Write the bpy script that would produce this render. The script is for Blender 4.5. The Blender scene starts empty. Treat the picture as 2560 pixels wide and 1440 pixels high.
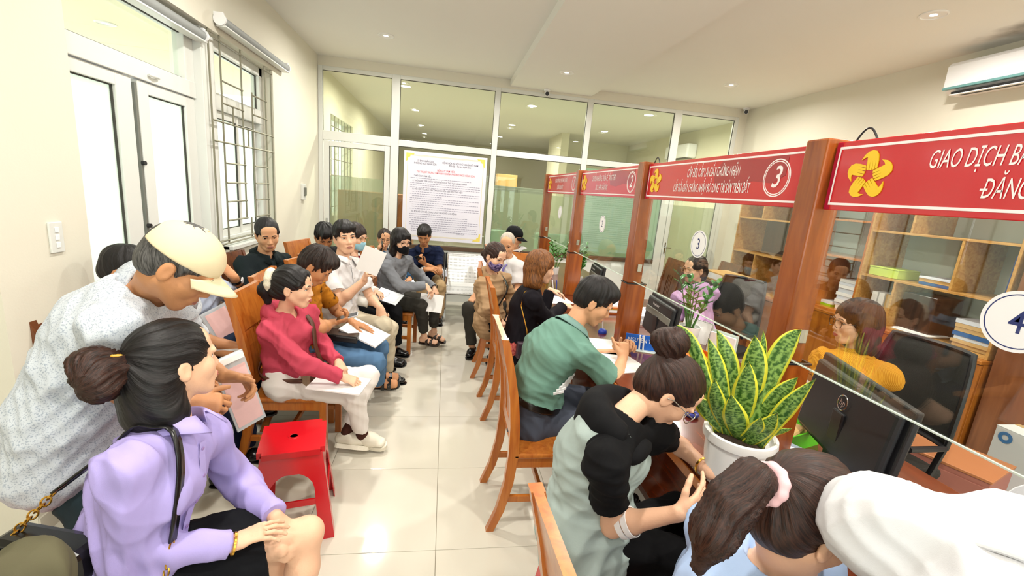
import bpy, bmesh, math, random
import numpy as np
from mathutils import Vector, Matrix

# ------------------------------------------------------------------ camera, world, lights, exposure
SC = bpy.context.scene
COL = SC.collection
SC.view_settings.view_transform = 'Standard'
SC.view_settings.look = 'None'
SC.view_settings.gamma = 1.0
SC.view_settings.use_curve_mapping = False
SC.view_settings.exposure = 0.12

FPX, YAW, PIT, ROL = 1099.07, 0.164417, 0.212428, 0.086761
CAM = Vector((-0.0414, -1.8448, 1.7339))
_f = Vector((math.sin(YAW)*math.cos(PIT), math.cos(YAW)*math.cos(PIT), -math.sin(PIT)))
_r = Vector((math.cos(YAW), -math.sin(YAW), 0))
_u = _r.cross(_f)
_R = math.cos(ROL)*_r + math.sin(ROL)*_u
_U = -math.sin(ROL)*_r + math.cos(ROL)*_u
cam_data = bpy.data.cameras.new('camera')
cam_data.sensor_width = 36.0
cam_data.lens = 36.0*FPX/2560.0
cam_data.clip_start = 0.05
cam = bpy.data.objects.new('camera', cam_data)
COL.objects.link(cam)
cam.matrix_world = Matrix(((_R.x, _U.x, -_f.x, CAM.x), (_R.y, _U.y, -_f.y, CAM.y), (_R.z, _U.z, -_f.z, CAM.z), (0, 0, 0, 1)))
SC.camera = cam

world = bpy.data.worlds.new('world')
SC.world = world
world.use_nodes = True
wn = world.node_tree.nodes
wn['Background'].inputs[0].default_value = (0.93, 0.98, 1.0, 1)
wn['Background'].inputs[1].default_value = 3.6
SC.cycles.max_bounces = 7; SC.cycles.diffuse_bounces = 3; SC.cycles.glossy_bounces = 3; SC.cycles.transmission_bounces = 4; SC.cycles.transparent_max_bounces = 12
LAMP_W = 30.0      # watts of each ceiling downlight
# ------------------------------------------------------------------ helpers: materials
MATS = {}
def new_mat(name):
    m = bpy.data.materials.new(name); m.use_nodes = True
    nt = m.node_tree
    return m, nt, nt.nodes['Principled BSDF']
def hexc(h):
    h = h.lstrip('#')
    c = [int(h[i:i+2], 16)/255 for i in (0, 2, 4)]
    return tuple((x/12.92 if x <= .04045 else ((x+.055)/1.055)**2.4) for x in c)
def mat(name, col, rough=.5, metal=0, var=0.0, vscale=8, bump=0.0, bscale=60, spec=.5, stretch=None, emit=0, alpha=1, coat=0, coord='Object', sss=0):
    """plain procedural material with colour variation and fine bump from noise"""
    if name in MATS: return MATS[name]
    m, nt, b = new_mat(name)
    c = hexc(col) if isinstance(col, str) else col
    b.inputs['Base Color'].default_value = (*c, 1)
    b.inputs['Roughness'].default_value = rough
    b.inputs['Metallic'].default_value = metal
    b.inputs['Specular IOR Level'].default_value = spec
    if coat: b.inputs['Coat Weight'].default_value = coat; b.inputs['Coat Roughness'].default_value = .08
    if sss:
        b.inputs['Subsurface Weight'].default_value = sss
        b.inputs['Subsurface Radius'].default_value = (.012, .005, .003)
        b.inputs['Subsurface Scale'].default_value = 1.0
    if emit:
        b.inputs['Emission Color'].default_value = (*c, 1); b.inputs['Emission Strength'].default_value = emit
    if var or bump:
        tc = nt.nodes.new('ShaderNodeTexCoord'); mp = nt.nodes.new('ShaderNodeMapping')
        nt.links.new(tc.outputs[coord], mp.inputs[0])
        if stretch: mp.inputs['Scale'].default_value = stretch
    if var:
        n = nt.nodes.new('ShaderNodeTexNoise'); n.inputs['Scale'].default_value = vscale; n.inputs['Detail'].default_value = 4
        nt.links.new(mp.outputs[0], n.inputs['Vector'])
        mx = nt.nodes.new('ShaderNodeMix'); mx.data_type = 'RGBA'
        mx.inputs[6].default_value = (*[max(0, x*(1-var)) for x in c], 1)
        mx.inputs[7].default_value = (*[min(1, x*(1+var)) for x in c], 1)
        nt.links.new(n.outputs[0], mx.inputs[0]); nt.links.new(mx.outputs[2], b.inputs['Base Color'])
    if bump:
        n = nt.nodes.new('ShaderNodeTexNoise'); n.inputs['Scale'].default_value = bscale; n.inputs['Detail'].default_value = 3
        nt.links.new(mp.outputs[0], n.inputs['Vector'])
        bp = nt.nodes.new('ShaderNodeBump'); bp.inputs['Strength'].default_value = bump; bp.inputs['Distance'].default_value = .01
        nt.links.new(n.outputs[0], bp.inputs['Height']); nt.links.new(bp.outputs[0], b.inputs['Normal'])
    MATS[name] = m
    return m
def wood(name, c1, c2, rough=.25, axis='Z', scale=7, coat=.3):
    """lacquered wood: stretched noise grain between two colours"""
    if name in MATS: return MATS[name]
    m, nt, b = new_mat(name)
    tc = nt.nodes.new('ShaderNodeTexCoord'); mp = nt.nodes.new('ShaderNodeMapping')
    st = {'X': (.12, 1, 1), 'Y': (1, .12, 1), 'Z': (1, 1, .12)}[axis]
    mp.inputs['Scale'].default_value = [x*scale for x in st]
    nt.links.new(tc.outputs['Object'], mp.inputs[0])
    n = nt.nodes.new('ShaderNodeTexNoise'); n.inputs['Scale'].default_value = 4; n.inputs['Detail'].default_value = 7; n.inputs['Distortion'].default_value = 1.2
    nt.links.new(mp.outputs[0], n.inputs['Vector'])
    cr = nt.nodes.new('ShaderNodeValToRGB')
    cr.color_ramp.elements[0].position = .32; cr.color_ramp.elements[0].color = (*hexc(c1), 1)
    cr.color_ramp.elements[1].position = .70; cr.color_ramp.elements[1].color = (*hexc(c2), 1)
    nt.links.new(n.outputs[0], cr.inputs[0]); nt.links.new(cr.outputs[0], b.inputs['Base Color'])
    b.inputs['Roughness'].default_value = rough
    b.inputs['Coat Weight'].default_value = coat; b.inputs['Coat Roughness'].default_value = .12
    MATS[name] = m
    return m
def glass(name, tint=(1, 1, 1), refl=.06, rough=.0, fres=True):
    """thin clear pane: transparent with a fresnel-weighted mirror layer"""
    if name in MATS: return MATS[name]
    m = bpy.data.materials.new(name); m.use_nodes = True; nt = m.node_tree; nt.nodes.clear()
    o = nt.nodes.new('ShaderNodeOutputMaterial'); t = nt.nodes.new('ShaderNodeBsdfTransparent'); g = nt.nodes.new('ShaderNodeBsdfGlossy')
    t.inputs[0].default_value = (*tint, 1); g.inputs['Roughness'].default_value = rough; g.inputs[0].default_value = (1, 1, 1, 1)
    mx = nt.nodes.new('ShaderNodeMixShader'); lw = nt.nodes.new('ShaderNodeLayerWeight'); lw.inputs[0].default_value = .35
    ma = nt.nodes.new('ShaderNodeMath'); ma.operation = 'MULTIPLY_ADD'; ma.inputs[1].default_value = .14; ma.inputs[2].default_value = refl
    nt.links.new(lw.outputs['Fresnel'], ma.inputs[0]); nt.links.new(ma.outputs[0], mx.inputs[0])
    nt.links.new(t.outputs[0], mx.inputs[1]); nt.links.new(g.outputs[0], mx.inputs[2]); nt.links.new(mx.outputs[0], o.inputs[0])
    MATS[name] = m
    return m
def frosted(name, col=(.9, .95, .92), trans=.75):
    """matt translucent pane"""
    if name in MATS: return MATS[name]
    m = bpy.data.materials.new(name); m.use_nodes = True; nt = m.node_tree; nt.nodes.clear()
    o = nt.nodes.new('ShaderNodeOutputMaterial'); t = nt.nodes.new('ShaderNodeBsdfTranslucent'); d = nt.nodes.new('ShaderNodeBsdfDiffuse')
    t.inputs[0].default_value = (*col, 1); d.inputs[0].default_value = (*col, 1)
    mx = nt.nodes.new('ShaderNodeMixShader'); mx.inputs[0].default_value = 1-trans
    nt.links.new(t.outputs[0], mx.inputs[1]); nt.links.new(d.outputs[0], mx.inputs[2]); nt.links.new(mx.outputs[0], o.inputs[0])
    MATS[name] = m
    return m
def sheer(name, col, alpha=.35, rough=.3):
    """clear-ish plastic film"""
    if name in MATS: return MATS[name]
    m, nt, b = new_mat(name)
    b.inputs['Base Color'].default_value = (*hexc(col), 1); b.inputs['Alpha'].default_value = alpha; b.inputs['Roughness'].default_value = rough
    MATS[name] = m
    return m

# ------------------------------------------------------------------ helpers: objects
def link(o): COL.objects.link(o); return o
def props(o, label=None, cat=None, group=None, kind=None):
    if label: o['label'] = label
    if cat: o['category'] = cat
    if group: o['group'] = group
    if kind: o['kind'] = kind
    return o
def thing(name, label, cat, loc=(0, 0, 0), rz=0.0, group=None):
    o = bpy.data.objects.new(name, None); link(o)
    o.location = loc; o.rotation_euler = (0, 0, rz); o.empty_display_size = .1
    return props(o, label, cat, group)
def make_obj(name, verts, faces, material, parent=None, smooth=False, midx=None, world=False):
    me = bpy.data.meshes.new(name)
    if world and parent is not None:
        L = np.array(WLOC(parent)); verts = np.asarray(verts, float)-L
    me.from_pydata([tuple(v) for v in verts] if not isinstance(verts, list) else verts, [], faces if isinstance(faces, list) else faces.tolist())
    ms = material if isinstance(material, (list, tuple)) else [material]
    for m in ms: me.materials.append(m)
    if midx is not None: me.polygons.foreach_set('material_index', midx)
    if smooth: me.polygons.foreach_set('use_smooth', [True]*len(me.polygons))
    o = bpy.data.objects.new(name, me); link(o)
    if parent is not None: o.parent = parent
    return o
def WLOC(o):
    l = Vector(o.location)
    p = o.parent
    while p is not None: l = l+Vector(p.location); p = p.parent
    return l
def copy_tree(o, parent=None):
    c = o.copy(); link(c); c.parent = parent
    for ch in list(o.children):
        if ch.parent == o: copy_tree(ch, c)
    return c
def rotm(axis, deg): return np.array(Matrix.Rotation(math.radians(deg), 3, axis))
def nrm(v):
    v = np.asarray(v, float); return v/(np.linalg.norm(v)+1e-12)

class MB:
    """collects boxes, tubes, prisms into one mesh"""
    def __init__(s): s.v = []; s.f = []; s.m = []; s.cm = 0
    def add(s, vs, fs):
        b = len(s.v); s.v += [tuple(map(float, v)) for v in vs]
        for f in fs: s.f.append([b+i for i in f]); s.m.append(s.cm)
        return s
    def box(s, x0, x1, y0, y1, z0, z1, bev=0.0):
        if bev <= 0:
            vs = [(x0, y0, z0), (x1, y0, z0), (x1, y1, z0), (x0, y1, z0), (x0, y0, z1), (x1, y0, z1), (x1, y1, z1), (x0, y1, z1)]
            return s.add(vs, [(0, 3, 2, 1), (4, 5, 6, 7), (0, 1, 5, 4), (1, 2, 6, 5), (2, 3, 7, 6), (3, 0, 4, 7)])
        bm = bmesh.new(); bmesh.ops.create_cube(bm, size=1)
        bmesh.ops.scale(bm, vec=(x1-x0, y1-y0, z1-z0), verts=bm.verts)
        bmesh.ops.translate(bm, vec=((x0+x1)/2, (y0+y1)/2, (z0+z1)/2), verts=bm.verts)
        bmesh.ops.bevel(bm, geom=bm.edges[:], offset=min(bev, .45*min(abs(x1-x0), abs(y1-y0), abs(z1-z0))), segments=2, affect='EDGES', profile=.5)
        return s.bm(bm)
    def bm(s, bm):
        bm.verts.index_update()
        s.add([v.co for v in bm.verts], [[v.index for v in f.verts] for f in bm.faces]); bm.free()
        return s
    def obox(s, c, ax, h, bev=0.0):
        """oriented box: centre, 3 axes (rows), half sizes"""
        t = MB().box(-h[0], h[0], -h[1], h[1], -h[2], h[2], bev)
        A = np.array(ax, float); V = np.array(t.v)@A+np.array(c, float)
        return s.add(V, t.f)
    def tube(s, pts, r, seg=8, cap=True, closed=False):
        pts = [np.array(p, float) for p in pts]; n = len(pts)
        rs = r if isinstance(r, (list, tuple, np.ndarray)) else [r]*n
        vs = []; ref = None
        for i, p in enumerate(pts):
            if closed: t = nrm(pts[(i+1) % n]-pts[i-1])
            else: t = nrm(pts[min(i+1, n-1)]-pts[max(i-1, 0)])
            if ref is None:
                ref = np.cross(t, (0, 0, 1.)); 
                if np.linalg.norm(ref) < .1: ref = np.cross(t, (0, 1., 0))
            ref = nrm(ref-t*np.dot(ref, t)); b = np.cross(t, ref)
            for k in range(seg):
                a = 2*math.pi*k/seg; vs.append(p+rs[i]*(math.cos(a)*ref+math.sin(a)*b))
        fs = []
        for i in range(n if closed else n-1):
            j = (i+1) % n
            for k in range(seg): fs.append((i*seg+k, i*seg+(k+1) % seg, j*seg+(k+1) % seg, j*seg+k))
        if cap and not closed: fs.append(tuple(range(seg))[::-1]); fs.append(tuple((n-1)*seg+k for k in range(seg)))
        return s.add(vs, fs)
    def lathe(s, prof, c=(0, 0, 0), seg=24, ax=None):
        """profile [(r,z)] about z"""
        vs = []; n = len(prof)
        for r, z in prof:
            for k in range(seg):
                a = 2*math.pi*k/seg; vs.append((r*math.cos(a), r*math.sin(a), z))
        fs = [(i*seg+k, i*seg+(k+1) % seg, (i+1)*seg+(k+1) % seg, (i+1)*seg+k) for i in range(n-1) for k in range(seg)]
        if prof[0][0] > 1e-6: fs.append(tuple(range(seg))[::-1])
        if prof[-1][0] > 1e-6: fs.append(tuple((n-1)*seg+k for k in range(seg)))
        V = np.array(vs)
        if ax is not None: V = V@np.array(ax, float)
        return s.add(V+np.array(c, float), fs)
    def prism(s, poly, o, ex, ey, ez, h):
        """2-D outline extruded: origin o, axes ex, ey, depth along ez by h"""
        o, ex, ey, ez = [np.array(a, float) for a in (o, ex, ey, ez)]
        a = [o+ex*x+ey*y for x, y in poly]; b = [p+ez*h for p in a]; n = len(poly)
        return s.add(a+b, [tuple(range(n))[::-1], tuple(range(n, 2*n))]+[(i, (i+1) % n, n+(i+1) % n, n+i) for i in range(n)])
    def xf(s, A, t=(0, 0, 0)):
        V = np.array(s.v)@np.array(A, float)+np.array(t, float); s.v = [tuple(v) for v in V]; return s
    def build(s, name, material, parent=None, smooth=False, world=False):
        o = make_obj(name, s.v, s.f, material, parent, False, s.m if isinstance(material, (list, tuple)) else None, world) if not world else make_obj(name, np.array(s.v), s.f, material, parent, False, s.m if isinstance(material, (list, tuple)) else None, True)
        if smooth:
            o.data.polygons.foreach_set('use_smooth', [True]*len(o.data.polygons))
            try: o.data.set_sharp_from_angle(angle=math.radians(40))
            except Exception: pass
        return o
def text_mesh(txt, size, material, name, parent, o, ex, ey, xs=1.0, shear=0.0, bold=0.0, ext=.0, align='CENTER', space=1.0):
    """flat lettering placed at o with text axes ex (reading direction) and ey (up); world coordinates"""
    cu = bpy.data.curves.new(name, 'FONT'); cu.body = txt; cu.size = size; cu.align_x = align; cu.align_y = 'CENTER'
    cu.shear = shear; cu.offset = min(bold, size*.006); cu.extrude = ext; cu.resolution_u = 3; cu.space_line = space
    t = bpy.data.objects.new(name, cu); link(t)
    dg = bpy.context.evaluated_depsgraph_get()
    me = bpy.data.meshes.new_from_object(t.evaluated_get(dg))
    bpy.data.objects.remove(t)
    me.materials.clear(); me.materials.append(material)
    n = len(me.vertices); V = np.empty(n*3); me.vertices.foreach_get('co', V); V = V.reshape(-1, 3); V[:, 1] = np.clip(V[:, 1], -size*1.4, size*1.4)
    lab = np.arange(n)                    # strokes that cross inside a letter lie a hair apart, not in one plane
    E_ = np.array([e.vertices[:] for e in me.edges], int).reshape(-1, 2)
    for _ in range(200):
        m_ = lab[E_].min(1); nw = lab.copy(); np.minimum.at(nw, E_[:, 0], m_); np.minimum.at(nw, E_[:, 1], m_); nw = nw[nw]
        if np.array_equal(nw, lab): break
        lab = nw
    if n: V[:, 2] += .00025*(np.unique(lab, return_inverse=True)[1] % 4)
    ex, ey = nrm(ex), nrm(ey); ez = np.cross(ex, ey)
    W = np.array(o, float)+V[:, :1]*xs*ex+V[:, 1:2]*ey+V[:, 2:3]*ez-np.array(WLOC(parent))
    me.vertices.foreach_set('co', W.ravel()); me.update()
    ob = bpy.data.objects.new(name, me); link(ob); ob.parent = parent
    return ob

# ------------------------------------------------------------------ helpers: smooth solid volumes (for bodies, clothes, hair)
class Vol:
    """union of soft-blended elliptic capsules turned into one closed smooth surface"""
    def __init__(s, vox): s.p = []; s.v = vox
    def cap(s, a, b, ra, rb=None, k=.02, op=1, ax=None, flat=1.0):
        """round cone a->b; flat<1 squashes it along ax (or its second axis)"""
        a = np.array(a, float); b = np.array(b, float); rb = ra if rb is None else rb
        n = b-a; L = np.linalg.norm(n); n = n/L if L > 1e-6 else np.array((0, 0, 1.))
        f = np.array(ax, float) if ax is not None else np.cross(n, (0.31, 0.2, 0.9)); f = nrm(f-n*np.dot(f, n)); r = np.cross(n, f)
        s.p.append(('c', a, n, L, r, f, ra, rb, flat, k, op)); return s
    def eca(s, a, b, wa, da, wb, db, r, k=.03, op=1):
        """elliptic capsule: half-widths along r, half-depths across it"""
        a = np.array(a, float); b = np.array(b, float); n = b-a; L = np.linalg.norm(n); n = n/max(L, 1e-6)
        r = nrm(np.array(r, float)-n*np.dot(r, n)); f = np.cross(n, r)
        s.p.append(('e', a, n, L, r, f, (wa, da), (wb, db), 0, k, op)); return s
    def ell(s, c, r, ax=None, k=.02, op=1):
        A = np.eye(3) if ax is None else np.array(ax, float)
        s.p.append(('l', np.array(c, float), A, np.array(r, float), k, op)); return s
    def cyl(s, a, b, r, k=.004, op=-1):
        a = np.array(a, float); b = np.array(b, float); n = b-a; L = np.linalg.norm(n)
        s.p.append(('y', a, n/L, L, r, k, op)); return s
    @staticmethod
    def ev(p, Q):
        if p[0] == 'c':
            _, a, n, L, r, f, ra, rb, flat, k, op = p
            q = Q-a; h = np.clip(q@n, 0, L); t = h/L if L > 1e-6 else h*0
            rad = ra+(rb-ra)*t; z = q@n-h; x = q@r; y = (q@f)/flat
            return np.sqrt(x*x+y*y+z*z)-rad
        if p[0] == 'e':
            _, a, n, L, r, f, A, B, _0, k, op = p
            q = Q-a; h = np.clip(q@n, 0, L); t = h/L
            w = A[0]+(B[0]-A[0])*t; d = A[1]+(B[1]-A[1])*t; m = np.minimum(w, d)
            z = q@n-h; x = q@r; y = q@f
            k0 = np.sqrt((x/w)**2+(y/d)**2+(z/m)**2); k1 = np.sqrt((x/w**2)**2+(y/d**2)**2+(z/m**2)**2)+1e-9
            return k0*(k0-1)/k1
        if p[0] == 'l':
            _, c, A, r, k, op = p
            q = (Q-c)@A.T; k0 = np.sqrt(((q/r)**2).sum(1)); k1 = np.sqrt(((q/r**2)**2).sum(1))+1e-9
            return k0*(k0-1)/k1
        _, a, n, L, r, k, op = p
        q = Q-a; z = q@n; x = np.sqrt(np.maximum((q*q).sum(1)-z*z, 0))
        return np.maximum(x-r, np.maximum(-z, z-L))
    @staticmethod
    def bb(p):
        if p[0] == 'c': a, b, r = p[1], p[1]+p[2]*p[3], max(p[6], p[7])
        elif p[0] == 'e': a, b, r = p[1], p[1]+p[2]*p[3], max(p[6]+p[7])
        elif p[0] == 'l': a = b = p[1]; r = max(p[3])
        else: a, b, r = p[1], p[1]+p[2]*p[3], p[4]
        return np.minimum(a, b)-r, np.maximum(a, b)+r
    @staticmethod
    def comb(D, d, k, op):
        if op > 0:
            h = np.maximum(k-np.abs(D-d), 0)/k; return np.minimum(D, d)-h*h*k*.25
        d = -d; h = np.maximum(k-np.abs(D-d), 0)/k; return np.maximum(D, d)+h*h*k*.25
    def at(s, Q):
        Q = np.atleast_2d(np.asarray(Q, float)); D = np.full(len(Q), 1.0)
        for p in s.p: D = s.comb(D, s.ev(p, Q), p[-2], p[-1])
        return D
    def mesh(s):
        v = s.v; bs = [s.bb(p) for p in s.p if p[-1] > 0]
        lo = np.min([b[0] for b in bs], 0)-3*v; hi = np.max([b[1] for b in bs], 0)+3*v
        n = np.ceil((hi-lo)/v).astype(int)+1
        D = np.full(n, 1.0, np.float32); ax = [lo[i]+v*np.arange(n[i]) for i in range(3)]
        for p in s.p:
            a, b = s.bb(p); m = p[-2]+3*v
            i0 = np.clip(np.floor((a-m-lo)/v).astype(int), 0, n); i1 = np.clip(np.ceil((b+m-lo)/v).astype(int)+1, 0, n)
            if np.any(i1 <= i0): continue
            sl = tuple(slice(i0[i], i1[i]) for i in range(3))
            g = np.stack(np.meshgrid(*[ax[i][sl[i]] for i in range(3)], indexing='ij'), -1)
            d = s.ev(p, g.reshape(-1, 3)).reshape(g.shape[:3])
            D[sl] = s.comb(D[sl], d, p[-2], p[-1])
        S = D < 0
        c = np.zeros(np.array(S.shape)-1, np.int8)
        o = [(x, y, z) for x in (0, 1) for y in (0, 1) for z in (0, 1)]
        sh = S.shape
        for x, y, z in o: c += S[x:sh[0]-1+x, y:sh[1]-1+y, z:sh[2]-1+z]
        act = (c > 0) & (c < 8); idx = np.argwhere(act)
        val = np.stack([D[idx[:, 0]+x, idx[:, 1]+y, idx[:, 2]+z] for x, y, z in o], 1)
        acc = np.zeros((len(idx), 3)); cnt = np.zeros(len(idx)); O = np.array(o, float)
        for i in range(8):
            for j in range(i+1, 8):
                if abs(O[i]-O[j]).sum() != 1: continue
                a, b = val[:, i], val[:, j]; cr = (a < 0) != (b < 0)
                t = np.where(cr, a/np.where(cr, a-b, 1), 0)[:, None]
                acc += np.where(cr[:, None], O[i]+t*(O[j]-O[i]), 0); cnt += cr
        V = lo+v*(idx+acc/cnt[:, None])
        ids = np.full(c.shape, -1, np.int32); ids[tuple(idx.T)] = np.arange(len(idx))
        F = []
        for axn in range(3):
            u, w = [(1, 2), (2, 0), (0, 1)][axn]
            a = [slice(None)]*3; b = [slice(None)]*3; a[axn] = slice(0, -1); b[axn] = slice(1, None)
            A_, B_ = S[tuple(a)], S[tuple(b)]
            E = np.argwhere(A_ != B_)
            E = E[(E[:, u] > 0) & (E[:, w] > 0) & (E[:, u] < sh[u]-1) & (E[:, w] < sh[w]-1)]
            du = np.zeros(3, int); du[u] = 1; dw = np.zeros(3, int); dw[w] = 1
            q = [ids[tuple((E-e).T)] for e in (du+dw, dw, 0*du, du)]
            Fq = np.stack(q, 1); flip = ~A_[tuple(E.T)]
            Fq[flip] = Fq[flip][:, ::-1]; F.append(Fq)
        F = np.concatenate(F)
        lab = np.arange(len(V))                      # drop stray specks: keep the large connected pieces
        for _ in range(60):
            m = lab[F].min(1); new = lab.copy()
            for k in range(4): np.minimum.at(new, F[:, k], m)
            new = new[new]; new = new[new]
            if np.array_equal(new, lab): break
            lab = new
        cnt = np.bincount(lab, minlength=len(V)); keep = cnt[lab] > .04*len(V)
        if not keep.all():
            F = F[keep[F].all(1)]; ren = np.cumsum(keep)-1; V = V[keep]; F = ren[F]
        return V, F
def vnormals(V, F):
    n = np.cross(V[F[:, 2]]-V[F[:, 0]], V[F[:, 3]]-V[F[:, 1]]); N = np.zeros_like(V)
    for k in range(4): np.add.at(N, F[:, k], n)
    return N/(np.linalg.norm(N, axis=1)[:, None]+1e-12)
def folds(V, N, amp, seed=0, f=26., hot=()):
    """soft cloth creases: domain-warped sines, deeper round the points in hot [(centre, radius, gain)]"""
    r = np.random.RandomState(seed); A = np.zeros(len(V)); d0 = r.randn(3)
    wv = .035*np.sin(V@(r.randn(3, 3)*9)+r.rand(3)*6)
    P = V+wv
    for i in range(4):
        d = nrm(r.randn(3))*f*(.6+.5*i); A += (1-2*np.abs(np.sin(P@d+r.rand()*6)))/(1+.8*i)
    g = np.ones(len(V))
    for c, rad, gain in hot: g += gain*np.exp(-((V-np.array(c))**2).sum(1)/rad**2)
    return V+N*(amp*.45*A*g)[:, None]
# ------------------------------------------------------------------ the setting
XL, XR, YB, ZC = -1.81, 4.55, 4.875, 3.304
YR = -3.9
M_wall = mat('wall_paint', '#e6e2d2', .7, var=.02, vscale=3, bump=.04, bscale=90)
M_ceil = mat('ceiling_paint', '#ecebe4', .8, var=.015, vscale=2)
M_white = mat('white_profile', '#e4e6e1', .35, var=.01)
M_grey = mat('grey_steel', '#7d7f78', .4, metal=.4)
M_dark = mat('black_plastic', '#15161a', .4)
M_tile = mat('floor_tile_glaze', '#d8d3c4', .09, var=.035, vscale=2.5, spec=.55)
M_grout = mat('floor_grout', '#a49b86', .8)
M_gasket = mat('dark_gasket', '#3c3a33', .6)
M_glass = glass('clear_pane', (.95, .98, .95), .03)
M_smoke = glass('partition_pane', (.90, .92, .85), .03)
M_frost = frosted('frosted_pane', (.90, .97, .93), .8)
def struct(name, mb, m, parent=None, smooth=False):
    o = mb.build(name, m, parent, smooth)
    o['kind'] = 'structure'
    return o
# floor with single tiles
floor = struct('floor', MB().box(-3.3, XR, YR, YB+.03, -.06, -.006), M_grout)
tm = MB().box(-.3238, .3238, -.3238, .3238, -.012, 0, .0015)
tile0 = None
for i in range(-6, 8):
    for j in range(-7, 9):
        cx, cy = (i+.5)*.65, (j+.5)*.65
        if cx-.32 > XR or cx+.32 < -3.3 or cy-.32 > YB or cy+.32 < YR: continue
        if tile0 is None:
            tile0 = tm.build('tile', M_tile, floor); t = tile0
        else:
            t = tile0.copy(); link(t)
        t.parent = floor; t.location = (cx, cy, 0)
        sx = 1
ceil_o = struct('ceiling', MB().box(-3.3, XR+.1, YR, YB+.1, ZC, ZC+.1), M_ceil)
# old dust stain on the ceiling above the air conditioner, part of the paint
M_cst = M_ceil.copy(); M_cst.name = 'ceiling_paint_stained'; nt = M_cst.node_tree; b_ = nt.nodes['Principled BSDF']
tc = nt.nodes.new('ShaderNodeTexCoord'); mp = nt.nodes.new('ShaderNodeMapping'); mp.vector_type = 'TEXTURE'; mp.inputs['Location'].default_value = (4.30, .95, 3.304); mp.inputs['Scale'].default_value = (.26, .95, 1)
gr = nt.nodes.new('ShaderNodeTexGradient'); gr.gradient_type = 'SPHERICAL'; nz = nt.nodes.new('ShaderNodeTexNoise'); nz.inputs['Scale'].default_value = 7; nz.inputs['Detail'].default_value = 5
ml = nt.nodes.new('ShaderNodeMath'); ml.operation = 'MULTIPLY'; rp = nt.nodes.new('ShaderNodeValToRGB'); rp.color_ramp.elements[0].position = .12; rp.color_ramp.elements[1].position = .5
mxc = nt.nodes.new('ShaderNodeMix'); mxc.data_type = 'RGBA'; mxc.inputs[7].default_value = (*hexc('#6b675a'), 1)
src = b_.inputs['Base Color'].links[0].from_socket
nt.links.new(tc.outputs['Object'], mp.inputs[0]); nt.links.new(mp.outputs[0], gr.inputs[0]); nt.links.new(tc.outputs['Object'], nz.inputs['Vector']); nt.links.new(gr.outputs['Fac'], ml.inputs[0]); nt.links.new(nz.outputs[0], ml.inputs[1])
nt.links.new(ml.outputs[0], rp.inputs[0]); nt.links.new(rp.outputs[0], mxc.inputs[0]); nt.links.new(src, mxc.inputs[6]); nt.links.new(mxc.outputs[2], b_.inputs['Base Color'])
ceil_o.data.materials[0] = M_cst
struct('trim_1', MB().box(.79, 1.995, YR, YB-.001, 3.21, ZC+.002), M_ceil)
# left wall: pillar, lintel, wall under and beside the window
mb = MB()
mb.box(XL-.16, XL, .184, .672, 0, ZC)
mb.box(XL-.16, XL, .672, 3.22, 2.72, ZC)
mb.box(XL-.16, XL, 2.14, 3.22, 0, 1.09)
mb.box(XL-.16, XL, 3.22, YB+.1, 0, ZC)
mb.box(-3.3, XL-.16, .184, .30, 0, ZC)
wall_left = struct('wall_left', mb, M_wall)
struct('wall_right', MB().box(XR, XR+.12, YR, YB+.1, 0, ZC), M_wall)
struct('wall_side', MB().box(-3.42, -3.3, YR, .30, 0, ZC), M_wall)
mb = MB()
mb.box(-3.42, -1.2, YR-.12, YR, 0, ZC); mb.box(2.6, XR+.12, YR-.12, YR, 0, ZC); mb.box(-1.2, 2.6, YR-.12, YR, 2.3, ZC); mb.box(-1.2, 2.6, YR-.12, YR, 0, .5)
struct('wall_rear', mb, M_wall)
w3 = struct('rear_fill_window', MB().box(-1.2, -1.14, YR-.1, YR-.04, .5, 2.3).box(2.54, 2.6, YR-.1, YR-.04, .5, 2.3).box(.67, .73, YR-.1, YR-.04, .5, 2.3).box(-1.2, 2.6, YR-.1, YR-.04, 2.24, 2.3), M_white)  # unseen window added behind the camera to let in daylight fill
for a, b in ((-1.14, .67), (.73, 2.54)): MB().box(a, b, YR-.075, YR-.065, .5, 2.24).build('pane', M_glass, w3)
struct('wall_back', MB().box(XL-.1, XR+.1, YB-.03, YB+.06, 3.18, ZC).box(4.40, XR+.02, YB-.03, YB+.06, 0, 3.18), M_wall)
struct('baseboard_left', MB().box(XL-.001, XL+.008, .184, .672, 0, .09).box(XL-.001, XL+.008, 3.22, YB, 0, .09), M_tile)
# left entrance: glazed double door with fanlight (door_1)
xd = -1.95
d1 = bpy.data.objects.new('door_1', None); link(d1); d1['kind'] = 'structure'
def bar(name, x0, x1, y0, y1, z0, z1, m=M_white, parent=None, bev=.004): return MB().box(x0, x1, y0, y1, z0, z1, bev).build(name, m, parent)
def lined_pane(parent, x, y0, y1, z0, z1, m, t=.006, along='y'):
    """pane with a dark rubber gasket round it"""
    g = .006
    if along == 'y':
        MB().box(x-t/2, x+t/2, y0, y1, z0, z1).build('pane', m, parent)
        gb = MB().box(x+t, x+t+.012, y0, y0+g, z0, z1).box(x+t, x+t+.012, y1-g, y1, z0, z1).box(x+t, x+t+.012, y0, y1, z1-g, z1).box(x+t, x+t+.012, y0, y1, z0, z0+g)
    else:
        MB().box(y0, y1, x-t/2, x+t/2, z0, z1).build('pane', m, parent)
        gb = MB().box(y0, y0+g, x-t-.012, x-t, z0, z1).box(y1-g, y1, x-t-.012, x-t, z0, z1).box(y0, y1, x-t-.012, x-t, z1-g, z1).box(y0, y1, x-t-.012, x-t, z0, z0+g)
    gb.build('gasket', M_gasket, parent)
bar('jamb', xd-.04, xd+.06, .60, .70, 0, 2.72, parent=d1)
bar('jamb', xd-.04, xd+.10, 1.955, 2.14, 0, 2.72, parent=d1)
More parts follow.
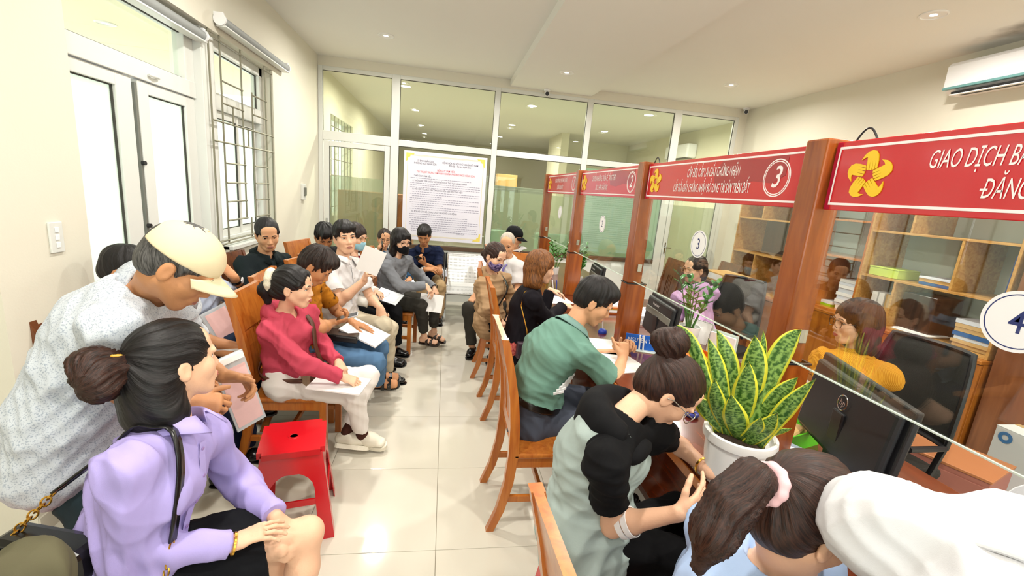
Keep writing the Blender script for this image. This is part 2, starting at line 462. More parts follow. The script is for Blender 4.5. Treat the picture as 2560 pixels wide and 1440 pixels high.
bar('head_rail', xd-.04, xd+.06, .60, 2.14, 2.63, 2.74, parent=d1)
bar('transom_rail', xd-.03, xd+.05, .70, 1.955, 2.215, 2.325, parent=d1)
lined_pane(d1, xd, .70, 1.955, 2.33, 2.63, M_glass)
bar('transom_stile', xd-.03, xd+.045, 1.84, 1.955, 2.32, 2.64, parent=d1)
MB().tube([(xd+.06, 1.40, 2.255), (xd+.075, 1.45, 2.255), (xd+.06, 1.50, 2.255)], .008).build('latch', M_white, d1)
for y0, y1, gy0, gy1 in ((.70, 1.27, .74, 1.135), (1.325, 1.955, 1.425, 1.835)):
    leaf = bpy.data.objects.new('door_leaf', None); link(leaf); leaf.parent = d1
    bar('stile', xd-.02, xd+.035, y0, gy0, .02, 2.21, parent=leaf); bar('stile', xd-.02, xd+.035, gy1, y1, .02, 2.21, parent=leaf)
    bar('rail', xd-.02, xd+.035, gy0, gy1, 2.14, 2.21, parent=leaf); bar('rail', xd-.02, xd+.035, gy0, gy1, .02, .16, parent=leaf)
    lined_pane(leaf, xd, gy0, gy1, .16, 2.14, M_frost)
    if y0 > 1: bar('lock_rail', xd-.01, xd+.03, y0-.02, y0-.001, .05, 2.19, M_grey, leaf, .002); [MB().tube([(xd+.03, y0-.012, z), (xd+.05, y0-.012, z)], .014, 10).build('lock_bolt', M_dark, leaf) for z in (1.72, 1.33)]
# left window with sliding sashes and wrought grille (window_1)
w1 = bpy.data.objects.new('window_1', None); link(w1); w1['kind'] = 'structure'
xw = -1.95
bar('frame', xw-.04, xw+.04, 2.14, 3.22, 2.64, 2.72, parent=w1); bar('frame', xw-.04, xw+.04, 2.14, 3.22, 1.09, 1.15, parent=w1); bar('frame', xw-.04, xw+.04, 3.15, 3.22, 1.09, 2.72, parent=w1); bar('frame', xw-.04, xw+.04, 2.14, 2.20, 1.09, 2.72, parent=w1)
bar('transom_rail', xw-.04, xw+.045, 2.14, 3.22, 2.19, 2.32, parent=w1)
lined_pane(w1, xw-.01, 2.20, 3.15, 2.32, 2.64, M_glass)
for y0, y1, dx in ((2.20, 2.70, 0), (2.66, 3.15, -.03)):
    bar('sash', xw+dx-.015, xw+dx+.02, y0, y0+.05, 1.15, 2.19, parent=w1); bar('sash', xw+dx-.015, xw+dx+.02, y1-.05, y1, 1.15, 2.19, parent=w1)
    bar('sash', xw+dx-.015, xw+dx+.02, y0+.05, y1-.05, 2.13, 2.19, parent=w1); bar('sash', xw+dx-.015, xw+dx+.02, y0+.05, y1-.05, 1.15, 1.21, parent=w1)
    lined_pane(w1, xw+dx, y0+.05, y1-.05, 1.21, 2.13, M_frost)
bar('window_sill', XL-.15, XL+.03, 2.14, 3.24, 1.06, 1.095, parent=w1)
M_iron = mat('grille_paint', '#8b8876', .45, metal=.3)
def gb(p, q): MB().tube([p, q], .0075, 6).build('grille_bar', M_iron, w1)
gx = XL-.012
for y, z0, z1 in ((2.0, 1.12, 2.72), (2.17, 1.12, 2.72), (2.53, 1.30, 2.72), (2.735, 1.30, 2.42), (3.05, 1.12, 2.72), (3.20, 1.12, 2.72), (2.63, 1.935, 2.085), (2.63, 1.12, 1.305), (2.35, 2.085, 2.23)): gb((gx, y, z0), (gx, y, z1))
for z in (2.68, 2.085, 1.932, 1.148): gb((gx+.008, 2.0, z), (gx+.008, 3.20, z))
for z in (2.395, 2.23, 1.772, 1.615, 1.462, 1.307):
    gb((gx+.008, 2.17, z), (gx+.008, 2.53, z)); gb((gx+.008, 2.735, z), (gx+.008, 3.05, z))
gb((gx+.008, 2.0, 1.12), (gx+.008, 3.20, 1.12))
# covered walk outside the left openings
M_soffit = mat('soffit_paint', '#f6efd2', .8)
struct('soffit', MB().box(-5.6, -2.02, -.5, 7.5, 3.05, 3.15), M_soffit)
struct('outer_wall', MB().box(-6.1, -5.9, -.5, 8.5, 0, 1.2), M_soffit)
struct('outer_ground', MB().box(-9, -2.02, -1.5, 11, -.1, -.03), mat('concrete', '#d2cec2', .9, var=.1))
# back glazed partition (window_2) and its door (door_2)
w2 = bpy.data.objects.new('window_2', None); link(w2); w2['kind'] = 'structure'
y0, y1 = YB-.035, YB+.03
def fb(x0, x1, z0, z1, nm='frame_bar', par=None, m=M_white, dy=0): MB().box(x0, x1, y0-dy, y1+dy, z0, z1, .004).build(nm, m, par or w2)
fb(XL+.002, -1.753, 0, 3.18); fb(-.843, -.731, 0, 3.18); fb(.588, .666, 0, 3.18); fb(1.965, 2.046, 0, 3.18); fb(3.35, 3.47, 0, 3.18); fb(4.357, 4.42, 0, 3.18)
for a, b in ((-1.753, -.843), (-.731, .588), (.666, 1.965), (2.046, 3.35), (3.47, 4.357)):
    fb(a, b, 3.128, 3.18); fb(a, b, 2.245, 2.33) if a > -1 else fb(a, b, 2.235, 2.355)
    lined_pane(w2, YB, a, b, 2.33, 3.128, M_smoke, along='x')
for a, b in ((-.731, .588), (.666, 1.965), (2.046, 3.35)):
    fb(a, b, .80, .86, 'dark_rail', m=mat('bronze_rail', '#5a4330', .45)); MB().box(a, b, YB-.01, YB+.01, 0, .80).build('lower_panel', M_white, w2)
    lined_pane(w2, YB, a, b, .86, 2.245, M_smoke, along='x')
M_film = sheer('frost_film', '#b9c4b0', .42, .6); M_blue = sheer('sea_green_film', '#a9d6c4', .62, .5)
MB().box(.666, 1.965, YB+.006, YB+.008, .86, 1.745).build('frost_film', M_film, w2)
MB().box(2.046, 3.35, YB+.006, YB+.008, .86, 2.20).build('green_blind_film', M_blue, w2)
def glass_door(nm, x0, x1, ztop, hinge):
    d = bpy.data.objects.new(nm, None); link(d); d['kind'] = 'structure'
    a, b = x0+.07, x1-.07
    for p, q in ((x0, a), (b, x1)): MB().box(p, q, y0-.01, y1-.02, .01, ztop, .004).build('stile', M_white, d)
    MB().box(a, b, y0-.01, y1-.02, ztop-.07, ztop, .004).build('rail', M_white, d); MB().box(a, b, y0-.01, y1-.02, .01, .15, .004).build('rail', M_white, d)
    lined_pane(d, YB-.02, a, b, .15, ztop-.07, M_smoke, along='x')
    MB().box(a, b, YB-.010, YB-.008, .15, 1.76).build('frost_film', M_film, d)
    hx = x1-.035 if hinge == 'l' else x0+.035
    MB().box(hx-.012, hx+.012, y0-.022, y0-.01, .98, 1.16, .003).tube([(hx, y0-.02, 1.08), (hx, y0-.06, 1.08), (hx-.09*(1 if hinge == 'l' else -1), y0-.06, 1.08)], .009, 8).build('door_handle', mat('chrome', '#c9ccd0', .15, metal=1), d)
    return d
glass_door('door_2', -1.735, -.85, 2.224, 'r')
glass_door('door_3', 3.475, 4.35, 2.224, 'r')
# room behind the partition
YE = 15.0
M_wall2 = mat('back_room_paint', '#dcd8c2', .8, var=.02)
struct('back_room_floor', MB().box(-2.2, 5.2, YB+.03, YE, -.06, -.003), M_tile)
struct('back_room_ceiling', MB().box(-2.2, 5.2, YB+.1, YE, ZC, ZC+.1), mat('back_ceiling_paint', '#dad9ce', .8))
mb = MB(); mb.box(-2.2, -1.9, YB+.1, 5.9, 0, ZC); mb.box(-2.2, -1.9, 7.6, YE, 0, ZC); mb.box(-2.2, -1.9, 5.9, 7.6, 0, 1.1); mb.box(-2.2, -1.9, 5.9, 7.6, 2.72, ZC)
struct('wall_far_left', mb, M_wall2)
struct('wall_far_right', MB().box(5.0, 5.2, YB+.1, YE, 0, ZC), M_wall2)
struct('wall_far', MB().box(-2.2, 5.2, YE, YE+.1, 0, ZC), M_wall2)
struct('wall_far_jut', MB().box(2.9, 5.0, 10.6, 10.8, 0, ZC).box(2.75, 2.95, 9.4, 10.8, 0, ZC), M_wall2)
w4 = bpy.data.objects.new('window_4', None); link(w4); w4['kind'] = 'structure'
for y in (5.9, 6.45, 7.0, 7.55): MB().box(-2.12, -2.06, y, y+.05, 1.1, 2.72).build('frame', M_white, w4)
MB().box(-2.10, -2.09, 5.9, 7.6, 1.1, 2.72).build('pane', M_frost, w4)
for i in range(6): MB().tube([(-1.92, 5.9, 1.25+.26*i), (-1.92, 7.6, 1.25+.26*i)], .008, 6).build('grille_bar', M_iron, w4)
for i in range(7): MB().tube([(-1.92, 6.0+.25*i, 1.1), (-1.92, 6.0+.25*i, 2.72)], .008, 6).build('grille_bar', M_iron, w4)
# ------------------------------------------------------------------ ceiling lamps
M_lens = mat('lamp_lens', '#fff8ea', .4, emit=14); M_lens.cycles.emission_sampling = 'NONE'
M_soff = mat('lamp_trim', '#f1f1ee', .5)
def downlight(x, y, z, label, watts, group, r=.075, area=True):
    t = thing('ceiling_downlight', label, 'lamp', (x, y, z), 0, group)
    MB().lathe([(r+.014, 0), (r+.014, -.006), (r+.004, -.010), (r, -.004)], seg=28).build('trim_ring', M_soff, t, True)
    MB().lathe([(r, -.003), (.0, -.0045)], seg=28).build('lens', M_lens, t)
    if area and watts:
        l = bpy.data.lights.new('downlight', 'AREA'); l.shape = 'DISK'; l.size = .15; l.energy = watts; l.color = (1.0, .955, .88); l.spread = math.radians(170)
        lo = bpy.data.objects.new('downlight_source', l); link(lo); lo.parent = t; lo.location = (0, 0, -.016)
    return t
for x, y, lab in ((-.777, 3.64, 'round downlight in the left ceiling above the bench end'), (1.33, 3.77, 'round downlight in the dropped beam before the glazed partition'), (3.46, 3.70, 'round downlight in the right ceiling near the far corner'), (3.50, 1.33, 'large glaring round downlight at the upper right')):
    downlight(x, y, 3.21 if .79 < x < 1.99 else ZC, lab, LAMP_W, 'hall downlights')
for x, y in ((-.777, 1.30), (-.777, -1.05), (-.777, -3.0), (1.33, 1.42), (1.33, -.95), (1.33, -3.0), (3.5, -1.0), (3.5, -3.0)):
    downlight(x, y, 3.21 if .79 < x < 1.99 else ZC, 'round downlight in the hall ceiling above the frame', LAMP_W, 'hall downlights overhead')
for x, y, a in ((-.79, 5.93, 1), (-.79, 8.38, 1), (-.81, 11.08, 0), (-.84, 13.9, 0), (1.44, 6.66, 1), (1.46, 9.58, 1), (3.53, 6.07, 1), (3.54, 8.71, 0)):
    downlight(x, y, ZC, 'downlight behind the partition glass, %s of the %s row' % (['nearest', 'second', 'third', 'farthest'][[5.93, 8.38, 11.08, 13.9].index(y) if x < 0 else (0 if y < 7 else 1)], 'left' if x < 0 else 'middle' if x < 2 else 'right'), LAMP_W*2.2, 'back room downlights', .075, bool(a))
downlight(-3.5, 3.6, 3.05, 'round lamp in the soffit outside the left fanlight', 0, None)
# ------------------------------------------------------------------ furniture
W_chair = wood('chair_wood', '#a8581c', '#c67a30', .28, 'Z', 6)
W_dark = wood('dark_chair_wood', '#4a2410', '#7a4420', .3, 'Z', 6)
W_post = wood('post_wood', '#7e3a10', '#a4561c', .25, 'Z', 5)
W_counter = wood('counter_wood', '#55200c', '#743214', .18, 'Y', 4, .5)
W_cab = wood('cabinet_wood', '#8a4a12', '#b06a22', .35, 'Z', 3)
W_pale = wood('shelf_edge_wood', '#b07a36', '#d0a25c', .4, 'Y', 6)
M_red = mat('red_plastic', '#c8101c', .22, var=.04, spec=.6)
M_chrome = mat('chrome_steel', '#d4d6d8', .16, metal=1)
M_paper = mat('white_paper', '#f2f1ef', .7, var=.01)
def make_chair(loc, rz, label, m=W_chair, group='wooden slat back chairs'):
    """chair faces local +x; seat height .445, back top 1.06"""
    t = thing('wooden_chair', label, 'chair', (*loc, 0), rz, group)
    sb = MB().box(-.20, .235, -.215, .215, .420, .447, .010); sb.build('seat', m, t)
    ap = MB().box(-.19, .215, -.20, -.178, .365, .421).box(-.19, .215, .178, .20, .365, .421).box(.19, .212, -.18, .18, .365, .421).box(-.20, -.178, -.18, .18, .365, .421)
    for q in (0, 6*0): pass
    for b in ((-.18, .19, -.203, -.180), (-.18, .19, .180, .203)): MB().box(*b, .365, .421, .003).build('apron', m, t)
    MB().box(.185, .208, -.18, .18, .365, .421, .003).build('apron', m, t)
    for sg in (-1, 1):
        MB().box(.182, .222, sg*.1925-.020, sg*.1925+.020, 0, .421, .003).build('leg', m, t)
        prof = [(-.290, 0), (-.245, .12), (-.212, .28), (-.200, .44), (-.205, .60), (-.222, .75), (-.252, .90), (-.292, 1.055)]
        w = [.020, .022, .024, .026, .025, .022, .020, .018]
        out = [(x-a, z) for (x, z), a in zip(prof, w)]+[(x+a, z) for (x, z), a in list(zip(prof, w))[::-1]]
        MB().prism(out, (0, sg*.1975-.0175, 0), (1, 0, 0), (0, 0, 1), (0, 1, 0), .035).build('back_leg', m, t)
        MB().box(-.225, .19, sg*.195-.010, sg*.195+.010, .165, .200, .003).build('stretcher', m, t)
    MB().box(-.03, -.008, -.19, .19, .168, .198, .003).build('stretcher', m, t)
    def slat(y0, y1, z0, z1, th, nm):
        zs = np.linspace(z0, z1, 7); P = [p[0] for p in prof]; Z = [p[1] for p in prof]
        xs = np.interp(zs, Z, P); out = [(x-th/2, z) for x, z in zip(xs, zs)]+[(x+th/2, z) for x, z in list(zip(xs, zs))[::-1]]
        MB().prism(out, (0, y0, 0), (1, 0, 0), (0, 0, 1), (0, 1, 0), y1-y0).build(nm, m, t)
    slat(-.18, .18, .84, 1.055, .026, 'top_rail')
    slat(-.18, .18, .50, .565, .022, 'lower_rail')
    slat(-.18, -.062, .565, .84, .020, 'wide_slat'); slat(.062, .18, .565, .84, .020, 'wide_slat')
    for y in (-.034, 0, .034): slat(y-.0115, y+.0115, .565, .84, .014, 'slat')
    return t
def make_stool(loc, rz, label, z=.47):
    t = thing('plastic_stool', label, 'stool', (*loc, 0), rz, 'red plastic stools')
    bm = bmesh.new(); bmesh.ops.create_cube(bm, size=1); bmesh.ops.scale(bm, vec=(.292, .292, .03), verts=bm.verts)
    bmesh.ops.bevel(bm, geom=[e for e in bm.edges if abs(e.verts[0].co.z-e.verts[1].co.z) > .01], offset=.022, segments=4, affect='EDGES')
    bmesh.ops.translate(bm, vec=(0, 0, z-.015), verts=bm.verts)
    mb = MB().bm(bm); mb.build('seat', M_red, t)
    MB().lathe([(.028, 0), (.026, .003), (.019, .003), (.016, -.001), (.0, -.002)], (0, 0, z), 20).build('seat_boss', M_red, t, True)
    top, bot = .131, .185
    def side(u):       # half-width of the pyramid at height u
        return top+(bot-top)*(1-u/(z-.02))
    for k in range(4):
        R = np.array(Matrix.Rotation(k*math.pi/2, 3, 'Z'))
        # one side wall: arch outline between two corners
        def pt(s_, u): h = side(u); return np.array((h, s_*h, u))@R.T
        outer = []; 
        hw = [(0, .62), (.06, .62), (.17, .62), (.235, .60), (.268, .50), (.283, .35), (.292, .18), (.30, .0)]
        zz = [0, .06, .17, .24, .275, .305, .318, .322]
        leg = .30
        poly_in = []
        ztop = z-.022
        seg = []
        Zs = list(np.linspace(0, .27, 6))+[.30, .325, .342, .350]
        def inner(u):
            if u <= .27: return .64
            return max(0, .64-((u-.27)/.08)**2*.64*.0-(.64*(1-math.sqrt(max(0, 1-((u-.27)/.085)**2)))))
        mbx = MB(); Vv = []
        for sg in (-1, 1):
            for a, b in zip(Zs[:-1], Zs[1:]):
                ia, ib = inner(a), inner(b)
                mbx.add([pt(sg*1, a), pt(sg*ia, a), pt(sg*ib, b), pt(sg*1, b)], [(0, 1, 2, 3) if sg < 0 else (3, 2, 1, 0)])
        ib = inner(Zs[-1])
        mbx.add([pt(-1, Zs[-1]), pt(-ib, Zs[-1]), pt(ib, Zs[-1]), pt(1, Zs[-1]), pt(1, ztop), pt(-1, ztop)], [(0, 1, 2, 3, 4, 5)])
        o = mbx.build('side_panel', M_red, t); md = o.modifiers.new('thick', 'SOLIDIFY'); md.thickness = .004; md.offset = 0
        h = side(.20)
        c = np.array((h-.004, 0, .20))@R.T
        MB().obox(c, [R[:, 0], R[:, 1], (0, 0, 1)], (.004, h*.98, .016)).build('crossbar', M_red, t)
    return t
# chairs of the waiting rows, facing right
make_chair((-.90, .90), 0, 'orange-brown wooden chair under the woman in the pink hoodie')
make_chair((-.98, 1.40), .02, 'wooden chair under the man in mustard looking at his phone')
make_chair((-.95, 2.02), -.2, 'wooden chair under the man fanning himself with white paper')
make_chair((-.97, 2.38), -.05, 'wooden chair under the woman in the light blue mask')
make_chair((-.52, 2.80), -.1, 'wooden chair under the woman in the grey hoodie and black mask')
make_chair((-1.28, 3.0), -.25, 'wooden chair in the far left corner by the glass door')
make_chair((-1.55, 1.05), 0, 'wooden chair by the left wall under the man in light blue', W_dark)
make_chair((-1.50, 2.02), -.12, 'dark wooden chair below the grille window under the man in black', W_dark)
make_chair((-1.55, .50), 0, 'dark wooden chair against the left pillar, mostly hidden', W_dark)
# chairs at the counter, facing right
make_chair((.565, .32), 0, 'orange-brown wooden chair under the man in the green polo')
make_chair((.62, 1.45), 0, 'wooden chair under the woman in the black jacket')
make_chair((.60, 2.20), -.1, 'wooden chair under the woman in the tan jacket and patterned mask')
make_chair((.51, -1.13), .05, 'nearest wooden chair at the counter, cut by the bottom edge')
make_chair((.72, 2.98), -2.0, 'wooden chair under the bald man in white')
make_chair((.80, 3.66), 0, 'wooden chair under the person in the black cap')
make_stool((-.72, .25), .22, 'bright red plastic stool between the lavender shirt and the pink hoodie')
make_stool((-1.02, -.60), .1, 'red plastic stool under the woman in lavender')
make_stool((.54, -.60), .1, 'red plastic stool under the woman in the denim vest')
make_stool((-1.32, -.62), .3, 'red plastic stool at the far left edge below the pillar')
# steel airport benches along the back partition
M_perf = None
def perf():
    m, nt, b = new_mat('perforated_steel')
    tc = nt.nodes.new('ShaderNodeTexCoord'); v = nt.nodes.new('ShaderNodeTexVoronoi'); v.inputs['Scale'].default_value = 55; v.inputs['Randomness'].default_value = 0
    nt.links.new(tc.outputs['Object'], v.inputs['Vector']); cr = nt.nodes.new('ShaderNodeValToRGB')
    cr.color_ramp.elements[0].position = .30; cr.color_ramp.elements[0].color = (*hexc('#9a9c9c'), 1); cr.color_ramp.elements[1].position = .36; cr.color_ramp.elements[1].color = (*hexc('#e6e8e8'), 1)
    nt.links.new(v.outputs['Distance'], cr.inputs[0]); nt.links.new(cr.outputs[0], b.inputs['Base Color']); b.inputs['Metallic'].default_value = .55; b.inputs['Roughness'].default_value = .3
    return m
M_perf = perf()
def bench(x0, n, label):
    w = .60; t = thing('steel_bench', label, 'bench', (x0+n*w/2, 4.1, 0), 0, 'steel benches along the partition')
    X0 = -n*w/2
    prof = [(-.34, .395), (-.30, .412), (-.15, .40), (.02, .392), (.09, .405), (.13, .45), (.19, .60), (.27, .79), (.30, .83), (.32, .832)]
    for i in range(n):
        a, b = X0+i*w+.02, X0+(i+1)*w-.02
        out = [(y, z) for y, z in prof]+[(y+.008, z-.012) for y, z in prof[::-1]]
        MB().prism(out, (a, 0, 0), (0, 1, 0), (0, 0, 1), (1, 0, 0), b-a).build('seat_shell', M_perf, t)
        for e in (a-.004, b+.004): MB().tube([(e, y, z) for y, z in prof], .012, 8).build('shell_edge', M_chrome, t, True)
    MB().box(X0+.02, -X0-.02, -.03, .04, .30, .36, .006).build('beam', mat('black_beam', '#1c1d1f', .35), t)
    for e in (X0+.0, 0 if n % 2 == 0 else X0+w, -X0):
        MB().tube([(e, -.30, .03), (e, 0, .10), (e, .30, .03)], .022, 8).tube([(e, 0, .08), (e, 0, .33)], .024, 8).build('leg', M_chrome, t, True)
        MB().tube([(e, .20, .36), (e, .22, .60), (e, .30, .83)], .018, 8).build('upright', M_dark, t, True)
        MB().tube([(e, -.28, .40), (e, -.28, .60), (e, -.20, .63), (e, .14, .63)], .014, 8).build('arm', M_chrome, t, True)
bench(-1.22, 2, 'steel bench under the notice, behind the man in navy')
bench(.02, 2, 'empty perforated steel bench left of the counter chairs')
# ------------------------------------------------------------------ service counter
YN, YF = -2.15, 4.35
ct = thing('service_counter', 'long dark polished wooden service counter with customer ledge', 'counter', (1.3, 1.1, 0))
def wbox(nm, a, m, par, bev=.004): return MB().box(*a, bev).build(nm, m, par, world=False) if par is None else _wb(nm, a, m, par, bev)
def _wb(nm, a, m, par, bev):
    L = WLOC(par); return MB().box(a[0]-L.x, a[1]-L.x, a[2]-L.y, a[3]-L.y, a[4]-L.z, a[5]-L.z, bev).build(nm, m, par)
ZT = .80
wbox('counter_top', (.90, 1.88, YN, YF, ZT-.035, ZT), W_counter, ct, .008)
wbox('front_panel', (1.21, 1.24, YN, YF, .08, ZT-.035), W_counter, ct)
wbox('plinth', (1.24, 1.80, YN, YF, 0, .08), W_counter, ct)
for y in (YN, -.78, .60, 1.98, 3.36, YF-.03): wbox('side_panel', (1.24, 1.82, y, y+.03, .08, ZT-.035), W_counter, ct)
wbox('edge_strip', (.893, .90, YN, YF, ZT-.04, ZT-.002), W_chair, ct, .002)
PY = [3.665, 2.29, .895, -.47, -1.84]
for i, y in enumerate(PY):
    lab = ['far end post of the counter screen', 'second post from the far end of the counter screen', 'counter post beside the blue name plate', 'nearest large counter post beside the snake plant', 'counter post at the right end beyond the frame'][i]
    t = thing('counter_post', 'square red-brown wooden '+lab, 'post', (1.22, y, ZT), 0, 'counter screen posts')
    MB().box(-.048, .048, -.046, .046, .42, 1.195, .006).build('upper_post', W_post, t)
    MB().box(-.052, .085, -.050, .050, 0, .42, .006).build('lower_post', W_post, t)
    MB().box(-.054, .087, -.052, .052, .412, .420, .002).build('cable_tie', M_dark, t)
    if i < 4:
        MB().box(.0, .03, -.062, -.040, .50, .55, .002).build('glass_clip', M_chrome, t)
M_cglass = glass('counter_pane', (.96, .98, .96), .025)
M_edge = mat('glass_edge', '#d8e6dc', .2)
M_signred = mat('sign_red', '#c8141f', .22, var=.05, vscale=3, coat=.4)
M_signdk = mat('sign_dark_red', '#a31222', .22, coat=.4); M_signpur = mat('sign_edge_magenta', '#b01038', .25, coat=.4)
M_wtext = mat('sign_white', '#fbf3f3', .4); M_gold = mat('sign_gold', '#f4c81c', .4)
SX = 1.205
EX, EY = np.array((0, -1., 0)), np.array((0, 0, 1.))
def emblem(parent, c, R):
    """five golden hands round an open star; each: fingers inwards, rounded wrist outwards, hooked thumb"""
    hand = [(.10, .27), (.19, .24), (.205, .58), (.22, .24), (.31, .23), (.325, .58), (.34, .24), (.42, .25), (.435, .58), (.45, .26), (.53, .30), (.54, .58), (.51, .80), (.41, .95), (.26, 1.0), (.09, .97), (-.06, .86), (-.18, .66), (-.03, .74), (.07, .75), (.085, .5)]
    L = np.array(WLOC(parent))
    for k in range(5):
        a = math.radians(72*k-4); d = np.array((math.sin(a), math.cos(a))); tn = np.array((math.cos(a), -math.sin(a)))
        pol = [tuple((d*(r-.04)+tn*(t-.20))*R) for t, r in hand]
        ar = sum(pol[i][0]*pol[(i+1) % len(pol)][1]-pol[(i+1) % len(pol)][0]*pol[i][1] for i in range(len(pol)))
        if ar < 0: pol = pol[::-1]
        MB().prism(pol, np.array(c)-L, EX, EY, (-1, 0, 0), .0025).build('emblem_hand', M_gold, parent)
def disc_ring(parent, c, ri, ro, m, nm, n=48):
    vs, fs = [], []
    for i in range(n):
        a = 2*math.pi*i/n; d = EX*math.cos(a)+EY*math.sin(a); vs += [np.array(c)+d*ri, np.array(c)+d*ro]
    for i in range(n): j = (i+1) % n; fs.append((2*i, 2*i+1, 2*j+1, 2*j))
    o = make_obj(nm, np.array(vs), fs, m, parent, world=True); md = o.modifiers.new('thick', 'SOLIDIFY'); md.thickness = .0012; return o
def disc(parent, c, r, m, nm, t=.002):
    L = np.array(WLOC(parent)); MB().prism([(r*math.cos(2*math.pi*i/40), r*math.sin(2*math.pi*i/40)) for i in range(40)], np.array(c)-L, EX, EY, (-1, 0, 0), t).build(nm, m, parent)
def sign(yf, yn, lines, num, label, sizes, tx, ex_c, deco=True, align='CENTER'):
    """yf..yn far and near end; lettering reads from far to near"""
    z0, z1 = 1.768, 1.982; zc = (z0+z1)/2; W = yf-yn
    t = thing('counter_sign', label, 'sign', (SX, (yf+yn)/2, z0), 0, 'red counter signs')
    L = WLOC(t)
    MB().box(0, .012, yn-L.y, yf-L.y, 0, z1-z0, .002).build('board', M_signred, t)
    for a, b in ((yf-.022, yf-.002),): MB().box(-.0008, 0, a-L.y, b-L.y, .002, z1-z0-.002).build('board_edge_band', M_signpur, t)
    b = .016; wl = .0075
    for (y_a, y_b, z_a, z_b) in ((yn+b, yf-b, z1-b-wl, z1-b), (yn+b, yf-b, z0+b, z0+b+wl), (yf-b-wl*.7, yf-b, z0+b+wl, z1-b-wl), (yn+b, yn+b+wl*.7, z0+b+wl, z1-b-wl)):
        MB().box(-.0016, .0, y_a-L.y, y_b-L.y, z_a-L.z, z_b-L.z).build('border_line', M_wtext, t)
    emblem(t, (SX-.0005, yf-ex_c, zc), .076)
    for i, s_ in enumerate(lines):
        zt = zc+(.034 if i == 0 else -.040)
        if s_.startswith('Đ') and align == 'LEFT':
            s_ = 'D'+s_[1:]; MB().box(-.0014, -.0006, tx[i]-.011-L.y, tx[i]+.004-L.y, zt-.0025-L.z, zt+.0025-L.z).build('letter_stroke', M_wtext, t)
        text_mesh(s_, sizes[i][0], M_wtext, 'sign_lettering', t, (SX-.0012, tx[i], zt), EX, EY, xs=sizes[i][1], shear=.18, bold=.0016 if align == 'CENTER' else 0, align=align)
    if num:
        c = (SX-.0012, yn+.145, zc)
        disc_ring(t, c, .067, .0715, M_wtext, 'number_ring'); disc_ring(t, c, .060, .0635, M_wtext, 'number_ring')
        text_mesh(num, .115, M_wtext, 'sign_number', t, (SX-.0014, yn+.145, zc), EX, EY, xs=.85, shear=.2, bold=.003)
        if deco:
            pol = [(-.30, .085), (-.22, .088), (-.02, .075), (.10, .088), (.10, .01), (.04, -.02), (-.08, -.01), (-.22, -.03), (-.34, -.02), (-.36, .03)]
            MB().prism(pol[::-1], (SX-.0004-L.x, yn+.20-L.y, zc-L.z), EX, EY, (-1, 0, 0), .0006).build('dark_hand_print', M_signdk, t)
    return t
sign(3.615, 2.342, ['ĐĂNG KÝ CẤP GIẤY CHỨNG NHẬN LẦN ĐẦU', 'QUYỀN SỬ DỤNG ĐẤT'], '1', 'small red counter sign with number 1 at the far end', [(.058, .42), (.058, .42)], [3.0, 3.02], .10, False)
sign(2.24, .946, ['CHUYỂN NHƯỢNG, THỪA KẾ, TẶNG CHO', 'TÁCH, HỢP THỬA ĐẤT'], '2', 'red counter sign with number 2 and two white text lines', [(.060, .46), (.060, .46)], [1.66, 1.68], .10)
sign(.845, -.42, ['CẤP ĐỔI, CẤP LẠI GIẤY CHỨNG NHẬN', 'CẤP ĐỔI GIẤY CHỨNG NHẬN BỔ SUNG TÀI SẢN TRÊN ĐẤT'], '3', 'red counter sign with number 3 and a gold hand emblem', [(.060, .40), (.060, .385)], [.165, .185], .115)
sign(-.52, -1.79, ['GIAO DỊCH BẢO ĐẢM', 'ĐĂNG KÝ'], None, 'largest red counter sign reading GIAO DICH BAO, cut by the right edge', [(.066, .46), (.066, .46)], [-.818, -.955], .135, align='LEFT')
# glass screens under the signs with number stickers
STK = {0: .165, .5: 1.565, 1: 1.545, 1.5: 1.553, 2: 2.905, 2.5: 1.572, 3: -1.096, 3.5: 1.553}
M_stick = mat('sticker_white', '#f6f6f8', .5); M_navy = mat('sticker_navy', '#26326e', .5)
for yf, yn, num, yc, zc, nm in ((3.62, 2.335, '1', STK[2], STK[2.5], 'far'), (2.245, .94, '2', STK[1], STK[1.5], 'second'), (.85, -.425, '3', STK[0], STK[.5], 'third'), (-.515, -1.795, '4', STK[3], STK[3.5], 'nearest')):
    t = thing('glass_screen', ['clear glass screen with the small far number 1 sticker', 'clear glass screen with the number 2 sticker', 'clear glass screen with the number 3 sticker before the lilac clerk', 'nearest clear glass screen with the number 4 sticker at the right edge'][int(num)-1], 'glass screen', (SX+.006, (yf+yn)/2, 1.235), 0, 'counter glass screens')
    L = WLOC(t)
    MB().box(-.003, .003, yn-L.y, yf-L.y, 0, .533).build('pane', M_cglass, t)
    MB().box(-.0035, .0035, yn-L.y, yf-L.y, -.004, .0).build('polished_edge', M_edge, t); MB().box(-.0035, .0035, yf-L.y, yf-L.y+.004, -.004, .533).build('polished_edge', M_edge, t)
    disc(t, (SX-.001, yc, zc), .068, M_stick, 'number_sticker', .001)
    disc_ring(t, (SX-.0022, yc, zc), .058, .0605, M_navy, 'sticker_ring')
    text_mesh(num, .075, M_navy, 'sticker_number', t, (SX-.0025, yc, zc-.002), EX, EY, xs=.8, bold=.0008)
# cable loops on top of the signs
for y in (.79, -.60):
    o = MB().tube([(SX+.02, y+.035-.07*i/8, 1.985+.035*math.sin(math.pi*i/8)) for i in range(9)], .003, 6).build('cable_loop', M_dark, None, True); props(o, 'black cable loop standing on top of the %s' % ('number 3 sign' if y > 0 else 'large right sign'), 'cable')
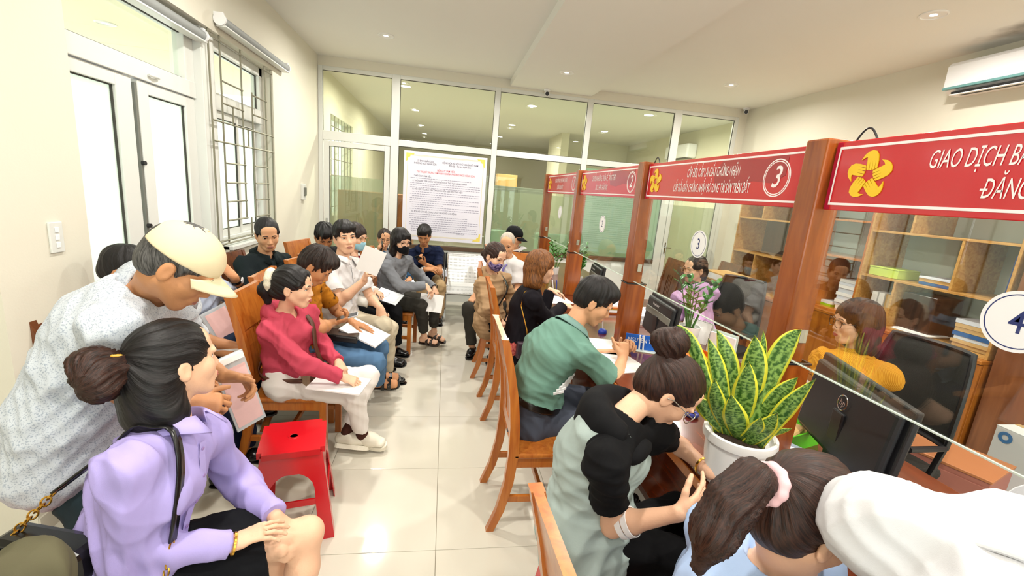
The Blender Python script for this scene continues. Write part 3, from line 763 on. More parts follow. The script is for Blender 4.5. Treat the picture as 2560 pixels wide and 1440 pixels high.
# ------------------------------------------------------------------ people
SKINS = dict(fair='#e8b898', mid='#d9a37c', tan='#c48a5f', deep='#a9714a')
def skin_mat(k):
    return mat('skin_'+k, SKINS[k], rough=.5, var=.10, vscale=14, bump=.08, bscale=140, spec=.35)
def hair_mat(name, c1, c2):
    """strands follow the per-vertex 'strand' vector (round the whorl or the tie)"""
    if name in MATS: return MATS[name]
    m, nt, b = new_mat(name)
    at = nt.nodes.new('ShaderNodeAttribute'); at.attribute_name = 'strand'
    n = nt.nodes.new('ShaderNodeTexNoise'); n.inputs['Scale'].default_value = 26.0; n.inputs['Detail'].default_value = 4; n.inputs['Distortion'].default_value = .15
    nt.links.new(at.outputs['Vector'], n.inputs['Vector'])
    cr = nt.nodes.new('ShaderNodeValToRGB')
    cr.color_ramp.elements[0].position = .36; cr.color_ramp.elements[0].color = (*hexc(c1), 1)
    cr.color_ramp.elements[1].position = .70; cr.color_ramp.elements[1].color = (*hexc(c2), 1)
    nt.links.new(n.outputs[0], cr.inputs[0]); nt.links.new(cr.outputs[0], b.inputs['Base Color'])
    bp = nt.nodes.new('ShaderNodeBump'); bp.inputs['Strength'].default_value = .5; bp.inputs['Distance'].default_value = .003
    nt.links.new(n.outputs[0], bp.inputs['Height']); nt.links.new(bp.outputs[0], b.inputs['Normal'])
    b.inputs['Roughness'].default_value = .48; b.inputs['Specular IOR Level'].default_value = .35
    MATS[name] = m
    return m
def strands(V, F, c, pole, amp, seed):
    """comb the surface: returns displaced vertices and the strand vectors round the axis pole through c"""
    pole = nrm(pole); e1 = nrm(np.cross(pole, (.31, .22, .17))); e2 = np.cross(pole, e1); q = V-c
    x, y, z = q@e1, q@e2, q@pole; u = np.arctan2(y, x); rr = np.sqrt(x*x+y*y); v = np.arctan2(rr, z); r = np.random.RandomState(seed)
    w = u+.10*np.sin(3*v+r.rand()*6); A = np.zeros(len(V))
    for k, g in ((9, 1.), (16, .8), (27, .6), (41, .35)): A += g*np.sin(k*w+r.rand()*6+.6*np.sin(4*v+r.rand()*6))
    A *= np.minimum(1, rr/.05)
    S = np.stack([np.cos(w), np.sin(w), v*.16], 1)
    return V+vnormals(V, F)*(amp*.5*A)[:, None], S
def set_strand(o, S):
    at = o.data.attributes.new('strand', 'FLOAT_VECTOR', 'POINT'); at.data.foreach_set('vector', np.ascontiguousarray(S, dtype=np.float32).ravel())
HAIR = dict(black=('#0b0a0b', '#231f20'), dark=('#15100e', '#3a2a24'), brown=('#4a2a12', '#9a6230'), auburn=('#1c100d', '#45291f'), grey=('#a2968a', '#cfc6b8'), greydark=('#2a2a2a', '#6a6866'))
def cloth(name, col, var=.08, bump=.10, rough=.85, bscale=800, vscale=10): return mat('cloth_'+name, col, rough=rough, var=var, vscale=vscale, bump=bump, bscale=bscale, spec=.15)
def cloth_pattern(name, c1, c2, scale=60, thr=.5, kind='noise'):
    nm = 'cloth_'+name
    if nm in MATS: return MATS[nm]
    m, nt, b = new_mat(nm)
    tc = nt.nodes.new('ShaderNodeTexCoord')
    if kind == 'stripes':
        t = nt.nodes.new('ShaderNodeTexWave'); t.inputs['Scale'].default_value = scale; t.inputs['Distortion'].default_value = .3; t.bands_direction = 'X'
    else:
        t = nt.nodes.new('ShaderNodeTexNoise'); t.inputs['Scale'].default_value = scale; t.inputs['Detail'].default_value = 2
    nt.links.new(tc.outputs['Object'], t.inputs['Vector'])
    cr = nt.nodes.new('ShaderNodeValToRGB')
    cr.color_ramp.elements[0].position = thr-.06; cr.color_ramp.elements[0].color = (*hexc(c1), 1)
    cr.color_ramp.elements[1].position = thr+.06; cr.color_ramp.elements[1].color = (*hexc(c2), 1)
    nt.links.new(t.outputs[0], cr.inputs[0]); nt.links.new(cr.outputs[0], b.inputs['Base Color'])
    b.inputs['Roughness'].default_value = .85; b.inputs['Specular IOR Level'].default_value = .15
    MATS[nm] = m
    return m
CURL = dict(flat=(6, 8, 6), relax=(22, 28, 18), hold=(48, 52, 34), grip=(62, 66, 40), fist=(78, 85, 55), spread=(12, 14, 10))
def rot_about(v, ax, deg):
    a = math.radians(deg); ax = nrm(ax); v = np.asarray(v, float)
    return v*math.cos(a)+np.cross(ax, v)*math.sin(a)+ax*np.dot(ax, v)*(1-math.cos(a))
def add_hand(v, wr, d, palm, side, curl, s, thumb_out=38, spread=4):
    d = nrm(d); palm = np.asarray(palm, float); palm = nrm(palm-d*np.dot(palm, d))
    th = np.cross(d, palm)*(1 if side == 'r' else -1)
    cu = CURL[curl] if isinstance(curl, str) else curl
    wr = np.array(wr, float)
    v.eca(wr, wr+d*.03*s, .026*s, .019*s, .034*s, .017*s, th, k=.015)
    v.eca(wr+d*.025*s, wr+d*.082*s, .034*s, .016*s, .037*s, .0135*s, th, k=.012)
    L = [(.040, .025, .021), (.044, .028, .022), (.041, .026, .021), (.033, .020, .019)]
    R = [.0088, .0090, .0086, .0076]
    tips = []
    for i in range(4):
        off = (.0295-.0195*i)*s; back = [.004, 0, .004, .012][i]
        p = wr+d*(.086-back)*s+th*off
        dd = rot_about(d, palm, (1 if side == 'r' else -1)*(1.5-i)*-spread)
        p0 = p-dd*.012*s; bx = np.cross(dd, palm); 
        for j in range(3):
            dd = rot_about(dd, bx, cu[j]*(1+.07*(i-1))); q = p0+dd*(L[i][j]+(.012 if j == 0 else 0))*s
            v.cap(p0, q, R[i]*s*(1-.08*j), R[i]*s*(1-.08*(j+1)), k=.0045); p0 = q
        tips.append(p0)
    p = wr+d*.022*s+th*.022*s+palm*.004*s
    dd = nrm(d*math.cos(math.radians(thumb_out))+th*math.sin(math.radians(thumb_out))+palm*.25)
    q = p+dd*.042*s; v.cap(p, q, .0145*s, .0115*s, k=.012)
    dd = nrm(dd*.8+d*.35+palm*.10); q2 = q+dd*.032*s; v.cap(q, q2, .0110*s, .0098*s, k=.005)
    dd = nrm(dd*.9+d*.3+palm*.15); q3 = q2+dd*.024*s; v.cap(q2, q3, .0098*s, .0082*s, k=.004)
    return tips, q3
def ring(c, a, b, ra, rb, n=20): return [np.array(c)+np.array(a)*ra*math.cos(2*math.pi*i/n)+np.array(b)*rb*math.sin(2*math.pi*i/n) for i in range(n)]

class Person:
    def __init__(s, label, J, o, group=None):
        s.o = o; s.J = {k: np.array(v, float) for k, v in J.items()}; J = s.J
        s.sc = o.get('s', 1.0); s.f = o.get('sex', 'm') == 'f'; s.vox = o.get('vox', .006)
        P, N = J['pelvis'], J['neck']
        s.t = nrm(N-P); s.lS = nrm(J['lsh']-J['rsh']); s.lH = nrm(J['lhip']-J['rhip'])
        s.fS = nrm(np.cross(s.lS, s.t)); s.fH = nrm(np.cross(s.lH, (0, 0, 1.)))
        base = (float(P[0]), float(P[1]), 0)
        s.e = thing('person', label, 'person', base, 0, group)
        y, p, r = [math.radians(a) for a in o['head']]
        F = np.array([math.sin(y)*math.cos(p), math.cos(y)*math.cos(p), -math.sin(p)])
        L = np.array([-math.cos(y), math.sin(y), 0.]); U = nrm(np.cross(F, L)); 
        L2 = L*math.cos(r)+U*math.sin(r); U2 = U*math.cos(r)-L*math.sin(r)
        s.A = np.array([L2, F, U2]); s.hs = 1.05*s.sc**.5*o.get('hs', 1.0); s.hc = J['head']
        s.bow = o.get('bow', .02)
        s.seed = o.get('seed', 1)
        s.skin = skin_mat(o.get('skin', 'mid'))
    def H(s, x, y, z): return s.hc+(np.array((x, y, z))*s.hs)@s.A
    def D(s, x, y, z): return (np.array((x, y, z), float))@s.A
    def spine(s, tau):
        P, N = s.J['pelvis'], s.J['neck']
        q = P+(N-P)*tau-s.fS*s.bow*4*tau*(1-tau) if 0 <= tau <= 1 else P+(N-P)*tau
        r = nrm(s.lH*(1-tau)+s.lS*tau) if 0 <= tau <= 1 else (s.lH if tau < 0 else s.lS)
        return q, r
    def stations(s):
        c = s.sc*s.o.get('fat', 1.0)
        if s.f: S = [(-.10, .150, .105), (.10, .160, .115), (.38, .132, .100), (.66, .146, .106), (.84, .130, .088)]
        else: S = [(-.10, .150, .105), (.10, .158, .116), (.38, .150, .112), (.66, .166, .118), (.84, .148, .094)]
        return [(a, w*c, d*c) for a, w, d in S]
    def torso(s, v, g, scale=1.0, lo=0, hi=99, k=.03):
        S = s.stations()
        for i in range(len(S)-1):
            if i < lo or i >= hi: continue
            (ta, wa, da), (tb, wb, db) = S[i], S[i+1]
            a, ra = s.spine(ta); b, rb = s.spine(tb)
            v.eca(a, b, wa*scale+g, da*scale+g, wb*scale+g, db*scale+g, nrm(ra+rb), k=k)
        if s.f and lo == 0 and scale > .9:
            q, r = s.spine(.66)
            for sg in (1, -1): v.ell(q+r*sg*.062*s.sc+s.fS*.072*s.sc, [(.058*s.sc+g*.6)]*3, k=.05)
        if s.o.get('belly'):
            q, r = s.spine(.32); v.ell(q+s.fS*.05*s.sc, [.13*s.sc*s.o['belly']+g, .13*s.sc*s.o['belly']+g, .15*s.sc], k=.06)
    def head_prims(s, v, world=True):
        fw = .94 if s.f else 1.0; h = s.hs
        def E(x, y, z, rx, ry, rz, k=.02, op=1, tilt=None):
            A = s.A if world else np.eye(3)
            if tilt is not None: A = np.array(tilt)@A
            c = s.H(x, y, z) if world else np.array((x, y, z))*h
            v.ell(c, np.array((rx, ry, rz))*h, A, k*h, op)
        def Cc(a, b, ra, rb, k=.02):
            if world: v.cap(s.H(*a), s.H(*b), ra*h, rb*h, k*h)
            else: v.cap(np.array(a)*h, np.array(b)*h, ra*h, rb*h, k*h)
        E(0, -.012, .034, .075*fw, .095, .084, k=.01)
        E(0, .022, -.030, .060*fw, .066, .078, k=.03)
        jf = .85 if s.f else 1.0
        E(0, .060, -.096, .021*jf, .018, .016, k=.03)
        for sg in (1, -1):
            Cc((sg*.053*fw*jf**.5, .0, -.045), (sg*.019*jf, .056, -.097), .019*jf, .016*jf, k=.025)
            E(sg*.036*fw, .054, -.028, .026, .026, .026, k=.025)
            E(sg*.030, .083, .016, .024, .010, .009, k=.018)
        E(0, .066, .050, .050*fw, .022, .036, k=.025)
        for sg in (1, -1): E(sg*.031, .094, -.002, .016, .012, .0095, k=.012, op=-1)
        nl = .103 if not s.f else .100
        Cc((0, .082, .006), (0, nl-.002, -.033), .0085, .0115, k=.012)
        for sg in (1, -1): E(sg*.0115, .091, -.038, .0085, .010, .0075, k=.007)
        E(0, .080, -.066, .026, .014, .016, k=.016)
        E(0, .0875, -.062, .020, .0085, .0055, k=.006)
        E(0, .0865, -.073, .017, .0085, .0062, k=.006)
        if not s.o.get('noear'):
            for sg in (1, -1):
                E(sg*.077*fw, -.012, -.012, .0075, .019, .031, k=.008)
                E(sg*.0855*fw, -.006, -.010, .005, .010, .018, k=.005, op=-1)
    def surf(s, x, z):
        if not hasattr(s, '_hv'):
            s._hv = Vol(.004); s.head_prims(s._hv, False)
        ys = np.linspace(.125, 0, 126); Q = np.stack([np.full(126, x), ys, np.full(126, z)], 1)*s.hs
        d = s._hv.at(Q); i = np.argmax(d < 0)
        return ys[i]
    def limb(s, v, a, b, ra, rb, k=.02): v.cap(a, b, ra, rb, k)
    def body(s):
        J = s.J; c = s.sc; o = s.o; v = Vol(s.vox); g = .87 if s.f else 1.0
        top = o['top']; bot = o['bottom']
        s.torso(v, 0, .62, 0, 3); s.torso(v, 0, .88, 3)
        N = J['neck']; hb = s.H(0, -.028, -.055)
        v.cap(N-s.t*.02*c, hb, .056*c*g, .050*c*g, k=.03)
        for a in 'lr':
            v.cap(N-s.t*.075*c, J[a+'sh']-s.t*.02*c, .032*c, .034*c*g, k=.04)
            ls = top['sleeve'] == 'long'; ns = top['sleeve'] == 'none'
            hu = 1.0 if ns or top['sleeve'] == 'short' else .62
            v.cap(J[a+'sh'], J[a+'el'], .047*c*g*hu, .038*c*g*hu, k=.03)
            fa = .68 if ls else 1.0
            mid = J[a+'el']*.68+J[a+'wr']*.32
            v.cap(J[a+'el'], mid, .037*c*g*fa, .040*c*g*fa, k=.03); v.cap(mid, J[a+'wr'], .040*c*g*fa, .026*c*g, k=.02)
            hd = o.get(a+'h', {}); d = nrm(hd.get('dir', J[a+'wr']-J[a+'el']))
            pl = hd.get('palm', (0, 0, -1.))
            s.__dict__[a+'tips'] = add_hand(v, J[a+'wr'], d, pl, a, hd.get('curl', 'relax'), c*(.93 if s.f else 1.03), hd.get('thumb', 38), hd.get('spread', 4))
            hid = {'trousers': (.62, .62), 'skirt': (.7, 1.0), 'short': (.7, 1.0), 'crop': (.62, .8)}[bot['kind']]
            K = J[a+'kn']; A_ = J[a+'an']
            v.cap(J[a+'hip'], K, .074*c*hid[0], .056*c*(hid[0]+hid[1])/2, k=.04)
            ft = o.get(a+'f'); fd = nrm(ft if ft is not None else (s.fH[0], s.fH[1], 0))
            bk = nrm(s.fH*-1)
            calf = K*.68+A_*.32
            v.cap(K, calf, .050*c*hid[1], .052*c*hid[1], k=.03); v.cap(calf, A_, .052*c*hid[1], .035*c*(1 if hid[1] == 1 else .85), k=.03)
            up = nrm(nrm(K-A_)-fd*np.dot(nrm(K-A_), fd)); s.__dict__[a+'foot'] = (A_, fd, up)
            h0 = A_-up*.045*c; q_ = 1.0 if (o.get('shoes') or {}).get('kind', 'sandal') == 'sandal' else .72
            v.cap(A_, h0-fd*.025*c, .033*c, .030*c*q_, k=.02); v.eca(h0-fd*.03*c*q_, h0+fd*.085*c-up*.012*c, .029*c*q_, .032*c*q_, .039*c*q_, .024*c*q_, np.cross(fd, up), k=.02)
            v.eca(h0+fd*.085*c-up*.014*c, h0+fd*.14*c*q_-up*.018*c, .040*c*q_, .021*c*q_, .036*c*q_, .014*c*q_, np.cross(fd, up), k=.015)
        s.head_prims(v)
        V, F = v.mesh()
        make_obj('body', V, F, s.skin, s.e, True, world=True)
    # ---------------- clothes
    def garment(s, name, v, m, amp=.004, f=24, hot=(), parent=None):
        V, F = v.mesh()
        if amp: V = folds(V, vnormals(V, F), amp, s.seed, f, hot)
        return make_obj(name, V, F, m, parent or s.e, True, world=True)
    def top(s):
        o = s.o['top']; J = s.J; c = s.sc; g = o.get('g', .014); v = Vol(o.get('vox', max(.0075, s.vox*1.35)))
        gf = .88 if s.f else 1.0; N = J['neck']; hb = s.H(0, -.028, -.055); nd = nrm(hb-N)
        cuts = []
        for a in 'lr':
            sh, el, wr = J[a+'sh'], J[a+'el'], J[a+'wr']
            v.cap(N-s.t*.062*c, sh-s.t*.012*c, .044*c+g*.5, .043*c*gf+g, k=.05)
            if o['sleeve'] == 'none':
                v.p.pop(); v.cap(N-s.t*.062*c, N*.32+sh*.68-s.t*.02*c, .044*c+g*.5, .040*c*gf+g*.8, k=.05); v.cap(sh-s.t*.03*c-s.lS*(.0), el, .062*c*gf+g*.3, .06*c, k=.012, op=-1)
                continue
            ud = nrm(el-sh); L = np.linalg.norm(el-sh)
            if o['sleeve'] == 'short':
                fr = o.get('frac', .72); e2 = sh+ud*L*fr
                v.cap(sh-s.t*.012*c, e2+ud*.05, .047*c*gf+g, .050*c*gf+g*1.5, k=.04); cuts.append((e2, ud, .11))
            else:
                fd = nrm(wr-el); w2 = wr-fd*o.get('short_by', .0)
                v.cap(sh-s.t*.012*c, el, .047*c*gf+g, .044*c*gf+g, k=.04); v.cap(el, w2+fd*.03, .046*c*gf+g, .033*c*gf+g*.75, k=.03); cuts.append((w2-fd*.005, fd, .065))
        for e2, d, r in cuts: v.cyl(e2, e2+d*.16, r, k=.004)
        s.torso(v, g)
        if o.get('hem'):
            q, r = s.spine(-.08); 
            v.eca(q, q-np.array((0, 0, o['hem'])), .165*c+g, .12*c+g, .17*c+g, .125*c+g, s.lH, k=.03)
        if o.get('hip'):
            for a in 'lr': v.ell(J[a+'hip']-s.fH*.03*c, np.array((.092, .10, .09))*c+.012+o['hip'], k=.06)
        if o.get('tail') is not None:     # loose hem of a leaning standing figure
            q, r = s.spine(.1); q2 = J['pelvis']+np.array(o['tail']); v.eca(q, q2, .165*c+g, .125*c+g, .18*c+g, .135*c+g, s.lH, k=.04)
        for a in 'lr':
            if o['sleeve'] != 'none': v.cap(N-s.t*.062*c, J[a+'sh']-s.t*.012*c, .044*c+g*.5, .043*c*gf+g, k=.05)
        if o.get('tuck'): q_, _ = s.spine(o['tuck']); v.cyl(q_, q_-s.t*.30, .24, k=.004)
        # neck opening
        nr = o.get('neck', .062)*c; fo = o.get('vneck', 0)
        cd_ = nrm(s.t*.62+nd*.38); c1_ = N+s.t*o.get('nlow', .012); v.cyl(c1_, c1_+cd_*.20, nr+.035, k=.01)
        v.cap(N-s.t*.05-s.fS*.004, N+nd*.06, nr*.96, nr, k=.006, op=-1)
        if fo: v.cap(N+s.fS*.055*c-s.t*.0, N+s.fS*(.105)*c-s.t*fo, .036*c, .006, k=.012, op=-1)
        hot = [(J[a+j], .10, 1.2) for a in 'lr' for j in ('el', 'sh')]+[(s.spine(.2)[0], .2, 1.0)]
        s.top_obj = s.garment(o.get('name', 'shirt'), v, o['mat'], o.get('amp', .0075), o.get('f', 34), hot)
        if o.get('collar'): s.collar(o.get('cmat', o['mat']), o['collar'])
        if o.get('hood'): s.hood(o.get('hmat', o['mat']), o['hood'])
        if o.get('placket'):
            mb = MB(); P0 = []; tv = Vol(.01); s.torso(tv, g)
            for i in range(9):
                tau = .93-.62*i/8; q, r = s.spine(tau); P0.append(s.ray_front(tv, q, .007))
            r = s.lS
            for i in range(8):
                mb.add([P0[i]-r*.014, P0[i]+r*.014, P0[i+1]+r*.014, P0[i+1]-r*.014], [(0, 1, 2, 3)])
            ob = mb.build('button_placket', o['mat'], s.e, world=True)
            for i in (0, 2, 4, 6):
                b = MB(); b.lathe([(.0055, 0), (.0055, .002), (.0035, .003)], P0[i]*.5+P0[i+1]*.5+s.fS*.001, 10, ax=[s.lS, np.cross(s.fS, s.lS), s.fS]); b.build('button', o['placket'], s.e, True, world=True)
        return v
    def ray_front(s, v, q, off):
        ts = np.linspace(.30, 0, 121); Q = q+s.fS*ts[:, None]; d = v.at(Q); i = int(np.argmax(d < 0)); return q+s.fS*(ts[i]+off)
    def collar(s, m, kind='shirt'):
        N = s.J['neck']; c = s.sc; hb = s.H(0, -.028, -.055); nd = nrm(hb-N); r = s.lS
        f = nrm(np.cross(r, nd)); r = nrm(np.cross(nd, f)); R = (.070 if not s.f else .063)*c
        vs = []; fs = []; n = 25; gap = 24 if kind == 'shirt' else 12
        for i in range(n):
            a = math.radians(-180+gap+(360-2*gap)*i/(n-1)); fr = abs(a)/math.pi   # 0 at the back
            d = -f*math.cos(a)+r*math.sin(a)
            c0 = N+f*.012*c; dip = nd*(-.018*fr*c)
            tip = max(0, fr-.62)/.3
            p1 = c0+d*R*1.05+dip-nd*.008; p2 = c0+d*R*1.0+dip+nd*(.040-.008*fr)*c; p3 = c0+d*(R*1.10)+dip+nd*(.041-.008*fr)*c
            p4 = c0+d*(R*1.50+.010)+dip+nd*(.004-.030*min(1, tip))*c+f*.016*tip
            vs += [p1, p2, p3, p4]
        for i in range(n-1):
            for j in range(3): fs.append((i*4+j, i*4+j+1, i*4+5+j, i*4+4+j))
        ob = make_obj('collar', np.array(vs), fs, m, s.e, True, world=True)
        md = ob.modifiers.new('thick', 'SOLIDIFY'); md.thickness = .004; md.offset = 0
        return ob
    def hood(s, m, kind='down', big=1.0):
        N = s.J['neck']; c = s.sc; v = Vol(.009); b = -s.fS; r = s.lS; t = s.t
        pts = []
        for i in range(9):
            a = math.radians(-112+224*i/8); pts.append(N+b*(math.cos(a)*.088)*c+r*math.sin(a)*.104*c+t*(.012-.05*(1-math.cos(a))*.5)*c)
        for p, q in zip(pts[:-1], pts[1:]): v.cap(p, q, .030*c*big, .030*c*big, k=.03)
        v.ell(N+b*.105*c-t*.05*c*big, (.085*c*big, .04*c*big, .07*c*big), np.array([r, b, t]), k=.05)
        if big > 1: v.eca(N+b*.03*c-t*.055*c, N+s.fS*.075*c-t*.10*c, .135*c, .05*c, .09*c, .04*c, r, k=.05); hb = s.H(0, -.028, -.055); v.cap(N-t*.06*c, hb, .054*c, .054*c, k=.01, op=-1)
        s.garment('hood', v, m, .006, 30)
    def bottom(s):
        o = s.o['bottom']; J = s.J; c = s.sc; g = o.get('g', .012); v = Vol(max(.008, s.vox*1.4)); fat = s.o.get('fat', 1)
        if o['kind'] in ('trousers', 'crop'):
            loose = o.get('loose', 1.0)
            for a in 'lr':
                h, K, A_ = J[a+'hip'], J[a+'kn'], J[a+'an']; d = nrm(A_-K); L = np.linalg.norm(A_-K)
                v.cap(h, K, .083*c*loose+g, .060*c*loose+g, k=.05)
                fr = o.get('len', .97); e2 = K+d*L*fr
                fl = o.get('flare', 1.0)
                v.cap(K, e2+d*.03, .057*c*loose+g, .044*c*loose*fl+g, k=.04); v.cyl(e2, e2+d*.2, .075*loose*fl+g, k=.004)
        else:
            L = o.get('len', .9); mh = (J['lhip']+J['rhip'])/2; mk = (J['lkn']+J['rkn'])/2
            e2 = mh+(mk-mh)*L; d = nrm(mk-mh); w = np.linalg.norm(J['lkn']-J['rkn'])/2
            v.eca(mh, e2+d*.03, .165*c+g, .098*c+g, max(.10, w*L+.06)*c+g, .078*c+g, s.lH, k=.05)
            for a in 'lr':
                h, K = J[a+'hip'], J[a+'kn']; v.cap(h, h+(K-h)*L, .082*c+g, .064*c+g, k=.06)
            v.cyl(e2, e2+d*.25, .30, k=.006)
        a0, r = s.spine(-.10); b0, r2 = s.spine(.16)
        v.eca(a0, b0, .158*c*fat+g*.6, .115*c*fat+g*.6, .155*c*fat+g*.5, .114*c*fat+g*.5, s.lH, k=.03)
        for a in 'lr': v.ell(J[a+'hip']-s.fH*.03*c, np.array((.092, .10, .09))*c+g, k=.06)
        hot = [(J[a+'hip'], .16, 1.0) for a in 'lr']+[(J[a+'kn'], .12, 1.0) for a in 'lr']
        s.garment({'skirt': 'skirt', 'short': 'shorts'}.get(o['kind'], 'trousers'), v, o['mat'], o.get('amp', .008), 28, hot)
        if o.get('belt'):
            w_ = Vol(.006); e_ = .009
            w_.eca(a0, b0, .158*c*fat+g*.6+e_, .115*c*fat+g*.6+e_, .155*c*fat+g*.5+e_, .114*c*fat+g*.5+e_, s.lH, k=.03)
            for a in 'lr': w_.ell(J[a+'hip']-s.fH*.03*c, np.array((.092, .10, .09))*c+g+e_, k=.06)
            q1, _ = s.spine(.165); q0 = q1-s.t*.042
            w_.cyl(q1, q1+s.t*.3, .35); w_.cyl(q0, q0-s.t*.4, .40)
            V, F = w_.mesh(); make_obj('belt', V, F, o['belt'], s.e, True, world=True)
    def shoes(s):
        o = s.o.get('shoes')
        if not o: return
        c = s.sc
        for a in 'lr':
            A_, fd, up = s.__dict__[a+'foot']; sd = np.cross(fd, up); h0 = A_-up*.045*c
            k = o['kind']; 
            sole = []
            for x, w in ((-.065, .024), (-.05, .033), (-.01, .034), (.05, .040), (.10, .044), (.14, .040), (.165, .026), (.172, .010)): sole.append((x, w))
            out = [(x*c, w*c) for x, w in sole]+[(x*c, -w*c) for x, w in sole[::-1]]
            th = {'sneaker': .028, 'loafer': .012, 'sandal': .016, 'heel': .012}[k]
            zb = -.085*c+.052*c
            if k != 'sandal':
                v = Vol(.0055); x_ = 1.14 if k == 'sneaker' else 1.0
                v.eca(h0-fd*.040*c-up*.004, h0+fd*.05*c-up*.006*c, .034*c*x_, .036*c*x_, .041*c*x_, .038*c*x_, sd, k=.02)
                v.eca(h0+fd*.05*c-up*.010*c, h0+fd*.138*c-up*.016*c, .042*c*x_, .032*c*x_, .036*c*x_, .021*c*x_, sd, k=.02)
                v.cyl(h0-up*.036*c, h0-up*.2, .3, k=.003)
                if k == 'sneaker': v.ell(h0+fd*.045*c+up*.012*c, (.045*c, .075*c, .034*c), np.array([sd, fd, up]), k=.03)
                oh = .020 if k == 'sneaker' else .004
                v.cap(h0+up*(oh+.022)-fd*.015*c, h0+up*.10+fd*.01, .030*c, .04, k=.006, op=-1)
                V, F = v.mesh(); ob = make_obj('shoe', V, F, o['mat'], s.e, True, world=True)
                if k == 'sneaker':
                    for i in range(4):
                        p = h0+fd*(.045+.02*i)*c+up*(.027-.006*i)*c
                        mb = MB(); mb.tube([p-sd*.018*c-up*.004, p+up*.003, p+sd*.018*c-up*.004], .003, 6); mb.build('lace', o['mat'], ob, True, world=True) if False else mb.build('lace', o['mat'], s.e, True, world=True)
                else:
                    mb = MB(); p = h0+fd*.075*c+up*.012*c; mb.obox(p, [sd, nrm(fd-up*.3), up], (.018, .006, .003), .001); mb.build('buckle', o.get('bmat', o['mat']), s.e, world=True)
            mb = MB(); mb.prism(out, h0-up*(.036*c), fd, sd, -up, th); mb.build('sole', o.get('sole', o['mat']), s.e, world=True)
            if k == 'sandal':
                for x, hh in ((.035, .030), (.085, .024)):
                    p = h0+fd*x*c; pts = [p+sd*.044*c-up*.036*c, p+sd*.040*c-up*.005*c, p+sd*.018*c+up*(hh-.013)*c, p-sd*.018*c+up*(hh-.013)*c, p-sd*.040*c-up*.005*c, p-sd*.044*c-up*.036*c]
                    mb = MB()
                    for i in range(5):
                        q0, q1 = pts[i], pts[i+1]; mb.obox((q0+q1)/2, [nrm(q1-q0), fd, np.cross(nrm(q1-q0), fd)], (np.linalg.norm(q1-q0)/2+.002, .014, .003), .001)
                    mb.build('strap', o['mat'], s.e, world=True)
            if o.get('sock'):
                K = s.J[a+'kn']; d = nrm(K-A_); v = Vol(.006); v.cap(A_-d*.02, A_+d*.06, .036*c, .036*c, k=.01); v.cap(A_, h0+fd*.03*c, .037*c, .034*c, k=.02); v.cyl(A_+d*.055, A_+d*.2, .08)
                V, F = v.mesh(); make_obj('sock', V, F, o['sock'], s.e, True, world=True)
    # ---------------- head details
    def loc_obj(s, name, mb, m, smooth=True, parent=None):
        V = np.array(mb.v)*s.hs; mb.v = [tuple(x) for x in V@s.A+s.hc]
        return mb.build(name, m, parent or s.e, smooth, world=True)
    def face(s):
        o = s.o; wht = mat('eye_white', '#e9e4dc', .25); iris = mat('eye_iris', '#1b110c', .15); hm = mat('brow_hair', '#1c1512', .6)
        op = o.get('eyes', 1.0)
        for sg in (1, -1):
            x = sg*.031; y = s.surf(x, 0.0); mb = MB(); n, m_ = 14, 8
            rx, ry, rz = .0140, .0085, .0062*op
            vs = []; 
            for i in range(m_+1):
                ph = math.pi*i/m_
                for k in range(n):
                    th = 2*math.pi*k/n; vs.append((rx*math.sin(ph)*math.cos(th), ry*math.cos(ph), rz*math.sin(ph)*math.sin(th)))
            vs = [(x+a, y-.0045+b, .0005+c-abs(a)*.12) for a, b, c in vs]
            for i in range(m_):
                for k in range(n):
                    f = (i*n+k, i*n+(k+1) % n, (i+1)*n+(k+1) % n, (i+1)*n+k); mb.cm = 0; mb.add([], []); mb.f.append(list(f)); mb.m.append(0)
            mb.v = vs
            s.loc_obj('eye', mb, [wht])
            mb = MB(); mb.lathe([(.0062, 0), (.0058, .0012), (.003, .0018), (.0, .002)], (x+o.get('gaze', 0)*.004, y+.0022, .0005), 14, ax=[(1, 0, 0), (0, 0, -1), (0, 1, 0)])
            V = np.array(mb.v); V[:, 2] = np.clip(V[:, 2], -.0058*op, .0058*op); mb.v = [tuple(q) for q in V]
            s.loc_obj('iris', mb, iris)
            pts = []
            for i in range(7):
                u = -1+2*i/6; xx = x+u*.0155; zz = .0005+.0072*op*(1-u*u)-abs(u)*.0015; pts.append((xx, s.surf(xx, zz)+.0008, zz))
            mb = MB(); mb.tube(pts, [.0006, .0012, .0016, .0017, .0016, .0012, .0006], 6); s.loc_obj('eyelid', mb, hm)
            pts = []
            for i in range(7):
                u = i/6; xx = sg*(.014+.036*u); zz = .0195+.006*math.sin(u*2.4)-.004*u*u; pts.append((xx, s.surf(xx, zz)+.0004, zz))
            bw = .0026 if s.f else .0034
            mb = MB(); mb.tube(pts, [bw*.9, bw, bw*1.1, bw, bw*.9, bw*.7, bw*.3], 6); s.loc_obj('eyebrow', mb, hm)
        lm = mat('lips_'+('f' if s.f else 'm')+o.get('skin', 'mid'), o.get('lips', '#b4574f' if s.f else '#a5685a'), .4)
        for zz, r in ((-.0625, .0042), (-.0730, .0050)):
            pts = []
            for i in range(9):
                u = -1+2*i/8; xx = u*.0225; z2 = zz-(zz+.0675)*abs(u)**1.5+(.001 if zz > -.065 else 0)*(abs(u) < .2)*-1; pts.append((xx, s.surf(xx, z2)-.0015, z2))
            mb = MB(); mb.tube(pts, [r*(.25+.75*(1-(-1+2*i/8)**2)**.6) for i in range(9)], 8); s.loc_obj('lip', mb, lm)
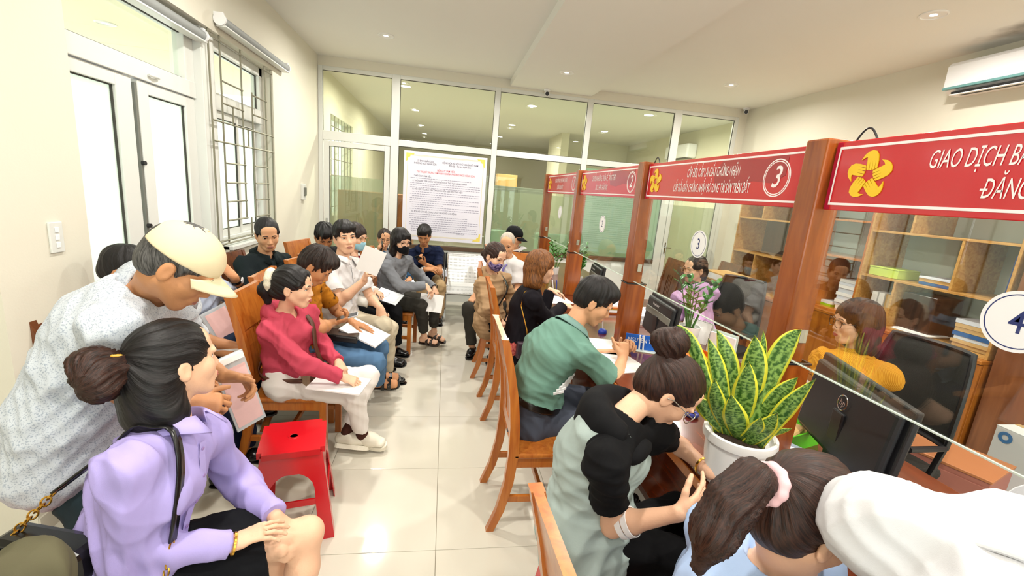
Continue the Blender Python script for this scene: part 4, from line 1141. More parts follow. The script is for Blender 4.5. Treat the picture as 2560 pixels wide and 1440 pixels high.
    def glasses(s, m, w=.024, h=.019, round_=True):
        y = s.surf(0, -.002)+.009; mb = MB()
        for sg in (1, -1):
            pts = []
            for i in range(24):
                a = 2*math.pi*i/24; ca, sa = math.cos(a), math.sin(a); e = .75 if round_ else .5
                pts.append((sg*.033+w*math.copysign(abs(ca)**e, ca), y-.010*abs((w*ca)/w if sg*ca > 0 else 0)*.6, -.004+h*math.copysign(abs(sa)**e, sa)))
            mb.tube(pts, .0017, 6, closed=True)
            mb.tube([(sg*.056, y-.007, .004), (sg*.072, y-.03, .004), (sg*.080, .0, .002), (sg*.079, -.018, -.008)], .0017, 6)
        mb.tube([(-.010, y, .002), (0, y+.002, .005), (.010, y, .002)], .0016, 6)
        s.loc_obj('glasses', mb, m)
    def mask(s, m):
        v = Vol(.0045); h = s.hs
        def E(x, y, z, r, op=1, k=.015): v.ell(np.array((x, y, z))*h, np.array(r)*h, None, k*h, op)
        E(0, .030, -.055, (.066, .066, .056)); E(0, .088, -.038, (.020, .022, .022), k=.03); E(0, .058, -.09, (.03, .03, .022), k=.03)
        v.cyl(np.array((0, 0, -.018))*h, np.array((0, .01, .2))*h, .3, k=.008); v.cyl(np.array((0, .010, -.05))*h, np.array((0, -.25, -.05))*h, .3, k=.004)
        V, F = v.mesh(); V = V@s.A+s.hc
        ob = make_obj('face_mask', V, F, m, s.e, True, world=True)
        mb = MB()
        for sg in (1, -1):
            for z0, z1 in ((-.030, .008), (-.075, -.035)): mb.tube([(sg*.060, .012, z0), (sg*.074, -.004, (z0+z1)/2), (sg*.081, -.022, z1)], .0017, 6)
        V = np.array(mb.v)*s.hs; mb.v = [tuple(x) for x in V@s.A+s.hc]; mb.build('ear_loop', m, s.e, True, world=True)
    def hair(s, style, col, extra=None, amp=.003):
        v = Vol(s.o.get('hvox', max(.0045, s.vox*.85))); h = s.hs; fw = .95 if s.f else 1.0
        def E(x, y, z, rx, ry, rz, op=1, k=.02): v.ell(s.H(x, y, z), np.array((rx, ry, rz))*h, s.A, k*h, op)
        def Cc(a, b, ra, rb, k=.02, op=1, flat=1, ax=None): v.cap(s.H(*a), s.H(*b), ra*h, rb*h, k*h, op, None if ax is None else s.D(*ax), flat)
        m = hair_mat('hair_'+col, *HAIR[col])
        if style == 'short' or style == 'fringe' or style == 'thick':
            th = {'short': .006, 'fringe': .012, 'thick': .014}[style]
            E(0, -.014, .040, .076*fw+.004+th*.35, .097+th*.6, .084+th); E(0, -.050, -.012, .066*fw+.004, .056+.004, .062)
            if style == 'fringe': E(0, .055, .075, .066, .05, .035, k=.03)
            if style == 'thick': E(.012, .030, .092, .058, .070, .040, k=.03); E(-.02, .062, .080, .045, .035, .028, k=.03)
            for sg in (1, -1): Cc((sg*.070*fw, .022, .02), (sg*.070*fw, .014, -.022), .012, .007)
            zc = -.072 if style != 'fringe' else -.078
            E(0, .102, zc, .074, .072, .108, op=-1, k=.02)
            for sg in (1, -1): E(sg*.088, .0, -.026, .020, .030, .042, op=-1, k=.008); E(sg*.085, .055, -.06, .045, .05, .085, op=-1, k=.008)
            v.cyl(s.H(0, -.05, -.062), s.H(0, -.05, -.2), .2*h, k=.008)
            f = 60
        elif style == 'balding':
            E(0, -.016, .034, .078*fw, .0985, .0865); E(0, -.050, -.012, .067*fw, .058, .062)
            E(0, .104, -.030, .085, .080, .118, op=-1, k=.02)
            for sg in (1, -1): E(sg*.088, .0, -.026, .020, .030, .042, op=-1, k=.008); E(sg*.085, .055, -.05, .045, .05, .095, op=-1, k=.008)
            v.cyl(s.H(0, -.05, -.055), s.H(0, -.05, -.2), .2*h, k=.008); f = 60
        else:
            th = .008 if style in ('tight', 'bun') else .014
            E(0, -.014, .038, .076*fw+th, .097+th, .085+th); E(0, -.048, -.015, .064*fw+th, .058+th, .070)
            if style == 'bob':
                for sg in (1, -1):
                    Cc((sg*.078, -.006, .02), (sg*.076, -.004, -.13), .024, .020, k=.03)
                    Cc((sg*.066, .035, .055), (sg*.084, .012, -.02), .018, .020, k=.03)
                Cc((0, -.075, -.03), (0, -.068, -.135), .055, .048, k=.05, flat=.75, ax=(0, 1, 0)); E(.045, -.05, -.11, .05, .045, .05, k=.05); E(-.045, -.05, -.11, .05, .045, .05, k=.05)
            for p in (extra or []): Cc(*p)
            E(0, .104, -.070, .074, .072, .112, op=-1, k=.014)
            for sg in (1, -1):
                E(sg*.080, .065, -.075, .040, .050, .095, op=-1, k=.010)
                if style in ('tight', 'bun'): E(sg*.088, .0, -.030, .020, .034, .040, op=-1, k=.008)
            f = 42
        V, F = v.mesh(); pole = s.D(0, -.95, .35) if style in ('tight', 'bun') else s.D(0, -.35, .95)
        V, S = strands(V, F, s.H(0, -.01, .02), pole, amp, s.seed+5)
        ob = make_obj('hair', V, F, m, s.e, True, world=True); set_strand(ob, S); return ob
    def extra_hair(s, name, pts, rs, col, k=.03, amp=.004, flat=1, ax=None, vox=.006):
        """tail or bun through world points"""
        v = Vol(vox)
        for i in range(len(pts)-1): v.cap(pts[i], pts[i+1], rs[i], rs[i+1], k, 1, ax, flat)
        V, F = v.mesh(); P = np.array([np.asarray(p, float) for p in pts]); V, S = strands(V, F, P.mean(0), P[-1]-P[0], amp, s.seed+9)
        ob = make_obj(name, V, F, hair_mat('hair_'+col, *HAIR[col]), s.e, True, world=True); set_strand(ob, S); return ob
    def cap_hat(s, m, tilt=0):
        v = Vol(.006); h = s.hs
        def L(x, y, z): return np.array((x, y, z))*h
        v.ell(L(0, -.010, .040), np.array((.089, .108, .090))*h, None, .02)
        v.cyl(L(0, 0, .026), L(0, 0, -.3), .3, k=.004); v.cap(L(0, -.13, .05), L(0, -.09, .05), .032*h, .028*h, k=.01, op=-1)
        V, F = v.mesh(); V = V@s.A+s.hc
        ob = make_obj('cap_crown', V, F, m, s.e, True, world=True)
        vs = []; fs = []; n = 15; q = 6
        for i in range(n):
            a = math.radians(-62+124*i/(n-1))
            for j in range(q):
                u = j/(q-1); x = math.sin(a)*.088; y = .0+math.cos(a)*.094+u*.078*max(.0, math.cos(a*1.25)); z = .030-.030*(x/.088)**2-.022*u
                vs.append((x, y, z))
        for i in range(n-1):
            for j in range(q-1): fs.append((i*q+j, (i+1)*q+j, (i+1)*q+j+1, i*q+j+1))
        mb = MB(); mb.add(vs, fs); b = s.loc_obj('cap_brim', mb, m); md = b.modifiers.new('thick', 'SOLIDIFY'); md.thickness = .004
        mb = MB(); mb.lathe([(.008, 0), (.007, .004), (.0, .006)], (0, -.010, .128), 10); s.loc_obj('cap_button', mb, m)
    def layer(s, o):
        k = s.o['top']; s.o['top'] = o; s.top(); s.o['top'] = k
    def strap(s, name, pts, m, w=.012, th=.003):
        mb = MB(); pts = [np.array(p, float) for p in pts]
        for a, b in zip(pts[:-1], pts[1:]):
            c = (a+b)/2; d = nrm(b-a); ctr = s.spine(.5)[0]; out = nrm((c-ctr)-d*np.dot(c-ctr, d)); mb.obox(c, [d, np.cross(out, d), out], (np.linalg.norm(b-a)/2+.002, w, th))
        return mb.build(name, m, s.e, world=True)
    def build(s):
        s.body(); s.bottom(); s.top(); s.shoes()
        if s.o.get('face', True): s.face()
        return s
# joint positions of each figure, in metres
JT = {
    'A': dict(pelvis=(-0.88, -0.681, 0.555), neck=(-0.781, -0.554, 0.996), head=(-0.795, -0.508, 1.167), lsh=(-0.77, -0.416, 0.886), rsh=(-0.796, -0.728, 0.987), lel=(-0.711, -0.335, 0.639), rel=(-0.813, -0.737, 0.717), lwr=(-0.539, -0.504, 0.629), rwr=(-0.608, -0.646, 0.659), lhip=(-0.949, -0.628, 0.555), rhip=(-0.794, -0.697, 0.555), lkn=(-0.589, -0.439, 0.519), rkn=(-0.446, -0.482, 0.547), lan=(-0.544, -0.415, 0.143), ran=(-0.478, -0.571, 0.179)),
    'B': dict(pelvis=(-1.208, -0.32, 0.883), neck=(-0.977, -0.276, 1.33), head=(-0.844, -0.362, 1.425), lsh=(-1.01, -0.113, 1.239), rsh=(-0.974, -0.455, 1.255), lel=(-1.044, 0.019, 0.989), rel=(-1.1, -0.365, 1.017), lwr=(-0.845, -0.128, 0.953), rwr=(-0.859, -0.347, 0.949), lhip=(-1.196, -0.233, 0.902), rhip=(-1.21, -0.38, 0.8), lkn=(-1.175, -0.243, 0.472), rkn=(-1.026, -0.444, 0.417), lan=(-1.19, -0.251, 0.072), ran=(-1.18, -0.422, 0.048)),
    'C': dict(pelvis=(-1.628, 1.041, 0.567), neck=(-1.524, 1.043, 1.057), head=(-1.528, 1.018, 1.24), lsh=(-1.479, 1.204, 0.973), rsh=(-1.585, 0.875, 0.995), lel=(-1.442, 1.454, 0.843), rel=(-1.447, 0.8, 0.758), lwr=(-1.411, 1.287, 1.026), rwr=(-1.215, 0.865, 0.692), lhip=(-1.667, 1.068, 0.646), rhip=(-1.638, 1.004, 0.483), lkn=(-1.284, 1.253, 0.588), rkn=(-1.26, 0.934, 0.673), lan=(-1.228, 1.216, 0.193), ran=(-1.226, 0.946, 0.272)),
    'Y': dict(pelvis=(-1.605, 0.677, 0.52), neck=(-1.613, 0.681, 1.018), head=(-1.607, 0.598, 1.184), lsh=(-1.595, 0.853, 0.946), rsh=(-1.628, 0.507, 0.948), lel=(-1.476, 0.91, 0.694), rel=(-1.519, 0.431, 0.696), lwr=(-1.245, 0.823, 0.655), rwr=(-1.276, 0.475, 0.655), lhip=(-1.594, 0.767, 0.515), rhip=(-1.609, 0.587, 0.514), lkn=(-1.164, 0.761, 0.49), rkn=(-1.185, 0.522, 0.49), lan=(-1.163, 0.761, 0.09), ran=(-1.184, 0.522, 0.09)),
    'D': dict(pelvis=(-1.483, 2.002, 0.575), neck=(-1.495, 2.018, 1.075), head=(-1.443, 1.958, 1.243), lsh=(-1.401, 2.163, 1.002), rsh=(-1.581, 1.866, 1.006), lel=(-1.333, 2.137, 0.727), rel=(-1.468, 1.724, 0.786), lwr=(-1.117, 2.016, 0.691), rwr=(-1.237, 1.684, 0.699), lhip=(-1.456, 2.087, 0.56), rhip=(-1.501, 1.913, 0.57), lkn=(-1.052, 1.943, 0.522), rkn=(-1.122, 1.716, 0.522), lan=(-1.048, 1.941, 0.122), ran=(-1.11, 1.71, 0.122)),
    'E': dict(pelvis=(-0.914, 0.842, 0.502), neck=(-0.943, 0.823, 0.951), head=(-0.875, 0.782, 1.098), lsh=(-0.85, 0.959, 0.892), rsh=(-0.961, 0.666, 0.88), lel=(-0.757, 0.974, 0.648), rel=(-0.781, 0.586, 0.712), lwr=(-0.631, 0.785, 0.643), rwr=(-0.569, 0.607, 0.625), lhip=(-0.867, 0.911, 0.487), rhip=(-0.916, 0.757, 0.504), lkn=(-0.483, 0.985, 0.457), rkn=(-0.527, 0.714, 0.471), lan=(-0.592, 0.865, 0.13), ran=(-0.496, 0.834, 0.129)),
    'F': dict(pelvis=(-0.928, 1.315, 0.527), neck=(-0.98, 1.285, 1.021), head=(-0.869, 1.209, 1.148), lsh=(-0.943, 1.461, 0.965), rsh=(-0.981, 1.116, 0.94), lel=(-0.829, 1.589, 0.737), rel=(-0.785, 0.975, 0.791), lwr=(-0.67, 1.399, 0.704), rwr=(-0.763, 1.221, 0.752), lhip=(-0.918, 1.406, 0.529), rhip=(-0.901, 1.228, 0.522), lkn=(-0.491, 1.446, 0.498), rkn=(-0.474, 1.215, 0.472), lan=(-0.503, 1.685, 0.178), ran=(-0.493, 1.498, 0.191)),
    'G': dict(pelvis=(-0.895, 1.977, 0.549), neck=(-0.878, 2.001, 1.063), head=(-0.853, 2.005, 1.254), lsh=(-0.784, 2.148, 0.979), rsh=(-0.951, 1.834, 0.999), lel=(-0.66, 2.126, 0.713), rel=(-0.829, 1.69, 0.774), lwr=(-0.545, 1.897, 0.688), rwr=(-0.645, 1.711, 0.952), lhip=(-0.88, 2.068, 0.534), rhip=(-0.92, 1.887, 0.544), lkn=(-0.468, 1.908, 0.503), rkn=(-0.496, 1.759, 0.564), lan=(-0.471, 1.909, 0.091), ran=(-0.494, 1.977, 0.215)),
    'H': dict(pelvis=(-1.241, 2.888, 0.528), neck=(-1.244, 2.824, 1.021), head=(-1.197, 2.708, 1.157), lsh=(-1.162, 2.986, 0.972), rsh=(-1.297, 2.669, 0.93), lel=(-0.976, 3.014, 0.757), rel=(-1.107, 2.61, 0.725), lwr=(-0.764, 2.921, 0.662), rwr=(-0.869, 2.579, 0.654), lhip=(-1.201, 2.969, 0.524), rhip=(-1.262, 2.801, 0.523), lkn=(-0.784, 2.866, 0.5), rkn=(-0.863, 2.642, 0.5), lan=(-0.77, 2.862, 0.1), ran=(-0.852, 2.636, 0.1)),
    'I': dict(pelvis=(-0.894, 2.371, 0.555), neck=(-0.861, 2.397, 1.031), head=(-0.846, 2.418, 1.209), lsh=(-0.836, 2.554, 0.949), rsh=(-0.901, 2.232, 0.97), lel=(-0.787, 2.569, 0.683), rel=(-0.887, 2.117, 0.726), lwr=(-0.645, 2.38, 0.701), rwr=(-0.658, 2.103, 0.665), lhip=(-0.87, 2.452, 0.538), rhip=(-0.929, 2.292, 0.552), lkn=(-0.474, 2.357, 0.518), rkn=(-0.559, 2.126, 0.503), lan=(-0.471, 2.42, 0.144), ran=(-0.565, 2.135, 0.123)),
    'J': dict(pelvis=(-0.72, 4.102, 0.498), neck=(-0.786, 3.807, 0.863), head=(-0.768, 3.815, 1.038), lsh=(-0.614, 3.825, 0.82), rsh=(-0.94, 3.852, 0.782), lel=(-0.431, 3.894, 0.633), rel=(-0.79, 3.662, 0.661), lwr=(-0.43, 3.661, 0.588), rwr=(-0.818, 3.648, 0.897), lhip=(-0.638, 4.123, 0.493), rhip=(-0.803, 4.078, 0.493), lkn=(-0.505, 3.737, 0.471), rkn=(-0.725, 3.678, 0.471), lan=(-0.504, 3.736, 0.091), ran=(-0.725, 3.677, 0.091)),
    'K': dict(pelvis=(-0.559, 2.8, 0.529), neck=(-0.503, 2.736, 0.994), head=(-0.461, 2.711, 1.163), lsh=(-0.411, 2.877, 0.933), rsh=(-0.58, 2.595, 0.916), lel=(-0.27, 3.014, 0.747), rel=(-0.423, 2.461, 0.741), lwr=(-0.111, 2.861, 0.66), rwr=(-0.186, 2.488, 0.767), lhip=(-0.508, 2.868, 0.525), rhip=(-0.602, 2.726, 0.523), lkn=(-0.105, 2.802, 0.531), rkn=(-0.228, 2.563, 0.532), lan=(-0.09, 2.887, 0.161), ran=(-0.189, 2.679, 0.172)),
    'L': dict(pelvis=(-0.201, 4.153, 0.497), neck=(-0.287, 3.944, 0.941), head=(-0.283, 3.879, 1.114), lsh=(-0.104, 3.966, 0.907), rsh=(-0.446, 3.993, 0.853), lel=(-0.069, 3.841, 0.654), rel=(-0.39, 3.825, 0.63), lwr=(-0.253, 3.716, 0.769), rwr=(-0.236, 3.647, 0.716), lhip=(-0.111, 4.159, 0.492), rhip=(-0.29, 4.143, 0.492), lkn=(-0.043, 3.734, 0.487), rkn=(-0.282, 3.713, 0.487), lan=(-0.043, 3.733, 0.087), ran=(-0.282, 3.712, 0.087)),
    'M': dict(pelvis=(0.433, 2.106, 0.531), neck=(0.413, 2.108, 1.003), head=(0.424, 2.037, 1.163), lsh=(0.536, 2.222, 0.941), rsh=(0.323, 1.971, 0.933), lel=(0.645, 2.349, 0.729), rel=(0.353, 1.786, 0.737), lwr=(0.638, 2.136, 0.623), rwr=(0.49, 1.934, 0.612), lhip=(0.488, 2.173, 0.527), rhip=(0.402, 2.025, 0.526), lkn=(0.862, 2.011, 0.501), rkn=(0.752, 1.815, 0.501), lan=(0.887, 1.997, 0.122), ran=(0.773, 1.799, 0.121)),
    'N': dict(pelvis=(0.686, 2.879, 0.525), neck=(0.674, 2.936, 1.02), head=(0.645, 2.864, 1.188), lsh=(0.785, 2.794, 0.968), rsh=(0.568, 3.061, 0.93), lel=(0.778, 2.683, 0.705), rel=(0.405, 2.924, 0.74), lwr=(0.605, 2.508, 0.662), rwr=(0.325, 2.709, 0.641), lhip=(0.773, 2.854, 0.52), rhip=(0.603, 2.914, 0.522), lkn=(0.535, 2.496, 0.5), rkn=(0.266, 2.648, 0.501), lan=(0.533, 2.492, 0.1), ran=(0.319, 2.616, 0.106)),
    'O': dict(pelvis=(0.787, 3.599, 0.534), neck=(0.871, 3.608, 1.026), head=(0.827, 3.582, 1.203), lsh=(0.822, 3.777, 0.958), rsh=(0.877, 3.434, 0.955), lel=(0.819, 3.862, 0.686), rel=(0.906, 3.374, 0.678), lwr=(1.067, 3.831, 0.666), rwr=(1.129, 3.487, 0.666), lhip=(0.762, 3.686, 0.529), rhip=(0.792, 3.509, 0.529), lkn=(1.177, 3.796, 0.5), rkn=(1.219, 3.558, 0.5), lan=(1.166, 3.793, 0.1), ran=(1.208, 3.556, 0.1)),
    'P': dict(pelvis=(0.597, 1.407, 0.548), neck=(0.661, 1.469, 1.024), head=(0.713, 1.432, 1.193), lsh=(0.654, 1.626, 0.934), rsh=(0.632, 1.294, 0.981), lel=(0.828, 1.665, 0.723), rel=(0.808, 1.367, 0.781), lwr=(0.878, 1.714, 0.955), rwr=(0.951, 1.541, 0.87), lhip=(0.623, 1.489, 0.526), rhip=(0.547, 1.337, 0.562), lkn=(1.032, 1.566, 0.5), rkn=(0.959, 1.33, 0.499), lan=(0.99, 1.558, 0.114), ran=(1.026, 1.329, 0.116)),
    'Q': dict(pelvis=(0.538, 0.398, 0.537), neck=(0.693, 0.437, 1.03), head=(0.811, 0.454, 1.18), lsh=(0.663, 0.609, 0.944), rsh=(0.711, 0.257, 0.954), lel=(0.885, 0.669, 0.76), rel=(0.929, 0.299, 0.763), lwr=(1.14, 0.685, 0.795), rwr=(1.059, 0.514, 0.82), lhip=(0.575, 0.471, 0.582), rhip=(0.503, 0.354, 0.458), lkn=(0.991, 0.598, 0.502), rkn=(0.944, 0.354, 0.493), lan=(0.992, 0.598, 0.09), ran=(1.034, 0.354, 0.091)),
    'R': dict(pelvis=(0.539, -0.586, 0.564), neck=(0.577, -0.584, 1.054), head=(0.74, -0.55, 1.122), lsh=(0.733, -0.533, 0.964), rsh=(0.475, -0.73, 0.982), lel=(0.895, -0.363, 0.832), rel=(0.544, -0.689, 0.713), lwr=(0.919, -0.612, 0.844), rwr=(0.681, -0.816, 0.858), lhip=(0.594, -0.543, 0.51), rhip=(0.462, -0.607, 0.603), lkn=(0.983, -0.393, 0.497), rkn=(0.865, -0.645, 0.5), lan=(0.914, -0.421, 0.116), ran=(0.937, -0.652, 0.119)),
    'S': dict(pelvis=(0.599, -1.131, 0.539), neck=(0.739, -1.129, 0.991), head=(0.698, -1.181, 1.153), lsh=(0.695, -0.966, 0.934), rsh=(0.739, -1.293, 0.921), lel=(0.755, -0.863, 0.691), rel=(0.856, -1.313, 0.678), lwr=(0.989, -0.878, 0.653), rwr=(1.063, -1.2, 0.653), lhip=(0.582, -1.047, 0.533), rhip=(0.618, -1.214, 0.533), lkn=(0.974, -0.934, 0.511), rkn=(1.021, -1.157, 0.511), lan=(0.975, -0.934, 0.131), ran=(1.023, -1.157, 0.131)),
    'U': dict(pelvis=(2.403, 1.811, 0.544), neck=(2.322, 1.905, 1.013), head=(2.278, 1.886, 1.187), lsh=(2.167, 1.893, 0.919), rsh=(2.499, 1.895, 0.973), lel=(2.268, 1.675, 0.782), rel=(2.285, 1.895, 0.797), lwr=(2.148, 1.496, 0.671), rwr=(2.08, 1.816, 0.694), lhip=(2.439, 1.732, 0.537), rhip=(2.367, 1.891, 0.534), lkn=(2.087, 1.511, 0.502), rkn=(1.987, 1.721, 0.502), lan=(2.085, 1.51, 0.114), ran=(1.987, 1.721, 0.114)),
    'V': dict(pelvis=(2.151, 0.087, 0.563), neck=(2.234, 0.142, 1.024), head=(2.211, 0.162, 1.2), lsh=(2.06, 0.15, 0.994), rsh=(2.368, 0.05, 0.945), lel=(1.964, -0.025, 0.811), rel=(2.15, 0.145, 0.813), lwr=(1.768, -0.082, 0.688), rwr=(1.935, 0.19, 0.722), lhip=(2.134, 0.003, 0.559), rhip=(2.146, 0.173, 0.551), lkn=(1.732, -0.043, 0.503), rkn=(1.741, 0.18, 0.504), lan=(1.702, -0.046, 0.124), ran=(1.722, 0.181, 0.124)),
    'T': dict(pelvis=(0.62, -1.66, 0.95), neck=(0.95, -1.42, 1.27), head=(1.12, -1.39, 1.3), lsh=(0.715, -1.31, 1.25), rsh=(0.93, -1.62, 1.21), lel=(0.98, -1.26, 1.08), rel=(1.12, -1.48, 1), lwr=(1.2, -1.19, 0.9), rwr=(1.24, -1.33, 0.87), lhip=(0.58, -1.58, 0.94), rhip=(0.66, -1.74, 0.94), lkn=(0.6, -1.57, 0.5), rkn=(0.68, -1.73, 0.5), lan=(0.56, -1.58, 0.09), ran=(0.64, -1.74, 0.09)),
    'X': dict(pelvis=(-0.863, -1.404, 0.585), neck=(-0.859, -1.446, 1.082), head=(-0.818, -1.405, 1.257), lsh=(-0.97, -1.307, 1.023), rsh=(-0.751, -1.575, 0.999), lel=(-0.925, -1.197, 0.764), rel=(-0.615, -1.563, 0.749), lwr=(-0.705, -1.089, 0.717), rwr=(-0.477, -1.358, 0.716), lhip=(-0.872, -1.332, 0.641), rhip=(-0.833, -1.483, 0.552), lkn=(-0.832, -0.99, 0.899), rkn=(-0.459, -1.271, 0.55), lan=(-0.8, -1, 0.496), ran=(-0.448, -1.249, 0.151)),
}
# ------------------------------------------------------------------ the cast
def C_(n, c, **k): return cloth(n, c, **k)
M_blk = C_('black', '#111216', var=.15); M_jean = C_('blue_jeans', '#5b7ea3', var=.18, bump=.4); M_navy_c = C_('navy', '#18213c')
M_sblack = mat('black_leather', '#101012', .25); M_sbrown = mat('dark_brown_leather', '#2a1c16', .4); M_swhite = mat('cream_canvas', '#ece6d4', .6, var=.03)
M_gold_m = mat('gold_metal', '#d8a84a', .25, metal=1); M_frame_d = mat('dark_glasses_frame', '#2a1d18', .3); M_frame_g = mat('gold_glasses_frame', '#b78a52', .3, metal=.6); M_frame_s = mat('silver_glasses_frame', '#b9b4ae', .25, metal=.8)
SHOE_B = dict(kind='loafer', mat=M_sblack, sole=M_sblack); SANDAL = dict(kind='sandal', mat=M_sbrown, sole=M_sbrown); SANDAL_B = dict(kind='sandal', mat=M_sblack, sole=M_sblack)
def P_(key, label, **o):
    p = Person(label, JT[key], o); p.build(); return p
ppl = {}
# A - lavender shirt, foreground left
a = ppl['A'] = P_('A', 'woman in a lavender shirt and black skirt seated at the lower left, head turned away', s=.95, sex='f', vox=.0048, skin='fair', seed=3, head=(38, -4, -6), bow=.03,
    top=dict(sleeve='long', mat=C_('lavender', '#b3a6e2', var=.05, bump=.12), collar='shirt', placket=mat('lavender_button', '#9a7fb4', .3), g=.020, amp=.010, vox=.0065, hem=.02),
    bottom=dict(kind='skirt', mat=M_blk, len=.80), shoes=SHOE_B, rh=dict(dir=(.80, .42, .12), palm=(.2, .1, -1), curl=(14, 18, 12), spread=7), lh=dict(dir=(.62, -.10, -.62), palm=(-.6, -.1, -.6), curl=(24, 34, 20), spread=6))
a.hair('tight', 'black', extra=[((0, -.085, -.02), (0, -.085, -.115), .060, .066, .04), ((.03, -.07, -.05), (.045, -.06, -.12), .05, .05, .04), ((-.03, -.07, -.05), (-.045, -.06, -.12), .05, .05, .04)], amp=.0025)
a.extra_hair('hair_bun', [a.H(0, -.09, .025), a.H(0, -.125, .03), a.H(.02, -.165, .045), a.H(-.02, -.175, .01)], [.028, .030, .046, .046], 'auburn', amp=.007)
MB().obox(a.H(0, -.128, .062), [a.D(1, 0, 0), a.D(0, .9, -.3), a.D(0, .3, .9)], (.016, .014, .010), .004).build('hair_claw', mat('amber_claw', '#d9a83a', .3), a.e, world=True)
# B - bending man with cap
b = ppl['B'] = P_('B', 'man in a beige cap and pale speckled shirt bending over at the left', s=1.0, sex='m', vox=.005, skin='tan', seed=5, head=(74, 38, 0), bow=.05, fat=1.0,
    top=dict(sleeve='short', frac=.72, mat=cloth_pattern('speckle', '#a3adbb', '#cdd3da', 230, .42), collar='shirt', g=.022, amp=.009, tail=(-.02, -.02, -.13)),
    bottom=dict(kind='trousers', mat=C_('dark_jeans', '#2c3a40', var=.12)), shoes=SANDAL, rh=dict(dir=(.9, .3, -.1), palm=(0, .6, -.6), curl='hold'), lh=dict(dir=(.9, .2, -.2), palm=(0, -.6, -.6), curl='hold'))
b.hair('short', 'greydark', amp=.001); b.cap_hat(C_('beige_cap', '#e6d6b2', var=.04))
# C - light blue shirt, arm raised with a watch
c = ppl['C'] = P_('C', 'man in a light blue shirt behind the beige cap, raising his wristwatch arm', s=1.0, sex='m', skin='tan', seed=7, head=(95, 10, 0),
    top=dict(sleeve='short', frac=.62, mat=C_('pale_blue', '#b4bfd4'), collar='shirt', g=.018), bottom=dict(kind='trousers', mat=C_('dark_navy_jeans', '#1c2a40', var=.15)), shoes=SHOE_B,
    lh=dict(dir=(-.5, -.3, .7), palm=(-.6, .2, -.5), curl='relax'))
c.hair('short', 'black')
y = ppl['Y'] = P_('Y', 'dark-haired man hidden behind the bending man, only his hair showing', s=1.0, sex='m', skin='tan', seed=8, head=(80, 20, 0), top=dict(sleeve='short', mat=C_('grey_tee', '#6f7378')), bottom=dict(kind='trousers', mat=M_navy_c), shoes=SHOE_B)
y.hair('short', 'black')
d = ppl['D'] = P_('D', 'man in a black polo seated below the grille window, looking towards the camera', s=1.0, sex='m', skin='mid', seed=9, head=(148, 17, 4), fat=1.06,
    top=dict(sleeve='short', frac=.8, mat=C_('black_polo', '#1b2326', var=.1), collar='polo', vneck=.05, g=.018), bottom=dict(kind='trousers', mat=M_blk), shoes=SHOE_B)
d.hair('short', 'black', amp=.0015)
# E - pink hoodie
e = ppl['E'] = P_('E', 'woman in a pink hoodie and white trousers with a cream scrunchie in her hair', s=.91, sex='f', vox=.0048, skin='fair', seed=11, head=(92, 3, 0), fat=1.06,
    top=dict(sleeve='long', mat=C_('pink_hoodie', '#c44a5e', var=.06, bump=.2), hood='down', hmat=C_('pink_hoodie', '#c44a5e'), g=.018, amp=.009, vneck=.05, vox=.007),
    bottom=dict(kind='trousers', mat=C_('white_trousers', '#f1ebe6', var=.02), len=.86), shoes=dict(kind='sneaker', mat=M_swhite, sole=M_swhite, sock=C_('brown_sock', '#4a2a22')),
    rf=(.95, -.25, 0), lf=(.96, -.1, -.05), rh=dict(dir=(.9, .05, -.35), palm=(-.2, .3, -1), curl='relax'), lh=dict(dir=(.55, -.6, -.35), palm=(-.2, -.2, -1), curl=(30, 34, 20)))
e.hair('tight', 'black', extra=[((0, -.09, .03), (0, -.098, -.03), .040, .045, .03), ((.02, .06, .085), (.07, .05, .03), .016, .012, .02), ((-.02, .06, .085), (-.07, .05, .03), .016, .012, .02)])
v = Vol(.006)
for i in range(9):
    an = 2*math.pi*i/9; v.ell(e.H(.038*math.cos(an), -.128, .028+.050*math.sin(an)), (.023, .023, .023), k=.016)
V, F = v.mesh(); make_obj('scrunchie', V, F, mat('cream_fur', '#efe9d2', .9, bump=.5, bscale=200), e.e, True, world=True)
e.extra_hair('ponytail', [e.H(0, -.125, .02), e.H(0, -.155, -.03), e.H(0, -.14, -.10)], [.03, .036, .02], 'black')
# F - mustard shirt, phone
f = ppl['F'] = P_('F', 'man in a mustard shirt and blue jeans bowed over a phone', s=1.0, sex='m', skin='tan', seed=13, head=(88, 38, 0), bow=.05,
    top=dict(sleeve='short', mat=cloth_pattern('mustard', '#2a1e12', '#b4721c', 22, .36)), bottom=dict(kind='trousers', mat=M_jean), shoes=SANDAL_B,
    rh=dict(dir=(.85, .1, .25), palm=(-.2, -.1, 1), curl='hold'), lh=dict(dir=(.9, -.1, -.25), palm=(0, 0, -1), curl='flat'))
f.hair('thick', 'dark', amp=.008)
# G - white shirt, fanning
g = ppl['G'] = P_('G', 'man in a white short-sleeved shirt looking at the camera, fanning with paper', s=1.03, sex='m', vox=.005, skin='fair', seed=15, head=(152, -2, 5), fat=1.08, hs=1.04,
    top=dict(sleeve='short', mat=C_('white_shirt', '#dcdadb', var=.02), collar='shirt', g=.02, amp=.009, placket=mat('white_button', '#d8d8d8', .3)), bottom=dict(kind='trousers', mat=C_('beige_trousers', '#cbbfa6', var=.06)), shoes=SHOE_B,
    rh=dict(dir=(.25, -.30, .9), palm=(.85, .2, 0), curl='grip'), lh=dict(dir=(.35, -.30, -.85), palm=(.2, .9, -.2), curl='hold'))
g.hair('fringe', 'black', amp=.004)
h = ppl['H'] = P_('H', 'dark-haired man in black in the far left corner, head bowed', s=1.0, sex='m', skin='tan', seed=17, head=(155, 32, 0), top=dict(sleeve='short', mat=M_blk), bottom=dict(kind='trousers', mat=M_navy_c), shoes=SHOE_B)
h.hair('thick', 'black', amp=.009)
